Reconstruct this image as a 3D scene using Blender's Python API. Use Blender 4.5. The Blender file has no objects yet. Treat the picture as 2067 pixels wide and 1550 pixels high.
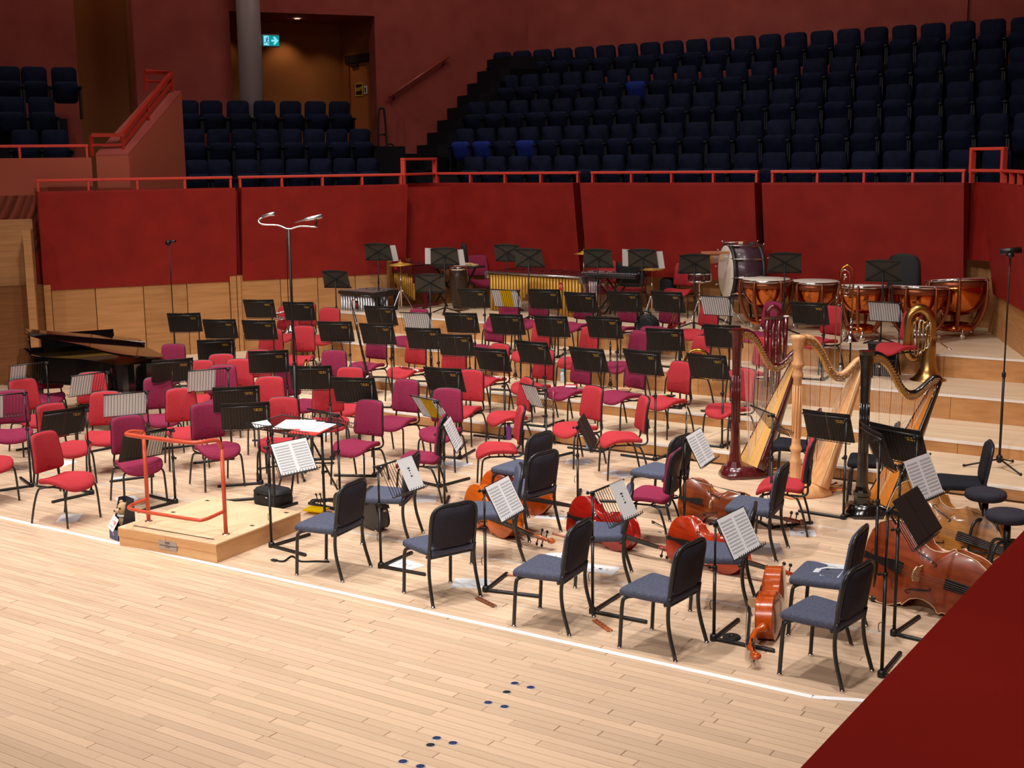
import bpy, math, random
from mathutils import Matrix, Vector
random.seed(7)
SC = bpy.context.scene
COL = SC.collection
PI = math.pi

# ------------------------------------------------------------------ camera
CAM_F, CAM_TH, CAM_YAW, CAM_ROLL = 2612.9, 0.1716, 0.587, 0.0124
CAM_POS = Vector((8.96, -7.74, 3.5))
_r0 = Vector((math.cos(CAM_YAW), math.sin(CAM_YAW), 0))
_f0 = Vector((-math.sin(CAM_YAW) * math.cos(CAM_TH), math.cos(CAM_YAW) * math.cos(CAM_TH), -math.sin(CAM_TH)))
_u0 = _r0.cross(_f0)
_R = _r0 * math.cos(CAM_ROLL) - _u0 * math.sin(CAM_ROLL)
_U = _r0 * math.sin(CAM_ROLL) + _u0 * math.cos(CAM_ROLL)
cam_data = bpy.data.cameras.new('camera')
cam = bpy.data.objects.new('camera', cam_data)
COL.objects.link(cam)
cam_data.sensor_fit = 'HORIZONTAL'
cam_data.sensor_width = 36.0
cam_data.lens = 36.0 * CAM_F / 2067.0
cam_data.clip_start = 0.05
cam_data.clip_end = 200
m = Matrix.Identity(4)
for i in range(3):
    m[i][0], m[i][1], m[i][2], m[i][3] = _R[i], _U[i], -_f0[i], CAM_POS[i]
cam.matrix_world = m
SC.camera = cam

def ray(u, v):
    return _R * ((u - 1033.5) / CAM_F) + _U * (-(v - 775.0) / CAM_F) + _f0

def P(u, v, z=0.0):
    """the place in the hall, at height z, seen at this spot of the survey photograph"""
    d = ray(u, v)
    return CAM_POS + d * ((z - CAM_POS.z) / d.z)

def PV(u, v, p, q):
    """same, on the vertical plane through plan points p and q"""
    d = ray(u, v)
    n = Vector((q[1] - p[1], p[0] - q[0], 0))
    t = (Vector((p[0], p[1], 0)) - CAM_POS).dot(n) / d.dot(n)
    return CAM_POS + d * t

# ------------------------------------------------------------------ world, lights, exposure
w = bpy.data.worlds.new('world')
SC.world = w
w.use_nodes = True
w.node_tree.nodes['Background'].inputs[0].default_value = (0.9, 0.72, 0.6, 1)
w.node_tree.nodes['Background'].inputs[1].default_value = 0.0
SC.view_settings.view_transform = 'Standard'
SC.view_settings.look = 'None'
SC.view_settings.exposure = -0.22
SC.view_settings.gamma = 1.0
SC.view_settings.use_curve_mapping = False

def spot(name, loc, target, power, angle=75, blend=0.6, size=0.25, color=(1.0, 0.9, 0.78)):
    l = bpy.data.lights.new(name, 'SPOT')
    l.energy = power
    l.spot_size = math.radians(angle)
    l.spot_blend = blend
    l.shadow_soft_size = size
    l.color = color
    o = bpy.data.objects.new(name, l)
    COL.objects.link(o)
    o.location = loc
    o.rotation_euler = (Vector(target) - Vector(loc)).to_track_quat('-Z', 'Y').to_euler()
    return o

def area(name, loc, target, power, sx, sy, color=(1, 0.92, 0.82)):
    l = bpy.data.lights.new(name, 'AREA')
    l.shape = 'RECTANGLE'
    l.size, l.size_y = sx, sy
    l.energy = power
    l.color = color
    o = bpy.data.objects.new(name, l)
    COL.objects.link(o)
    o.location = loc
    o.rotation_euler = (Vector(target) - Vector(loc)).to_track_quat('-Z', 'Y').to_euler()
    return o

STAGE_COL = (1.0, 0.95, 0.9)
for i, (lx, ly, tx, ty, pw, sz) in enumerate([
        (-5.5, -0.5, -5.0, 1.6, 2050, .2), (-1.5, -0.8, -1.0, 1.2, 2350, .2), (2.5, -0.8, 2.5, 1.2, 2350, .2), (6.0, -0.5, 5.6, 1.6, 2050, .2),
        (-4.5, 4.0, -4.0, 5.2, 2050, .25), (0.0, 4.0, 0.0, 5.2, 2150, .25), (4.5, 4.0, 4.4, 5.2, 2050, .25),
        (-2.5, 7.5, -2.4, 8.8, 620, .25), (2.5, 7.5, 2.4, 8.8, 620, .25), (1.5, -4.2, 1.2, -3.2, 2000, .25), (-4.0, -3.5, -4, -2.6, 1650, .25),
        (.5, 0.5, -7.6, 6.6, 1500, .3), (-2.0, 3.5, -6.2, 9.6, 1100, .3), (0, 4.0, -2.5, 11.6, 520, .3), (2, 4.0, 3.0, 11.6, 520, .3), (-5, -12.5, -3, 4, 2600, .3), (1, -12.5, 1, 3, 2600, .3), (6, -12.5, 4.5, 3, 2000, .3), (-1, 2, 5.4, 9.6, 800, .3)]):
    spot('stage_spot', (lx, ly, 11.0), (tx, ty, 0), pw, 62, 0.8, sz, STAGE_COL)
# ------------------------------------------------------------------ materials
MATS = {}
def lin(c):
    c = c / 255.0
    return c / 12.92 if c <= 0.04045 else ((c + 0.055) / 1.055) ** 2.4
def rgb(r, g, b):
    return (lin(r), lin(g), lin(b), 1)
def mat(name, col, rough=0.5, metal=0.0, spec=0.5, coat=0.0, emit=None, emit_s=1.0, alpha=None):
    if name in MATS: return MATS[name]
    mt = bpy.data.materials.new(name); mt.use_nodes = True
    b = mt.node_tree.nodes['Principled BSDF']
    b.inputs['Base Color'].default_value = col
    b.inputs['Roughness'].default_value = rough
    b.inputs['Metallic'].default_value = metal
    b.inputs['Specular IOR Level'].default_value = spec
    b.inputs['Coat Weight'].default_value = coat
    b.inputs['Coat Roughness'].default_value = 0.08
    if emit:
        b.inputs['Emission Color'].default_value = emit
        b.inputs['Emission Strength'].default_value = emit_s
    MATS[name] = mt
    return mt
def N(mt, typ, **kw):
    n = mt.node_tree.nodes.new(typ)
    for k, v in kw.items():
        if k in n.inputs: n.inputs[k].default_value = v
        else: setattr(n, k, v)
    return n
def L(mt, a, b): mt.node_tree.links.new(a, b)
def BS(mt): return mt.node_tree.nodes['Principled BSDF']
def noise_col(mt, c1, c2, scale=8.0, stretch=(1, 1, 1), detail=4.0, coord='Object', lo=.3, hi=.7, rand=0.0):
    """grain or mottling: base colour runs between c1 and c2"""
    tc = N(mt, 'ShaderNodeTexCoord'); mp = N(mt, 'ShaderNodeMapping')
    mp.inputs['Scale'].default_value = stretch
    nz = N(mt, 'ShaderNodeTexNoise'); nz.inputs['Scale'].default_value = scale; nz.inputs['Detail'].default_value = detail
    rp = N(mt, 'ShaderNodeValToRGB')
    rp.color_ramp.elements[0].color = c1; rp.color_ramp.elements[0].position = lo
    rp.color_ramp.elements[1].color = c2; rp.color_ramp.elements[1].position = hi
    L(mt, tc.outputs[coord], mp.inputs[0]); L(mt, mp.outputs[0], nz.inputs['Vector']); L(mt, nz.outputs['Fac'], rp.inputs[0])
    out = rp.outputs[0]
    if rand:
        oi = N(mt, 'ShaderNodeObjectInfo'); hs = N(mt, 'ShaderNodeHueSaturation')
        mr = N(mt, 'ShaderNodeMapRange'); mr.inputs[3].default_value = 1 - rand; mr.inputs[4].default_value = 1 + rand
        L(mt, oi.outputs['Random'], mr.inputs[0]); L(mt, mr.outputs[0], hs.inputs['Value']); L(mt, out, hs.inputs['Color']); out = hs.outputs[0]
        add = N(mt, 'ShaderNodeVectorMath', operation='ADD'); L(mt, tc.outputs[coord], add.inputs[0]); L(mt, oi.outputs['Location'], add.inputs[1])
        mt.node_tree.links.remove(mp.inputs[0].links[0]); L(mt, add.outputs[0], mp.inputs[0])
    L(mt, out, BS(mt).inputs['Base Color'])
    return nz
def bump(mt, scale=200.0, strength=0.2, dist=0.002, coord='Object'):
    tc = N(mt, 'ShaderNodeTexCoord'); nz = N(mt, 'ShaderNodeTexNoise'); nz.inputs['Scale'].default_value = scale
    bp = N(mt, 'ShaderNodeBump'); bp.inputs['Strength'].default_value = strength; bp.inputs['Distance'].default_value = dist
    L(mt, tc.outputs[coord], nz.inputs['Vector']); L(mt, nz.outputs['Fac'], bp.inputs['Height']); L(mt, bp.outputs[0], BS(mt).inputs['Normal'])

# ------------------------------------------------------------------ mesh builder
class MB:
    def __init__(s): s.v, s.f, s.sm = [], [], []
    def add(s, verts, faces, smooth=False, T=None):
        o = len(s.v)
        for p in verts:
            p = Vector(p)
            s.v.append(tuple(T @ p) if T is not None else tuple(p))
        for f in faces:
            s.f.append(tuple(i + o for i in f)); s.sm.append(smooth)
        return s
    def box(s, c, size, R=None, taper=1.0):
        x, y, z = size[0] / 2, size[1] / 2, size[2] / 2
        vs = [(-x, -y, -z), (x, -y, -z), (x, y, -z), (-x, y, -z), (-x * taper, -y * taper, z), (x * taper, -y * taper, z), (x * taper, y * taper, z), (-x * taper, y * taper, z)]
        T = Matrix.Translation(Vector(c)) @ (R.to_4x4() if R is not None else Matrix.Identity(4))
        return s.add(vs, [(3, 2, 1, 0), (4, 5, 6, 7), (0, 1, 5, 4), (1, 2, 6, 5), (2, 3, 7, 6), (3, 0, 4, 7)], False, T)
    def bbox(s, c, size, b=0.01, R=None):
        """box with chamfered edges"""
        x, y, z = size[0] / 2, size[1] / 2, size[2] / 2
        b = min(b, x * .95, y * .95, z * .95)
        rings = [(x - b, y - b, -z), (x, y, -z + b), (x, y, z - b), (x - b, y - b, z)]
        vs = []
        for (a, d, h) in rings:
            k = b if (a, d) == (x, y) else b * .4
            vs += [(-a + k, -d, h), (a - k, -d, h), (a, -d + k, h), (a, d - k, h), (a - k, d, h), (-a + k, d, h), (-a, d - k, h), (-a, -d + k, h)]
        fs = [tuple(range(7, -1, -1)), tuple(range(24, 32))]
        for r in range(3):
            for i in range(8):
                j = (i + 1) % 8
                fs.append((r * 8 + i, r * 8 + j, r * 8 + 8 + j, r * 8 + 8 + i))
        T = Matrix.Translation(Vector(c)) @ (R.to_4x4() if R is not None else Matrix.Identity(4))
        return s.add(vs, fs, False, T)
    def tube(s, pts, r, n=8, closed=False, caps=True, flat=1.0, up=None):
        pts = [Vector(p) for p in pts]
        m_ = len(pts)
        rs = r if isinstance(r, (list, tuple)) else [r] * m_
        tans = []
        for i in range(m_):
            a = pts[(i - 1) % m_] if (closed or i > 0) else pts[i]
            b = pts[(i + 1) % m_] if (closed or i < m_ - 1) else pts[i]
            t = (b - a)
            tans.append(t.normalized() if t.length > 1e-9 else Vector((0, 0, 1)))
        nrm = Vector(up) if up is not None else (Vector((0, 0, 1)) if abs(tans[0].z) < .9 else Vector((1, 0, 0)))
        vs, fs = [], []
        for i in range(m_):
            t = tans[i]
            nrm = (nrm - t * nrm.dot(t))
            if nrm.length < 1e-6: nrm = t.orthogonal()
            nrm.normalize()
            bi = t.cross(nrm)
            for k in range(n):
                a = 2 * PI * (k + .5) / n
                vs.append(pts[i] + (nrm * math.cos(a) + bi * math.sin(a) * flat) * rs[i])
        mm = m_ if closed else m_ - 1
        for i in range(mm):
            a, b = i * n, ((i + 1) % m_) * n
            for k in range(n):
                j = (k + 1) % n
                fs.append((a + k, a + j, b + j, b + k))
        s.add(vs, fs, n > 4)
        if caps and not closed:
            o = len(s.v) - len(vs)
            s.f.append(tuple(o + k for k in range(n - 1, -1, -1))); s.sm.append(False)
            s.f.append(tuple(o + (m_ - 1) * n + k for k in range(n))); s.sm.append(False)
        return s
    def lathe(s, prof, n=16, T=None, smooth=True, arc=None):
        vs, fs = [], []
        for (r, z) in prof:
            for k in range(n):
                a = 2 * PI * k / n
                vs.append((r * math.cos(a), r * math.sin(a), z))
        for i in range(len(prof) - 1):
            for k in range(n):
                j = (k + 1) % n
                fs.append((i * n + k, i * n + j, (i + 1) * n + j, (i + 1) * n + k))
        if prof[0][0] > 1e-6: fs.append(tuple(range(n - 1, -1, -1)))
        if prof[-1][0] > 1e-6: fs.append(tuple((len(prof) - 1) * n + k for k in range(n)))
        return s.add(vs, fs, smooth, T)
    def prism(s, poly, z0, z1, T=None, smooth=False):
        n = len(poly)
        vs = [(x, y, z0) for x, y in poly] + [(x, y, z1) for x, y in poly]
        s.add(vs, [tuple(range(n - 1, -1, -1)), tuple(range(n, 2 * n))], False, T)
        o = len(s.v) - 2 * n
        for i in range(n):
            j = (i + 1) % n
            s.f.append((o + i, o + j, o + n + j, o + n + i)); s.sm.append(smooth)
        return s
    def pillow(s, outline, rings, T=None, fn=None, smooth=True):
        """closed cushion: rings are (scale, height) pairs from the underside centre to the top centre"""
        n = len(outline); vs, fs = [], []
        cx = sum(p[0] for p in outline) / n; cy = sum(p[1] for p in outline) / n
        for (k, h) in rings:
            for (x, y) in outline:
                p = (cx + (x - cx) * k, cy + (y - cy) * k, h)
                vs.append(fn(p) if fn else p)
        for i in range(len(rings) - 1):
            for k in range(n):
                j = (k + 1) % n
                fs.append((i * n + k, i * n + j, (i + 1) * n + j, (i + 1) * n + k))
        fs.append(tuple(range(n - 1, -1, -1))); fs.append(tuple((len(rings) - 1) * n + k for k in range(n)))
        return s.add(vs, fs, smooth, T)
    def ball(s, c, r, n=10, sq=(1, 1, 1)):
        prof = [(math.sin(PI * i / n) * 1.0 + (1e-7), -math.cos(PI * i / n)) for i in range(n + 1)]
        T = Matrix.Translation(Vector(c)) @ Matrix.Diagonal((r * sq[0], r * sq[1], r * sq[2], 1))
        return s.lathe(prof, max(8, n), T)
    def mesh(s, name, material=None):
        me = bpy.data.meshes.new(name)
        me.from_pydata(s.v, [], s.f)
        me.polygons.foreach_set('use_smooth', s.sm)
        if material is not None: me.materials.append(material)
        me.update()
        return me

def rrect(w, h, r, n=4, cx=0, cy=0):
    out = []
    for (sx, sy, a0) in ((1, 1, 0), (-1, 1, 90), (-1, -1, 180), (1, -1, 270)):
        for i in range(n + 1):
            a = math.radians(a0 + 90 * i / n)
            out.append((cx + sx * (w / 2 - r) + r * math.cos(a), cy + sy * (h / 2 - r) + r * math.sin(a)))
    return out
def spline(pts, n=6, closed=False):
    pts = [Vector(p) for p in pts]; out = []
    m_ = len(pts)
    for i in range(m_ if closed else m_ - 1):
        p1, p2 = pts[i], pts[(i + 1) % m_]
        p0 = pts[(i - 1) % m_] if (closed or i > 0) else p1 * 2 - p2
        p3 = pts[(i + 2) % m_] if (closed or i + 2 < m_) else p2 * 2 - p1
        for k in range(n):
            t = k / n
            out.append(0.5 * ((2 * p1) + (p2 - p0) * t + (2 * p0 - 5 * p1 + 4 * p2 - p3) * t * t + (3 * p1 - p0 - 3 * p2 + p3) * t ** 3))
    if not closed: out.append(pts[-1])
    return out
def RX(d): return Matrix.Rotation(math.radians(d), 4, 'X')
def RY(d): return Matrix.Rotation(math.radians(d), 4, 'Y')
def RZ(d): return Matrix.Rotation(math.radians(d), 4, 'Z')
def TR(x, y=0, z=0): return Matrix.Translation(Vector((x, y, z)) if not hasattr(x, 'x') else x)

# ------------------------------------------------------------------ objects
def link(name, data, parent=None, M=None):
    o = bpy.data.objects.new(name, data); COL.objects.link(o)
    if parent is not None: o.parent = parent
    if M is not None: o.matrix_local = M
    return o
def part(name, mb, mt, parent, M=None, label=None):
    me = mb.mesh(name, mt) if isinstance(mb, MB) else mb
    o = link(name, me, parent, M)
    if label: o['label'] = label
    return o
def thing(name, label, cat, loc=(0, 0, 0), rz=0.0, group=None, M=None):
    o = link(name, None); o.empty_display_size = 0.1
    if M is not None: o.matrix_world = M
    else:
        o.location = loc; o.rotation_euler = (0, 0, rz)
    o['label'] = label; o['category'] = cat
    if group: o['group'] = group
    return o
def single(name, mb, mt, label, cat, loc=(0, 0, 0), rz=0.0, group=None, M=None):
    o = link(name, mb.mesh(name, mt) if isinstance(mb, MB) else mb)
    if M is not None: o.matrix_world = M
    else:
        o.location = loc; o.rotation_euler = (0, 0, rz)
    o['label'] = label; o['category'] = cat
    if group: o['group'] = group
    return o
def struct(name, mb, mt, parent=None, M=None):
    o = link(name, mb.mesh(name, mt) if isinstance(mb, MB) else mb, parent, M)
    if parent is None: o['kind'] = 'structure'
    return o
class Proto:
    """parts as (name, mesh, matrix, label, subparts); stamped out once for every instance"""
    def __init__(s): s.parts = []
    def add(s, name, mb, mt, M=None, sub=None, label=None):
        e = (name, mb.mesh(name, mt) if isinstance(mb, MB) else mb, M, label, [])
        (sub[4] if sub else s.parts).append(e)
        return e
def stamp(pr, root):
    for (n_, me, M, lb, subs) in pr.parts:
        o = link(n_, me, root, M)
        if lb: o['label'] = lb
        for (n2, me2, M2, lb2, _) in subs:
            o2 = link(n2, me2, o, M2)
            if lb2: o2['label'] = lb2
    return root
ORD = ['first', 'second', 'third', 'fourth', 'fifth', 'sixth', 'seventh', 'eighth', 'ninth', 'tenth', 'eleventh', 'twelfth', 'thirteenth', 'fourteenth', 'fifteenth',
       'sixteenth', 'seventeenth', 'eighteenth', 'nineteenth', 'twentieth', 'twenty-first', 'twenty-second', 'twenty-third', 'twenty-fourth', 'twenty-fifth', 'twenty-sixth', 'twenty-seventh', 'twenty-eighth']
# ------------------------------------------------------------------ room materials
def wood(name, c1, c2, rough=.45, stretch=(1, 12, 12), scale=1.5, rand=.12, spec=.4, coord='Object'):
    mt = mat(name, c1, rough, spec=spec)
    noise_col(mt, c1, c2, scale, stretch, 6, coord, .25, .75, rand)
    return mt
M_plank = wood('floor_plank', rgb(192, 160, 130), rgb(226, 198, 170), .42, (1.2, 22, 1), 1.3, .11, .35)
M_floor_base = mat('floor_gap', rgb(96, 66, 44), .6)
M_deck = wood('riser_deck', rgb(208, 180, 146), rgb(232, 208, 178), .5, (1, 14, 1), 1.2, .05, .3)
M_riser = wood('riser_front', rgb(178, 124, 74), rgb(206, 154, 102), .5, (2, 2, 9), 1.4, .08, .3)
M_timber = wood('wall_timber', rgb(172, 120, 72), rgb(200, 146, 94), .45, (1, 1, 14), 1.6, .05, .35)
M_timber_d = wood('wall_timber_dark', rgb(120, 76, 44), rgb(150, 98, 56), .5, (1, 1, 14), 1.6, .05, .3)
M_nosing = mat('nosing_strip', rgb(238, 234, 228), .35)
M_tape = mat('white_tape', rgb(250, 250, 250), .5)
M_red = mat('red_paint', rgb(163, 24, 16), .55, spec=.3)
noise_col(M_red, rgb(132, 24, 19), rgb(150, 32, 24), 3.0, (1, 1, 1), 8, 'Object')
bump(M_red, 60, .15, .003)
M_rail = mat('red_rail_paint', rgb(218, 74, 58), .35, spec=.5)
M_brown = mat('auditorium_wall', rgb(150, 70, 62), .8, spec=.2)
noise_col(M_brown, rgb(142, 64, 57), rgb(158, 76, 67), 2.0, (1, 1, 1), 8, 'Object')
bump(M_brown, 40, .1, .004)
M_parapet = mat('parapet_wall', rgb(160, 80, 60), .75, spec=.2)
M_vest = mat('vestibule_wall', rgb(165, 105, 60), .7, spec=.2)
M_dark = mat('dark_step_carpet', rgb(28, 26, 32), .9, spec=.1)
M_black_metal = mat('black_metal', rgb(26, 26, 28), .38, .0, .5)
M_column = mat('grey_column', rgb(150, 138, 140), .45, spec=.4)
M_alum = mat('aluminium_strip', rgb(225, 222, 218), .35, .3)

# levels of the platform
Z = [0.0, 0.14, 0.285, 0.59, 0.89]
YR = [5.78, 7.03, 8.24, 9.53]
TAPE_Y = [0.0, 1.39, 3.86]
YB = 12.0                      # plane of the rear balcony front
def lwx(y): return -12.43 + .6274 * y      # left platform wall
def rwx(y): return 4.38 + .433 * (11.81 - y)  # right platform wall
LD = Vector((.6274, 1, 0)).normalized(); LN = Vector((-LD.y, LD.x, 0))      # along / outwards of the left wall
def LW(t, off=0.0, z=0.0):
    """point on the left wall, t metres along it from y = 0, off metres outwards"""
    p = Vector((-12.43, 0, 0)) + LD * t + LN * off
    return Vector((p.x, p.y, z))
L_ANG = math.atan2(LD.y, LD.x)

# ------------------------------------------------------------------ floor with boards
fl = MB().box((-1.5, -3.0, -.06), (32, 20, .1))
floor = struct('floor', fl, M_floor_base)
unit = MB().bbox((0, 0, -.006), (1, 1, .012), .004).mesh('plank', M_plank)
PW = 0.078
def frame_uv(x, y, z=0):
    d = Vector((x, y, z)) - CAM_POS
    k = d.dot(_f0)
    if k < .1: return (-9999, -9999)
    return (1033.5 + CAM_F * d.dot(_R) / k, 775 - CAM_F * d.dot(_U) / k)
rp = random.Random(3)
cand, rest = [], MB()
nrow = int((5.78 + 7.4) / PW)
for r_ in range(nrow):
    y = -7.4 + PW * (r_ + .5)
    x = -13.2 + rp.uniform(0, 1)
    while x < 9.5:
        ln = rp.choice((.55, .8, 1.1, 1.4, 1.7))
        xc = x + ln / 2
        u, v = frame_uv(xc, y)
        if x < 9.6 and u > -260 and u < 2300 and v < 1640 and xc > lwx(y) - .4:
            cand.append((v, xc, y, ln))
        x += ln
cand.sort(reverse=True)
for i, (v, xc, y, ln) in enumerate(cand):
    if i < 300:
        o = link('plank', unit, floor, Matrix.Translation((xc, y, .0)) @ Matrix.Diagonal((ln - .003, PW - .003, 1, 1)))
    else:
        rest.box((xc, y, -.006), (ln - .003, PW - .003, .012))
# boards beyond the nearest three hundred, one mesh
rm = rest.mesh('far_planks', None)
M_plank_far = wood('floor_plank_far', rgb(192, 160, 130), rgb(226, 198, 170), .42, (1.2, 22, 1), 1.3, 0, .35)
at = rm.attributes.new('tone', 'FLOAT', 'FACE')
vals = []
for i in range(len(rm.polygons) // 6): vals += [rp.uniform(.9, 1.09)] * 6
at.data.foreach_set('value', vals)
bsn = BS(M_plank_far); src = bsn.inputs['Base Color'].links[0].from_socket
an = N(M_plank_far, 'ShaderNodeAttribute', attribute_name='tone'); hs = N(M_plank_far, 'ShaderNodeHueSaturation')
L(M_plank_far, an.outputs['Fac'], hs.inputs['Value']); L(M_plank_far, src, hs.inputs['Color']); L(M_plank_far, hs.outputs[0], bsn.inputs['Base Color'])
rm.materials.append(M_plank_far)
fp = link('far_planks', rm, floor); fp['kind'] = 'stuff'

# tape along the platform edge and metal joint strips of the lifts
tp = [P(-60, 1031, 0), P(1640, 1407, 0), P(1740, 1414, 0), P(2100, 1440, 0)]
tb = MB()
for a, b in zip(tp[:-1], tp[1:]):
    d = (b - a).normalized(); n_ = Vector((-d.y, d.x, 0)) * .026
    tb.add([a - n_ + Vector((0, 0, .001)), b - n_ + Vector((0, 0, .001)), b + n_ + Vector((0, 0, .001)), a + n_ + Vector((0, 0, .001)),
            a - n_ + Vector((0, 0, .003)), b - n_ + Vector((0, 0, .003)), b + n_ + Vector((0, 0, .003)), a + n_ + Vector((0, 0, .003))],
           [(4, 5, 6, 7), (0, 1, 5, 4), (1, 2, 6, 5), (2, 3, 7, 6), (3, 0, 4, 7)])
single('floor_tape', tb, M_tape, 'broad white tape line along the front edge of the platform', 'tape')
for k, y in enumerate(TAPE_Y[1:]):
    x0 = lwx(y) + .1
    struct('trim_%d' % (k + 1), MB().box(((x0 + 9) / 2, y, .001), (9 - x0, .026, .005)), M_alum)

# ------------------------------------------------------------------ risers
for k in range(4):
    y0 = YR[k]; y1 = YR[k + 1] if k < 3 else 12.7
    zt, zb = Z[k + 1], Z[k]
    xl, xr = lwx(y1) - .6, rwx(y0) + .05
    body = MB().box(((xl + xr) / 2, (y0 + 14.5) / 2 + .03, (zt - .03 + 0) / 2 - .02), (xr - xl, 14.5 - y0, zt - .03))
    rz = struct('platform_step', body, M_timber_d); rz['kind'] = 'structure'
    # deck boards with open joints
    n_ = 7; xs = lwx(y0) - .4; wd = (rwx(y0) + .05 - xs) / n_
    for i in range(n_):
        b = MB().box((xs + wd * (i + .5), (y0 + y1) / 2 + .02, zt - .015), (wd - .006, y1 - y0 - .036, .03))
        part('deck_board', b, M_deck, rz)
    part('nosing', MB().box(((xs + rwx(y0)) / 2, y0 + .012, zt - .012), (rwx(y0) - xs, .036, .024 + .002)), M_nosing, rz)
    nf = 12; wf = (rwx(y0) - xs) / nf
    for i in range(nf):
        part('front_panel', MB().box((xs + wf * (i + .5), y0 + .012, (zt + zb) / 2 - .012), (wf - .005, .024, zt - zb - .026)), M_riser, rz)

# ------------------------------------------------------------------ left platform wall: timber panels, pilasters, red balcony front
wl = struct('wall_left', MB().box((0, 0, 0), (14.4, .1, 1.75), None), M_timber_d, None,
            Matrix.Translation(LW(8.0, .1, .72)) @ Matrix.Rotation(L_ANG, 4, 'Z'))
def lt(u, v=600): # distance along the left wall seen at this column
    p = PV(u, v, (lwx(0), 0), (lwx(10), 10)); return (Vector((p.x, p.y, 0)) - LW(0)).dot(LD)
joints = [lt(u) for u in (88, 104, 193, 290, 378, 464, 478, 487, 567, 642, 718, 795)]
for a, b in zip(joints[:-1], joints[1:]):
    w_ = b - a; pil = w_ < .35
    bx = MB().box((0, 0, 0), (w_ - .014, .05 if not pil else .09, 1.66))
    p0 = LW((a + b) / 2, .02 if not pil else 0, .76) - LW(8.0, .1, .72)
    o = part('pilaster' if pil else 'timber_panel', bx, M_timber, wl)
    o.matrix_local = Matrix.Translation((p0.dot(LD), p0.dot(LN), p0.z))
# further left, beyond the end pilaster
far = struct('wall_left_side', MB().box((0, 0, 0), (6.5, .1, 2.9)), M_timber, None,
             Matrix.Translation(LW(joints[0] - 3.3, .55, 1.2)) @ Matrix.Rotation(L_ANG - .12, 4, 'Z'))
part('wall_end', MB().box((3.18, -.32, -.05), (.12, .65, 2.7)), M_timber, far)
part('cable_duct', MB().box((3.1, -.10, -.2), (.03, .05, 2.5)), M_black_metal, far)

M_redtop = M_red
def balcony_panel(name, a, b, out, label_rails=True, z0=1.50, z1=3.09, depth=.34, lean=.26):
    """wedge-shaped red balcony front between plan points a and b; out points to the platform"""
    a, b, out = Vector(a), Vector(b), Vector(out)
    up = Vector((0, 0, 1)); v = []
    for p in (a, b):
        v += [p + up * z0 + out * .02, p + up * z0 - out * .10, p + up * z1 - out * (depth - lean), p + up * z1 + out * lean, p + up * (z1 - .03) + out * lean]
    fs = [(0, 1, 2, 3, 4), (9, 8, 7, 6, 5), (0, 4, 9, 5), (4, 3, 8, 9), (3, 2, 7, 8), (2, 1, 6, 7), (1, 0, 5, 6)]
    return struct(name, MB().add(v, fs), M_red)
def rail(a, b, label, posts=None, zb=3.08, zt=3.28, h2=None, ends=True, mt=None):
    """flat red handrail with posts between plan points a and b"""
    a, b = Vector((a[0], a[1], 0)), Vector((b[0], b[1], 0))
    d = (b - a); ln = d.length; d.normalize(); mid = (a + b) / 2
    t = thing('balcony_railing', label, 'railing', (mid.x, mid.y, zb), math.atan2(d.y, d.x), 'red balcony railings')
    part('handrail', MB().bbox((0, 0, zt - zb - .02), (ln, .09, .045), .008), M_rail, t)
    n_ = posts if posts else max(2, round(ln / 1.05) + 1)
    pm = MB().box((0, 0, (zt - zb - .04) / 2), (.035, .07, zt - zb - .04)).mesh('post', M_rail)
    for i in range(n_):
        link('post', pm, t, Matrix.Translation((-ln / 2 + .03 + (ln - .06) * i / (n_ - 1), 0, 0)))
    return t
LO = -LN
tA, tB, tC, tD = lt(80, 480), lt(473, 470), lt(485, 470), lt(815, 450)
balcony_panel('balcony_front_1', LW(tA), LW(tB), LO)
balcony_panel('balcony_front_2', LW(tC), LW(tD), LO)
RO = Vector((0, -1, 0))
def rb(u, v=440):
    p = PV(u, v, (0, YB), (1, YB)); return Vector((p.x, YB, 0))
xs_ = [(872, 1172), (1186, 1534), (1549, 1952)]
for i, (u0, u1) in enumerate(xs_):
    balcony_panel('balcony_front_%d' % (i + 3), rb(u0), rb(u1), RO)
c0, c1 = LW(tD - .1, .10), rb(872) + Vector((.1, .10, 0))
cn = Vector((c1.y - c0.y, c0.x - c1.x, 0)).normalized()
balcony_panel('balcony_front_6', c0, c1, cn, lean=.02, depth=.12, z0=1.98)
cw = struct('wall_corner', MB().box((0, 0, 0), ((c1 - c0).length + .6, .06, 1.2)), M_timber_d, None, Matrix.Translation(((c0 + c1) / 2 - cn * .0) + Vector((0, 0, 1.41))) @ Matrix.Rotation(math.atan2((c1 - c0).y, (c1 - c0).x), 4, 'Z'))
for k_ in (-1, 1): part('timber_panel', MB().box((k_ * .38, -.05, -.12), (.74, .04, .9)), M_timber, cw)
RDv = Vector((.433, -1, 0)).normalized(); RNv = Vector((-RDv.y, RDv.x, 0)) * -1   # towards the platform
def RW(y, off=0.0, z=0.0):
    return Vector((rwx(y), y, z)) - RNv * off
if RNv.x > 0: RNv = -RNv
balcony_panel('balcony_front_7', RW(11.62), RW(2.5), RNv)
balcony_panel('balcony_front_8', Vector((8.925, 2.2, 0)), Vector((8.925, -10.5, 0)), Vector((-1, 0, 0)), depth=.9, lean=.26)
c0, c1 = rb(1952) + Vector((0, .16, 0)), RW(11.62, .16)
balcony_panel('balcony_front_9', c0, c1, RO, lean=.02, depth=.1, z0=1.95)
# dark gaps behind the balcony fronts and upstand at the gaps
struct('balcony_upstand_left', MB().box((0, 0, 0), (14, .08, 1.5)), M_red, None, Matrix.Translation(LW((tA + tD) / 2 + 2.4, .24, 2.28)) @ Matrix.Rotation(L_ANG, 4, 'Z')).hide_render = False
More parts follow.
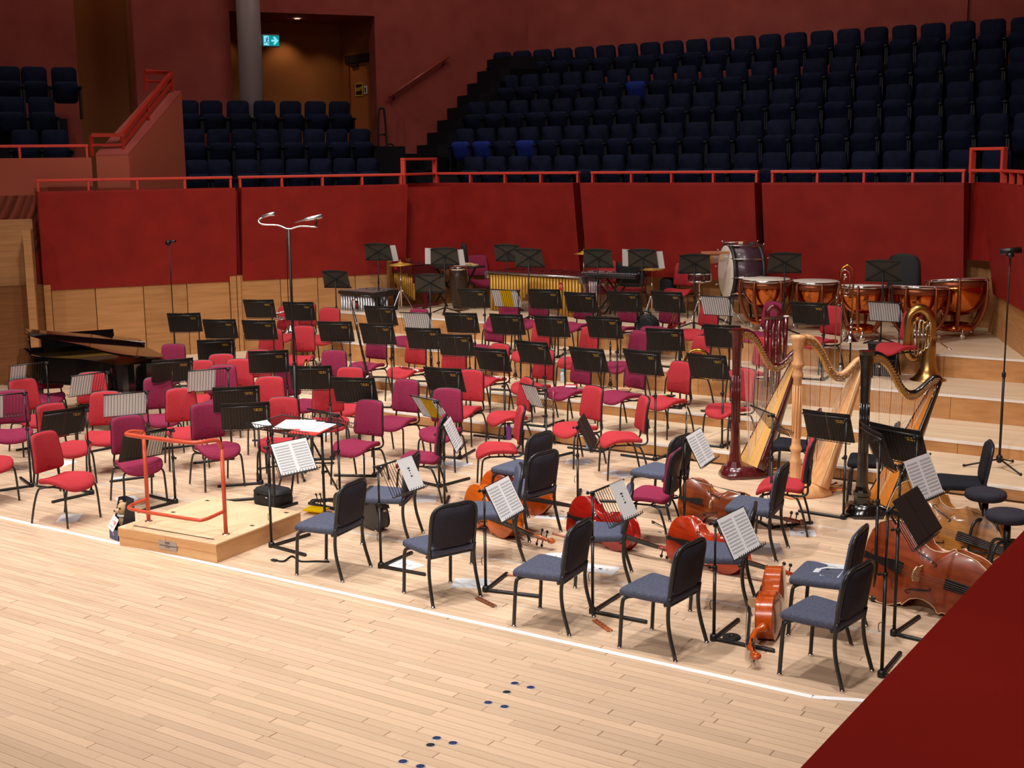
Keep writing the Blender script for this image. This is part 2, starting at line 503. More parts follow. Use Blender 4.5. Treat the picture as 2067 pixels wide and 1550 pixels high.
# balcony decks
struct('balcony_deck_rear', MB().box((-1.5, YB + 4.8, 2.2), (22, 8.6, .2)), M_dark)
ld = struct('balcony_deck_left', MB().box((0, 0, 0), (18, 6, .2)), M_dark, None, Matrix.Translation(LW(8, 3.5, 2.2)) @ Matrix.Rotation(L_ANG, 4, 'Z'))
struct('balcony_deck_right', MB().box((10.9, -2, 2.0), (3.6, 16, .2)), M_dark)

# railings
rail(LW(tA, -.02), LW(tB, -.02), 'red railing over the leftmost balcony front above the grand piano', 5)
rail(LW(tC, -.02), LW(tD - .02, -.02), 'red railing on the second balcony front behind the tall twin microphone pole', 5)
c0, c1 = LW(tD + .02, .05), rb(878) + Vector((0, .05, 0))
hi = rail(c0, c1, 'short tall red railing loop in the balcony corner by the stairs', 2)
for s_ in (-1, 1):
    ln = (c1 - c0).length
    part('loop_post', MB().box((s_ * (ln / 2 - .03), 0, .29), (.05, .08, .3)), M_rail, hi)
part('loop_bar', MB().bbox((0, 0, .45), ((c1 - c0).length, .09, .045), .008), M_rail, hi)
for (u0, u1), lb in zip(xs_, ('red railing on the rear balcony front above the marimba', 'red railing on the rear balcony front above the bass drum', 'red railing on the rear balcony front above the copper timpani')):
    a, b = rb(u0 + 8, 345), rb(u1 - 2, 345)
    rail(a, b, lb, 5)
c0, c1 = rb(1958, 345) + Vector((0, .03, 0)), RW(11.6, .05)
hr = rail(c0, c1, 'red railing loop at the right rear corner of the balcony', 2)
ln = (c1 - c0).length
for s_ in (-1, 1): part('loop_post', MB().box((s_ * (ln / 2 - .03), 0, .31), (.05, .08, .34)), M_rail, hr)
part('loop_bar', MB().bbox((0, 0, .49), (ln, .09, .045), .008), M_rail, hr)
rail(RW(11.5, .02), RW(5.0, .02), 'orange-red railing along the right side balcony at the frame edge', 14)

# rear timber wall below the balcony and its panels
wr = struct('wall_rear', MB().box((-1, 12.62, 1.1), (14, .1, 2.4)), M_timber_d)
for i in range(10):
    x0 = -6.6 + i * 1.12
    part('timber_panel', MB().box((x0 + .56, 12.54, 1.15), (1.105, .05, 2.0)), M_timber, wr)
part('corner_panel', MB().box((-6.1, 12.35, 1.15), (1.2, .06, 2.1)), M_timber, wr)
wrt = struct('wall_right', MB().box((0, 0, 0), (11.5, .1, 1.9)), M_timber_d, None,
             Matrix.Translation(RW(6.9, .1, .75)) @ Matrix.Rotation(math.atan2(RDv.y, RDv.x), 4, 'Z'))
for i in range(9):
    part('timber_panel', MB().box((-5.1 + i * 1.2, .04 if RNv.dot(Vector((-RDv.y, RDv.x, 0))) > 0 else -.04, .02), (1.185, .05, 1.8)), M_timber, wrt)
# ------------------------------------------------------------------ auditorium behind the balcony
M_seat = mat('seat_navy', rgb(20, 25, 46), .85, spec=.15)
noise_col(M_seat, rgb(16, 20, 40), rgb(22, 29, 54), 6, (1, 1, 1), 3, 'Object', .3, .7, .12)
M_seat_lit = mat('seat_blue_lit', rgb(24, 44, 120), .8, spec=.2)  # lit copy of the navy: light on tipped-up seats put into the colour
M_seat_shell = mat('seat_shell', rgb(12, 13, 18), .5, spec=.3)

def seat_proto(cushion_mat):
    pr = Proto()
    o = rrect(.43, .62, .075, 4, 0, .0)
    rings = [(.2, -.045), (.97, -.045), (1, -.03), (1, .02), (.96, .045), (.8, .055), (.3, .058)]
    # back: outline in x,z, leaning back
    back = MB().pillow(o, rings, TR(0, -.16, .61) @ RX(78) @ Matrix.Diagonal((1, 1, 1, 1)))
    pr.add('backrest', back, M_seat)
    sq = rrect(.42, .40, .07, 3)
    seat = MB().pillow(sq, rings, TR(0, -.01, .47) @ RX(62))
    pr.add('seat_cushion', seat, cushion_mat)
    for sx in (-1, 1):
        a = MB().bbox((sx * .245, .0, .56), (.05, .30, .045), .012).box((sx * .245, -.02, .28), (.035, .2, .56))
        pr.add('armrest', a, M_seat_shell)
    tag = MB().lathe([(0, 0), (.012, 0), (.012, .004), (0, .004)], 8, TR(0, .085, .60) @ RX(-90))
    pr.add('number_disc', tag, M_alum)
    return pr
SEAT = seat_proto(M_seat); SEAT_B = seat_proto(M_seat_lit)
def seat_row(ps, face, zf, row, block, blue=()):
    for i, p in enumerate(ps):
        lb = '%s seat from the left, %s of the %s' % (ORD[i], row, block)
        lb = ('blue-lit ' if i in blue else 'navy ') + lb
        r = thing('auditorium_seat', lb, 'seat', (p[0], p[1], zf), face - PI / 2, 'navy seats of the ' + block)
        stamp(SEAT_B if i in blue else SEAT, r)
H_SEAT = .93
# rear block: five rows behind the middle balcony fronts
rear = [(950, 312, 13.0, 'front row', (), 0), (932, 256, 13.8, 'second row', (0, 1, 3), 0), (957, 201, 14.6, 'third row', (), 0), (1022, 147, 15.4, 'fourth row', (6,), 0), (1008, 97, 16.2, 'top row', (), 0)]
for k, (u0, v0, y, nm, blue, _) in enumerate(rear):
    p = PV(u0, v0, (0, y), (1, y)); zf = 3.58 + .56 * k - H_SEAT
    n_ = int((4.6 + .45 * k - p.x) / .515) if k else int((4.2 - p.x) / .515)
    seat_row([(p.x + .515 * i, y) for i in range(max(n_, 20))], -PI / 2, zf, nm, 'rear block', blue)
    struct('seating_step', MB().box((-.3, y + .1 + (16.9 - y) / 2 - .3, zf / 2 + 1.0), (13.6 if k < 4 else 14.4, 17.3 - y, zf - 2.0)), M_dark)
# left block: three rows, parallel to the left wall
FACE_L = math.atan2(-LN.y, -LN.x)
for (us, vt, off, zt, nm) in [((333, 398, 443.5, 499, 551, 602, 650, 697.5, 744.6), 320, 2.2, 3.58, 'front row'),
                              ((390, 443, 492, 541, 590, 637, 683, 729.5), 258, 3.0, 4.16, 'middle row'),
                              ((380, 428, 482, 536, 589, 639, 688), 201, 3.75, 4.73, 'top row')]:
    a, b = LW(0, off), LW(10, off)
    ps = [PV(u, vt, a, b) for u in us]
    seat_row(ps, FACE_L, zt - H_SEAT, nm, 'left block by the column')
    zf = zt - H_SEAT
    struct('seating_step', MB().box((0, 0, 0), (4.9, 3.2 - (off - 2.2), zf - 1.6)), M_dark, None,
           Matrix.Translation(LW(11.1 + (off - 2.2) * .3, off - .35 + (3.2 - off + 2.2) / 2, zf / 2 + .8)) @ Matrix.Rotation(L_ANG, 4, 'Z'))
# far left block behind the parapet
for (us, vt, off, nm) in [((14, 68, 129), 131, 2.6, 'top row'), ((20, 83), 193, 1.9, 'middle row'), ((50, 111), 260, 1.25, 'lower row')]:
    a, b = LW(0, off), LW(10, off)
    ps = [PV(u, vt, a, b) for u in us]
    zf = ps[0].z - H_SEAT
    seat_row(ps, FACE_L, zf, nm, 'far left block')
    struct('seating_step', MB().box((0, 0, 0), (3.4, 2.6 - off + 1.6, zf - 2.2)), M_dark, None,
           Matrix.Translation(LW(5.6, off - .3 + (2.6 - off + 1.6) / 2, zf / 2 + 1.1)) @ Matrix.Rotation(L_ANG, 4, 'Z'))

# upper walls
def lbox(name, t0, t1, o0, o1, z0, z1, mt, parent=None):
    bx = MB().box((0, 0, 0), (t1 - t0, o1 - o0, z1 - z0))
    return struct(name, bx, mt, parent, Matrix.Translation(LW((t0 + t1) / 2, (o0 + o1) / 2, (z0 + z1) / 2)) @ Matrix.Rotation(L_ANG, 4, 'Z'))
VT0, VT1, VTOP = 10.75, 13.80, 6.50
lbox('wall_upper_left_1', 3.0, 7.78, 4.5, 4.9, 2.0, 9.0, M_brown)
lbox('wall_upper_left_2', 8.86, VT0, 4.5, 4.9, 2.0, 9.0, M_brown)
lbox('wall_upper_left_3', VT0, VT1, 4.5, 4.9, VTOP, 9.0, M_brown)
lbox('wall_upper_left_4', VT1, 18.6, 4.5, 4.9, 2.0, 9.0, M_brown)
lbox('wall_recess_back', 7.5, 9.2, 5.6, 5.7, 2.0, 9.0, M_vest)
lbox('wall_recess_side', 8.87, 8.97, 4.92, 5.58, 2.0, 9.0, M_vest)
struct('wall_upper_rear', MB().box((1.0, 17.25, 5.5), (18.5, .3, 7)), M_brown)
struct('wall_rear_pilaster', MB().box((2.2, 17.08, 6.8), (.55, .06, 4)), M_brown)
struct('ceiling', MB().box((-2, 4, 13.2), (40, 40, .2)), M_brown)
struct('wall_audience', MB().box((-2, -15.8, 6), (40, .2, 15)), M_brown)
struct('wall_far_right', MB().box((13.4, 3, 6), (.2, 40, 15)), M_brown)
struct('wall_far_left', MB().box((-20.5, 3, 6), (.2, 40, 15)), M_brown)
# vestibule behind the left block
VF = 3.65
lbox('wall_vestibule_back', VT0 - .8, VT1 + 1.0, 6.55, 6.65, 2.0, 7.4, M_vest)
lbox('wall_vestibule_left', VT0 - .9, VT0 - .8, 4.9, 6.6, 2.0, 7.4, M_vest)
lbox('ceiling_vestibule', VT0 - .9, VT1 + 1.2, 4.9, 6.7, VTOP + .02, VTOP + .12, M_brown)
lbox('floor_vestibule', VT0 - .9, VT1 + 1.2, 4.2, 6.7, VF - .4, VF, M_dark)
# door on the right side wall of the vestibule, with frame, signs and closer
M_door = mat('door_wood', rgb(176, 104, 58), .5, spec=.4); M_frame = mat('door_frame', rgb(150, 84, 48), .5)
M_signb = mat('sign_black', rgb(20, 20, 20), .5); M_signy = mat('sign_yellow', rgb(232, 205, 96), .5); M_white = mat('white_plain', rgb(240, 240, 240), .6)
_q = PV(687, 110, LW(0, 6.5), LW(10, 6.5)); _tq = (Vector((_q.x, _q.y, 0)) - LW(0, 6.5)).dot(LD)
dA, dB = LW(VT1 + .22, 5.0), LW(_tq, 6.5)
dang = math.atan2((dB - dA).y, (dB - dA).x) - PI / 2
dm_ = dA.lerp(dB, .5)
struct('wall_door_side', MB().box((.08, 0, 4.7), (.1, (dB - dA).length + .3, 5.4)), M_vest, None, Matrix.Translation((dm_.x, dm_.y, 0)) @ Matrix.Rotation(dang, 4, 'Z'))
dq = dA.lerp(dB, .42)
door = struct('door_1', MB().box((0, 0, 0), (.04, .95, 1.98)), M_door, None, Matrix.Translation((dq.x, dq.y, VF + .99)) @ Matrix.Rotation(dang, 4, 'Z'))
def dpart(name, c, size, mt, txt=None):
    return part(name, MB().box(c, size), mt, door)
dpart('door_frame', (-.01, -.54, .03), (.07, .10, 2.06), M_frame)
dpart('door_frame', (-.01, .54, .03), (.07, .10, 2.06), M_frame)
dpart('door_header', (-.03, 0, 1.08), (.09, 1.18, .17), M_signb)
dpart('door_closer', (-.04, .24, .94), (.05, .26, .06), M_signb)
dpart('door_edge_strip', (-.025, -.30, 0), (.02, .10, 1.9), M_frame)
dpart('exit_sign', (-.025, .10, .42), (.02, .30, .26), M_signb)
dpart('sign_border', (-.031, .10, .545), (.012, .30, .018), M_signy); dpart('sign_border', (-.031, .10, .295), (.012, .30, .018), M_signy)
dpart('sign_border', (-.031, -.042, .42), (.012, .018, .26), M_signy); dpart('sign_border', (-.031, .242, .42), (.012, .018, .26), M_signy)
dpart('restroom_sign', (-.03, -.17, .40), (.02, .11, .17), M_white)
dpart('restroom_figure', (-.042, -.17, .40), (.01, .04, .11), M_signb)
def text_mesh(s, size, mt, depth=.002, bold=True):
    c = bpy.data.curves.new('lettering', 'FONT'); c.body = s; c.size = size; c.extrude = depth; c.align_x = 'CENTER'; c.align_y = 'CENTER'; c.resolution_u = 2
    if bold: c.offset = size * .02
    o = bpy.data.objects.new('tmp_text', c); COL.objects.link(o)
    dg = bpy.context.evaluated_depsgraph_get()
    me = bpy.data.meshes.new_from_object(o.evaluated_get(dg))
    bpy.data.objects.remove(o); bpy.data.curves.remove(c)
    me.name = 'lettering'; me.materials.clear(); me.materials.append(mt)
    return me
# the wall faces -x in door space; text is turned to face it
TXF = Matrix(((0, 0, -1, 0), (-1, 0, 0, 0), (0, 1, 0, 0), (0, 0, 0, 1)))
o = link('lettering', text_mesh('EXIT', .105, M_signy), door, Matrix.Translation((-.037, .12, .42)) @ TXF)
o = link('lettering', text_mesh('F', .12, M_signy), door, Matrix.Translation((-.037, -.02, .43)) @ TXF)
# running-man exit sign, lit from inside
M_exit_g = mat('exit_sign_green', rgb(0, 120, 120), .4, emit=rgb(0, 150, 150), emit_s=.9)
M_exit_w = mat('exit_sign_light', rgb(150, 235, 250), .4, emit=rgb(130, 225, 250), emit_s=1.0)
M_exit_d = mat('exit_sign_dark', rgb(0, 90, 130), .4, emit=rgb(0, 80, 130), emit_s=.6)
M_grey = mat('grey_frame', rgb(120, 115, 112), .4)
pe = PV(547, 82, LW(0, 4.2), LW(10, 4.2))
es = thing('exit_sign', 'lit green running man exit sign with arrow beside the grey column', 'sign', pe, L_ANG)
part('sign_case', MB().bbox((0, .03, 0), (.36, .05, .25), .01), M_grey, es)
part('sign_face', MB().box((0, 0, 0), (.325, .012, .205)), M_exit_g, es)
part('door_symbol', MB().box((-.095, -.008, 0), (.10, .006, .185)), M_exit_w, es)
man = MB().ball((-.075, -.013, .058), .013, 6, (1, .3, 1))
for a, b, r in [((-.08, .04), (-.095, -.01), .013), ((-.095, -.01), (-.06, -.03), .008), ((-.06, -.03), (-.065, -.075), .008), ((-.095, -.01), (-.115, -.045), .008), ((-.115, -.045), (-.14, -.05), .007), ((-.08, .035), (-.055, .012), .006), ((-.082, .035), (-.115, .03), .006)]:
    man.tube([(a[0], -.013, a[1]), (b[0], -.013, b[1])], r, 6)
part('running_man', man, M_exit_d, es)
arrow = MB().prism([(.0, -.02), (.075, -.02), (.035, -.06), (.065, -.085), (.145, 0), (.065, .085), (.035, .06), (.075, .02), (.0, .02)], 0, .006, TR(.005, -.007, 0) @ RX(90))
part('arrow', arrow, M_exit_w, es)
# ceiling downlight in the vestibule and its own lamps
M_lamp = mat('lamp_glass', rgb(255, 240, 210), .4, emit=(1, .88, .68, 1), emit_s=9)
pd = PV(600, 36, LW(0, 5.6), LW(10, 5.6))
dl = thing('downlight', 'round white ceiling downlight above the exit lobby', 'lamp', (pd.x, pd.y, VTOP))
part('lamp_ring', MB().lathe([(.06, -.012), (.085, -.012), (.085, 0.0)], 20), M_grey, dl)
part('lamp_glass', MB().lathe([(0, -.006), (.062, -.006), (.062, 0.005)], 20), M_lamp, dl)
for t_, o_, pw in ((12.35, 6.15, 26), (13.2, 5.9, 16), (11.0, 6.2, 8)):
    p = LW(t_, o_, VTOP - .08); spot('lobby_spot', p, LW(t_, o_ + .12, 3), pw, 100, .7, .05, (1, .72, .42))
p = LW(8.3, 5.3, 8.7); spot('recess_spot', p, LW(8.3, 5.5, 3), 22, 80, .8, .05, (1, .72, .42))
# grey column
pc = PV(500, 0, LW(0, 4.15), LW(10, 4.15))
struct('column', MB().lathe([(.235, 3.0), (.235, 9.0)], 36, TR(pc.x, pc.y, 0)), M_column)
# stairs up beside the rear block, wall handrail and low hoop rails
for i in range(11):
    t0 = 13.95 + .24 * i
    lbox('stair_step', t0, t0 + 3.0 - .1 * i, 3.25 + .0 * i, 4.48, 2.2, 3.05 + .26 * i, M_dark)
h0, h1 = PV(785, 196, LW(0, 4.38), LW(10, 4.38)), PV(905, 114, LW(0, 4.38), LW(10, 4.38))
hb = thing('stair_handrail', 'brown tubular handrail sloping up the wall beside the stairs', 'handrail', h0)
part('rail_tube', MB().tube([(0, 0, 0), h1 - h0], .035, 10), mat('handrail_brown', rgb(150, 70, 55), .3), hb)
for k in (.08, .92):
    q = (h1 - h0) * k; part('bracket', MB().tube([q, q + Vector((0, 0, -.1)), q + LN * .1 + Vector((0, 0, -.12))], .015, 6), M_black_metal, hb)
hp = PV(770, 225, LW(0, 4.0), LW(10, 4.0))
hb = thing('hoop_rail', 'black looped stair rail standing at the foot of the stairs', 'handrail', (hp.x, hp.y, 2.9), L_ANG)
part('hoop', MB().tube(spline([(-.09, 0, 0), (-.09, 0, .9), (-.06, 0, 1.62), (0, 0, 1.68), (.06, 0, 1.62), (.09, 0, .9), (.09, 0, 0)], 6), .022, 8), M_black_metal, hb)
part('cross_bar', MB().tube([(-.09, 0, 1.15), (.09, 0, 1.15)], .02, 8), M_black_metal, hb)
part('low_grip', MB().tube(spline([(.1, 0, .95), (.2, 0, .95), (.24, 0, .85), (.24, 0, .3)], 5), .02, 8), M_black_metal, hb)

# parapet on the far left and the sloping stair wall with its red handrail
lbox('parapet_left', .5, 7.42, .2, .5, 2.12, 3.62, M_parapet)
a0, a1 = LW(7.50, .25), LW(8.02, .25)
b0, b1 = LW(8.72, 1.75), LW(9.22, 1.75)
def sl(z0, z1): return [Vector((p.x, p.y, z)) for p, z in ((a0, z0), (a1, z0), (b1, z1), (b0, z1))]
vs = sl(1.9, 1.9) + sl(3.64, 4.74)
struct('stair_wall', MB().add(vs, [(3, 2, 1, 0), (4, 5, 6, 7), (0, 1, 5, 4), (1, 2, 6, 5), (2, 3, 7, 6), (3, 0, 4, 7)]), M_parapet)
cap = [v_ + Vector((0, 0, .0)) for v_ in sl(3.645, 4.745)] + [v_ for v_ in sl(3.68, 4.78)]
struct('trim_stair_wall', MB().add(cap, [(3, 2, 1, 0), (4, 5, 6, 7), (0, 1, 5, 4), (1, 2, 6, 5), (2, 3, 7, 6), (3, 0, 4, 7)]), M_brown)
q0 = LW(7.45, .3, 3.98); q1 = LW(7.95, .35, 3.98); q2 = LW(9.05, 1.7, 5.08); q3 = LW(8.6, 1.7, 5.10)
sr = thing('stair_handrail', 'red flat handrail climbing the sloping stair wall on the far left', 'handrail', q0)
def rel(*ps): return [p_ - q0 for p_ in ps]
M_rail_d = mat('red_rail_dark', rgb(165, 44, 32), .4)
for dz, rr in ((0, .045), (-.16, .03)):
    part('rail_bar', MB().tube([p_ + Vector((0, 0, dz)) for p_ in rel(q0, q1, q2, q3)], rr, 4, flat=1.3), M_rail_d, sr)
for p_, dz in ((q0, .34), (q1, .3), ((q1 + q2) / 2, .28), (q2, .3), (q3, .34)):
    part('rail_post', MB().tube([p_ - q0, p_ - q0 - Vector((0, 0, dz))], .03, 4), M_rail_d, sr)
rail(LW(3.2, .35), LW(7.40, .35), 'red railing on the far left parapet below the navy seats', 5, 3.62, 3.83)
# unseen soft fill lamps, added to lift the dim seats and upper walls
area('auditorium_fill', (-3, 11, 11.5), (-4, 14, 4), 260, 8, 3, (1, .86, .74))
area('auditorium_fill_left', (-12, 4, 11.5), (-14, 8, 3), 120, 5, 3, (1, .86, .74))
area('ledge_fill', (7.5, -9.5, 9.5), (9.5, -5, 3), 280, 3, 3, (1, .86, .74))  # added fill, brightens the near red ledge out of reach of the spots
# ------------------------------------------------------------------ chairs
def fabric(name, c1, c2):
    mt = mat(name, c1, .85, spec=.2)
    noise_col(mt, c1, c2, 90, (1, 1, 1), 2, 'Object', .35, .65)
    bump(mt, 500, .25, .001)
    return mt
M_crim = fabric('fabric_crimson', rgb(168, 46, 54), rgb(182, 54, 62))
M_burg = fabric('fabric_burgundy', rgb(126, 34, 64), rgb(140, 42, 74))
M_slate = fabric('fabric_slate', rgb(72, 76, 96), rgb(88, 92, 110))
M_blackf = fabric('fabric_black', rgb(24, 25, 32), rgb(32, 33, 40))
M_shell = mat('chair_shell', rgb(30, 30, 34), .45, spec=.4)
M_backpad = fabric('fabric_dark_back', rgb(44, 42, 52), rgb(52, 50, 60))
M_tube = mat('black_tube', rgb(34, 36, 38), .35, spec=.5)
M_chrome = mat('chrome', rgb(225, 225, 228), .15, 1.0)
M_stand = mat('stand_black', rgb(24, 24, 26), .4, spec=.4)
M_foot = mat('rubber_foot', rgb(20, 20, 20), .7)
RINGS = [(.3, 0), (.95, .0), (1, .012), (1, .034), (.975, .046), (.9, .054), (.6, .057), (.2, .058)]

def red_chair(fab):
    pr = Proto()
    # seat outline: wide rounded front, waisted sides
    so = [(.0, .235), (.10, .232), (.17, .215), (.215, .17), (.228, .10), (.215, .02), (.20, -.06), (.195, -.14), (.17, -.19), (.10, -.205)]
    so = so + [(-x, y) for x, y in reversed(so[1:])]
    so = [(x, y) for x, y in spline([(a, b, 0) for a, b in so], 2, True) for _ in (0,)] if False else [(p.x, p.y) for p in spline([(a, b, 0) for a, b in so], 2, True)]
    so.reverse()
    def sf(p):
        x, y, z = p
        return (x, y, z + .385 - 2.2 * max(0, y - .08) ** 2 + .55 * x * x - .02 * (y < -.1) * 0 + .012 * math.cos(y * 9))
    pr.add('seat', MB().pillow(so, RINGS, None, sf), fab)
    # backrest, gently waisted and curved
    bo = [(0, .20), (.09, .197), (.142, .187), (.170, .15), (.178, .05), (.186, -.05), (.19, -.13), (.178, -.178), (.10, -.188)]
    bo = bo + [(-x, y) for x, y in reversed(bo[1:])] + []
    bo = [(p.x, p.y) for p in spline([(a, b, 0) for a, b in bo + [(0, -.207)] * 0], 2, True)]
    bo.reverse()
    def bf(p, d=0):
        x, h, t = p
        curve = .9 * x * x
        lean = -.235 - .14 * (h + .2) - .35 * max(0, .02 - h) ** 2 + .12 * max(0, h) ** 2 * -1
        return (x, lean + t + curve, .685 + h)
    rb_ = [(.3, 0), (.95, .0), (1, .008), (1, .022), (.97, .034), (.85, .040), (.4, .043)]
    pr.add('backrest', MB().pillow(bo, rb_, None, bf), fab)
    rs_ = [(.3, -.016), (.98, -.016), (1.03, -.008), (1.03, .008), (.98, .012)]
    pr.add('back_shell', MB().pillow(bo, rs_, None, bf), M_shell)
    for sx in (-1, 1):
        pr.add('back_upright', MB().tube(spline([(sx * .165, -.10, .378), (sx * .17, -.20, .378), (sx * .168, -.25, .41), (sx * .155, -.252, .50), (sx * .14, -.268, .66)], 4), .011, 8), M_tube)
        l1 = MB().tube(spline([(sx * .13, .10, .372), (sx * .185, .155, .37), (sx * .21, .185, .34), (sx * .218, .20, .2), (sx * .225, .21, .008)], 3), .011, 8)
        pr.add('leg', l1, M_tube)
        l2 = MB().tube(spline([(sx * .13, -.06, .372), (sx * .185, -.13, .37), (sx * .205, -.17, .34), (sx * .215, -.22, .2), (sx * .222, -.265, .008)], 3), .011, 8)
        pr.add('leg', l2, M_tube)
    pr.add('seat_frame', MB().tube([(-.13, .10, .372), (.13, .10, .372), (.13, -.06, .372), (-.13, -.06, .372)], .01, 6, closed=True), M_tube)
    return pr

def cello_chair(fab, backfab, chrome=True):
    pr = Proto()
    so = [(-.17, -.20), (.17, -.20), (.19, -.18), (.225, .17), (.215, .205), (.18, .222), (-.18, .222), (-.215, .205), (-.225, .17), (-.19, -.18)]
    def sf(p):
        x, y, z = p
        return (x, y, z * 1.15 + .395 - .03 * (y + .05) ** 2 * 4 * (y > 0) + .01 * (y > .1))
    pr.add('seat', MB().pillow([(p.x, p.y) for p in spline([(a, b, 0) for a, b in so], 2, True)], RINGS, None, sf), fab)
    bo = rrect(.40, .36, .085, 5)
    def bf(p):
        x, h, t = p
        return (x, -.205 - .16 * (h + .18) + t + .25 * x * x, .635 + h)
    rbk = [(.3, .0), (.97, .0), (1, .01), (1, .026), (.96, .038), (.8, .042), (.3, .043)]
    pr.add('backrest', MB().pillow(bo, rbk, None, bf), fab)
    pr.add('back_panel', MB().pillow(rrect(.385, .345, .08, 5), [(.3, -.016), (.97, -.014), (1, -.006), (1, .004)], None, bf), backfab)
    fr = [bf((x * 1.02, h * 1.02, .004)) for x, h in [(-.205, -.215), (-.205, -.1), (-.205, .08), (-.18, .15), (-.115, .18), (0, .182), (.115, .18), (.18, .15), (.205, .08), (.205, -.1), (.205, -.215)]]
    pr.add('back_frame', MB().tube(spline([(fr[0][0], fr[0][1] + .03, fr[0][2] - .02)] + fr + [(fr[-1][0], fr[-1][1] + .03, fr[-1][2] - .02)], 3), .015, 8), M_tube)
    for sx in (-1, 1):
        l1 = pr.add('leg', MB().tube(spline([(sx * .10, .05, .395), (sx * .16, .13, .395), (sx * .205, .175, .385), (sx * .22, .19, .345), (sx * .222, .2, .2), (sx * .224, .21, .012)], 4), .0145, 10), M_tube)
        l2 = pr.add('leg', MB().tube(spline([(sx * .209, -.20, .46), (sx * .212, -.185, .34), (sx * .218, -.20, .2), (sx * .225, -.255, .012)], 4), .0145, 10), M_tube)
        for lg, y in ((l1, .21), (l2, -.255)):
            pr.add('glide', MB().lathe([(.013, 0), (.019, .0), (.019, .012), (.013, .022)], 10, TR(sx * .2245, y, 0)), M_chrome if chrome else M_tube, None, lg)
    pr.add('seat_rail', MB().tube([(-.10, .05, .395), (.10, .05, .395)], .014, 8).tube([(-.205, -.185, .395), (.205, -.185, .395)], .014, 8), M_tube)
    return pr
CH = {'r': red_chair(M_crim), 'm': red_chair(M_burg)}
CC = {'s': cello_chair(M_slate, M_backpad), 'b': cello_chair(M_blackf, M_blackf, False)}
CNAME = {'r': 'crimson', 'm': 'burgundy'}
CHAIR_POS = {}
def chair_at(seat_uv, back_uv, zl, hs=.455, hb=.655):
    """plan position and heading from the seat centre and the backrest centre"""
    s_ = P(seat_uv[0], seat_uv[1], zl + hs); b_ = P(back_uv[0], back_uv[1], zl + hb)
    d = s_ - b_; d.z = 0
    return s_, math.atan2(d.y, d.x)
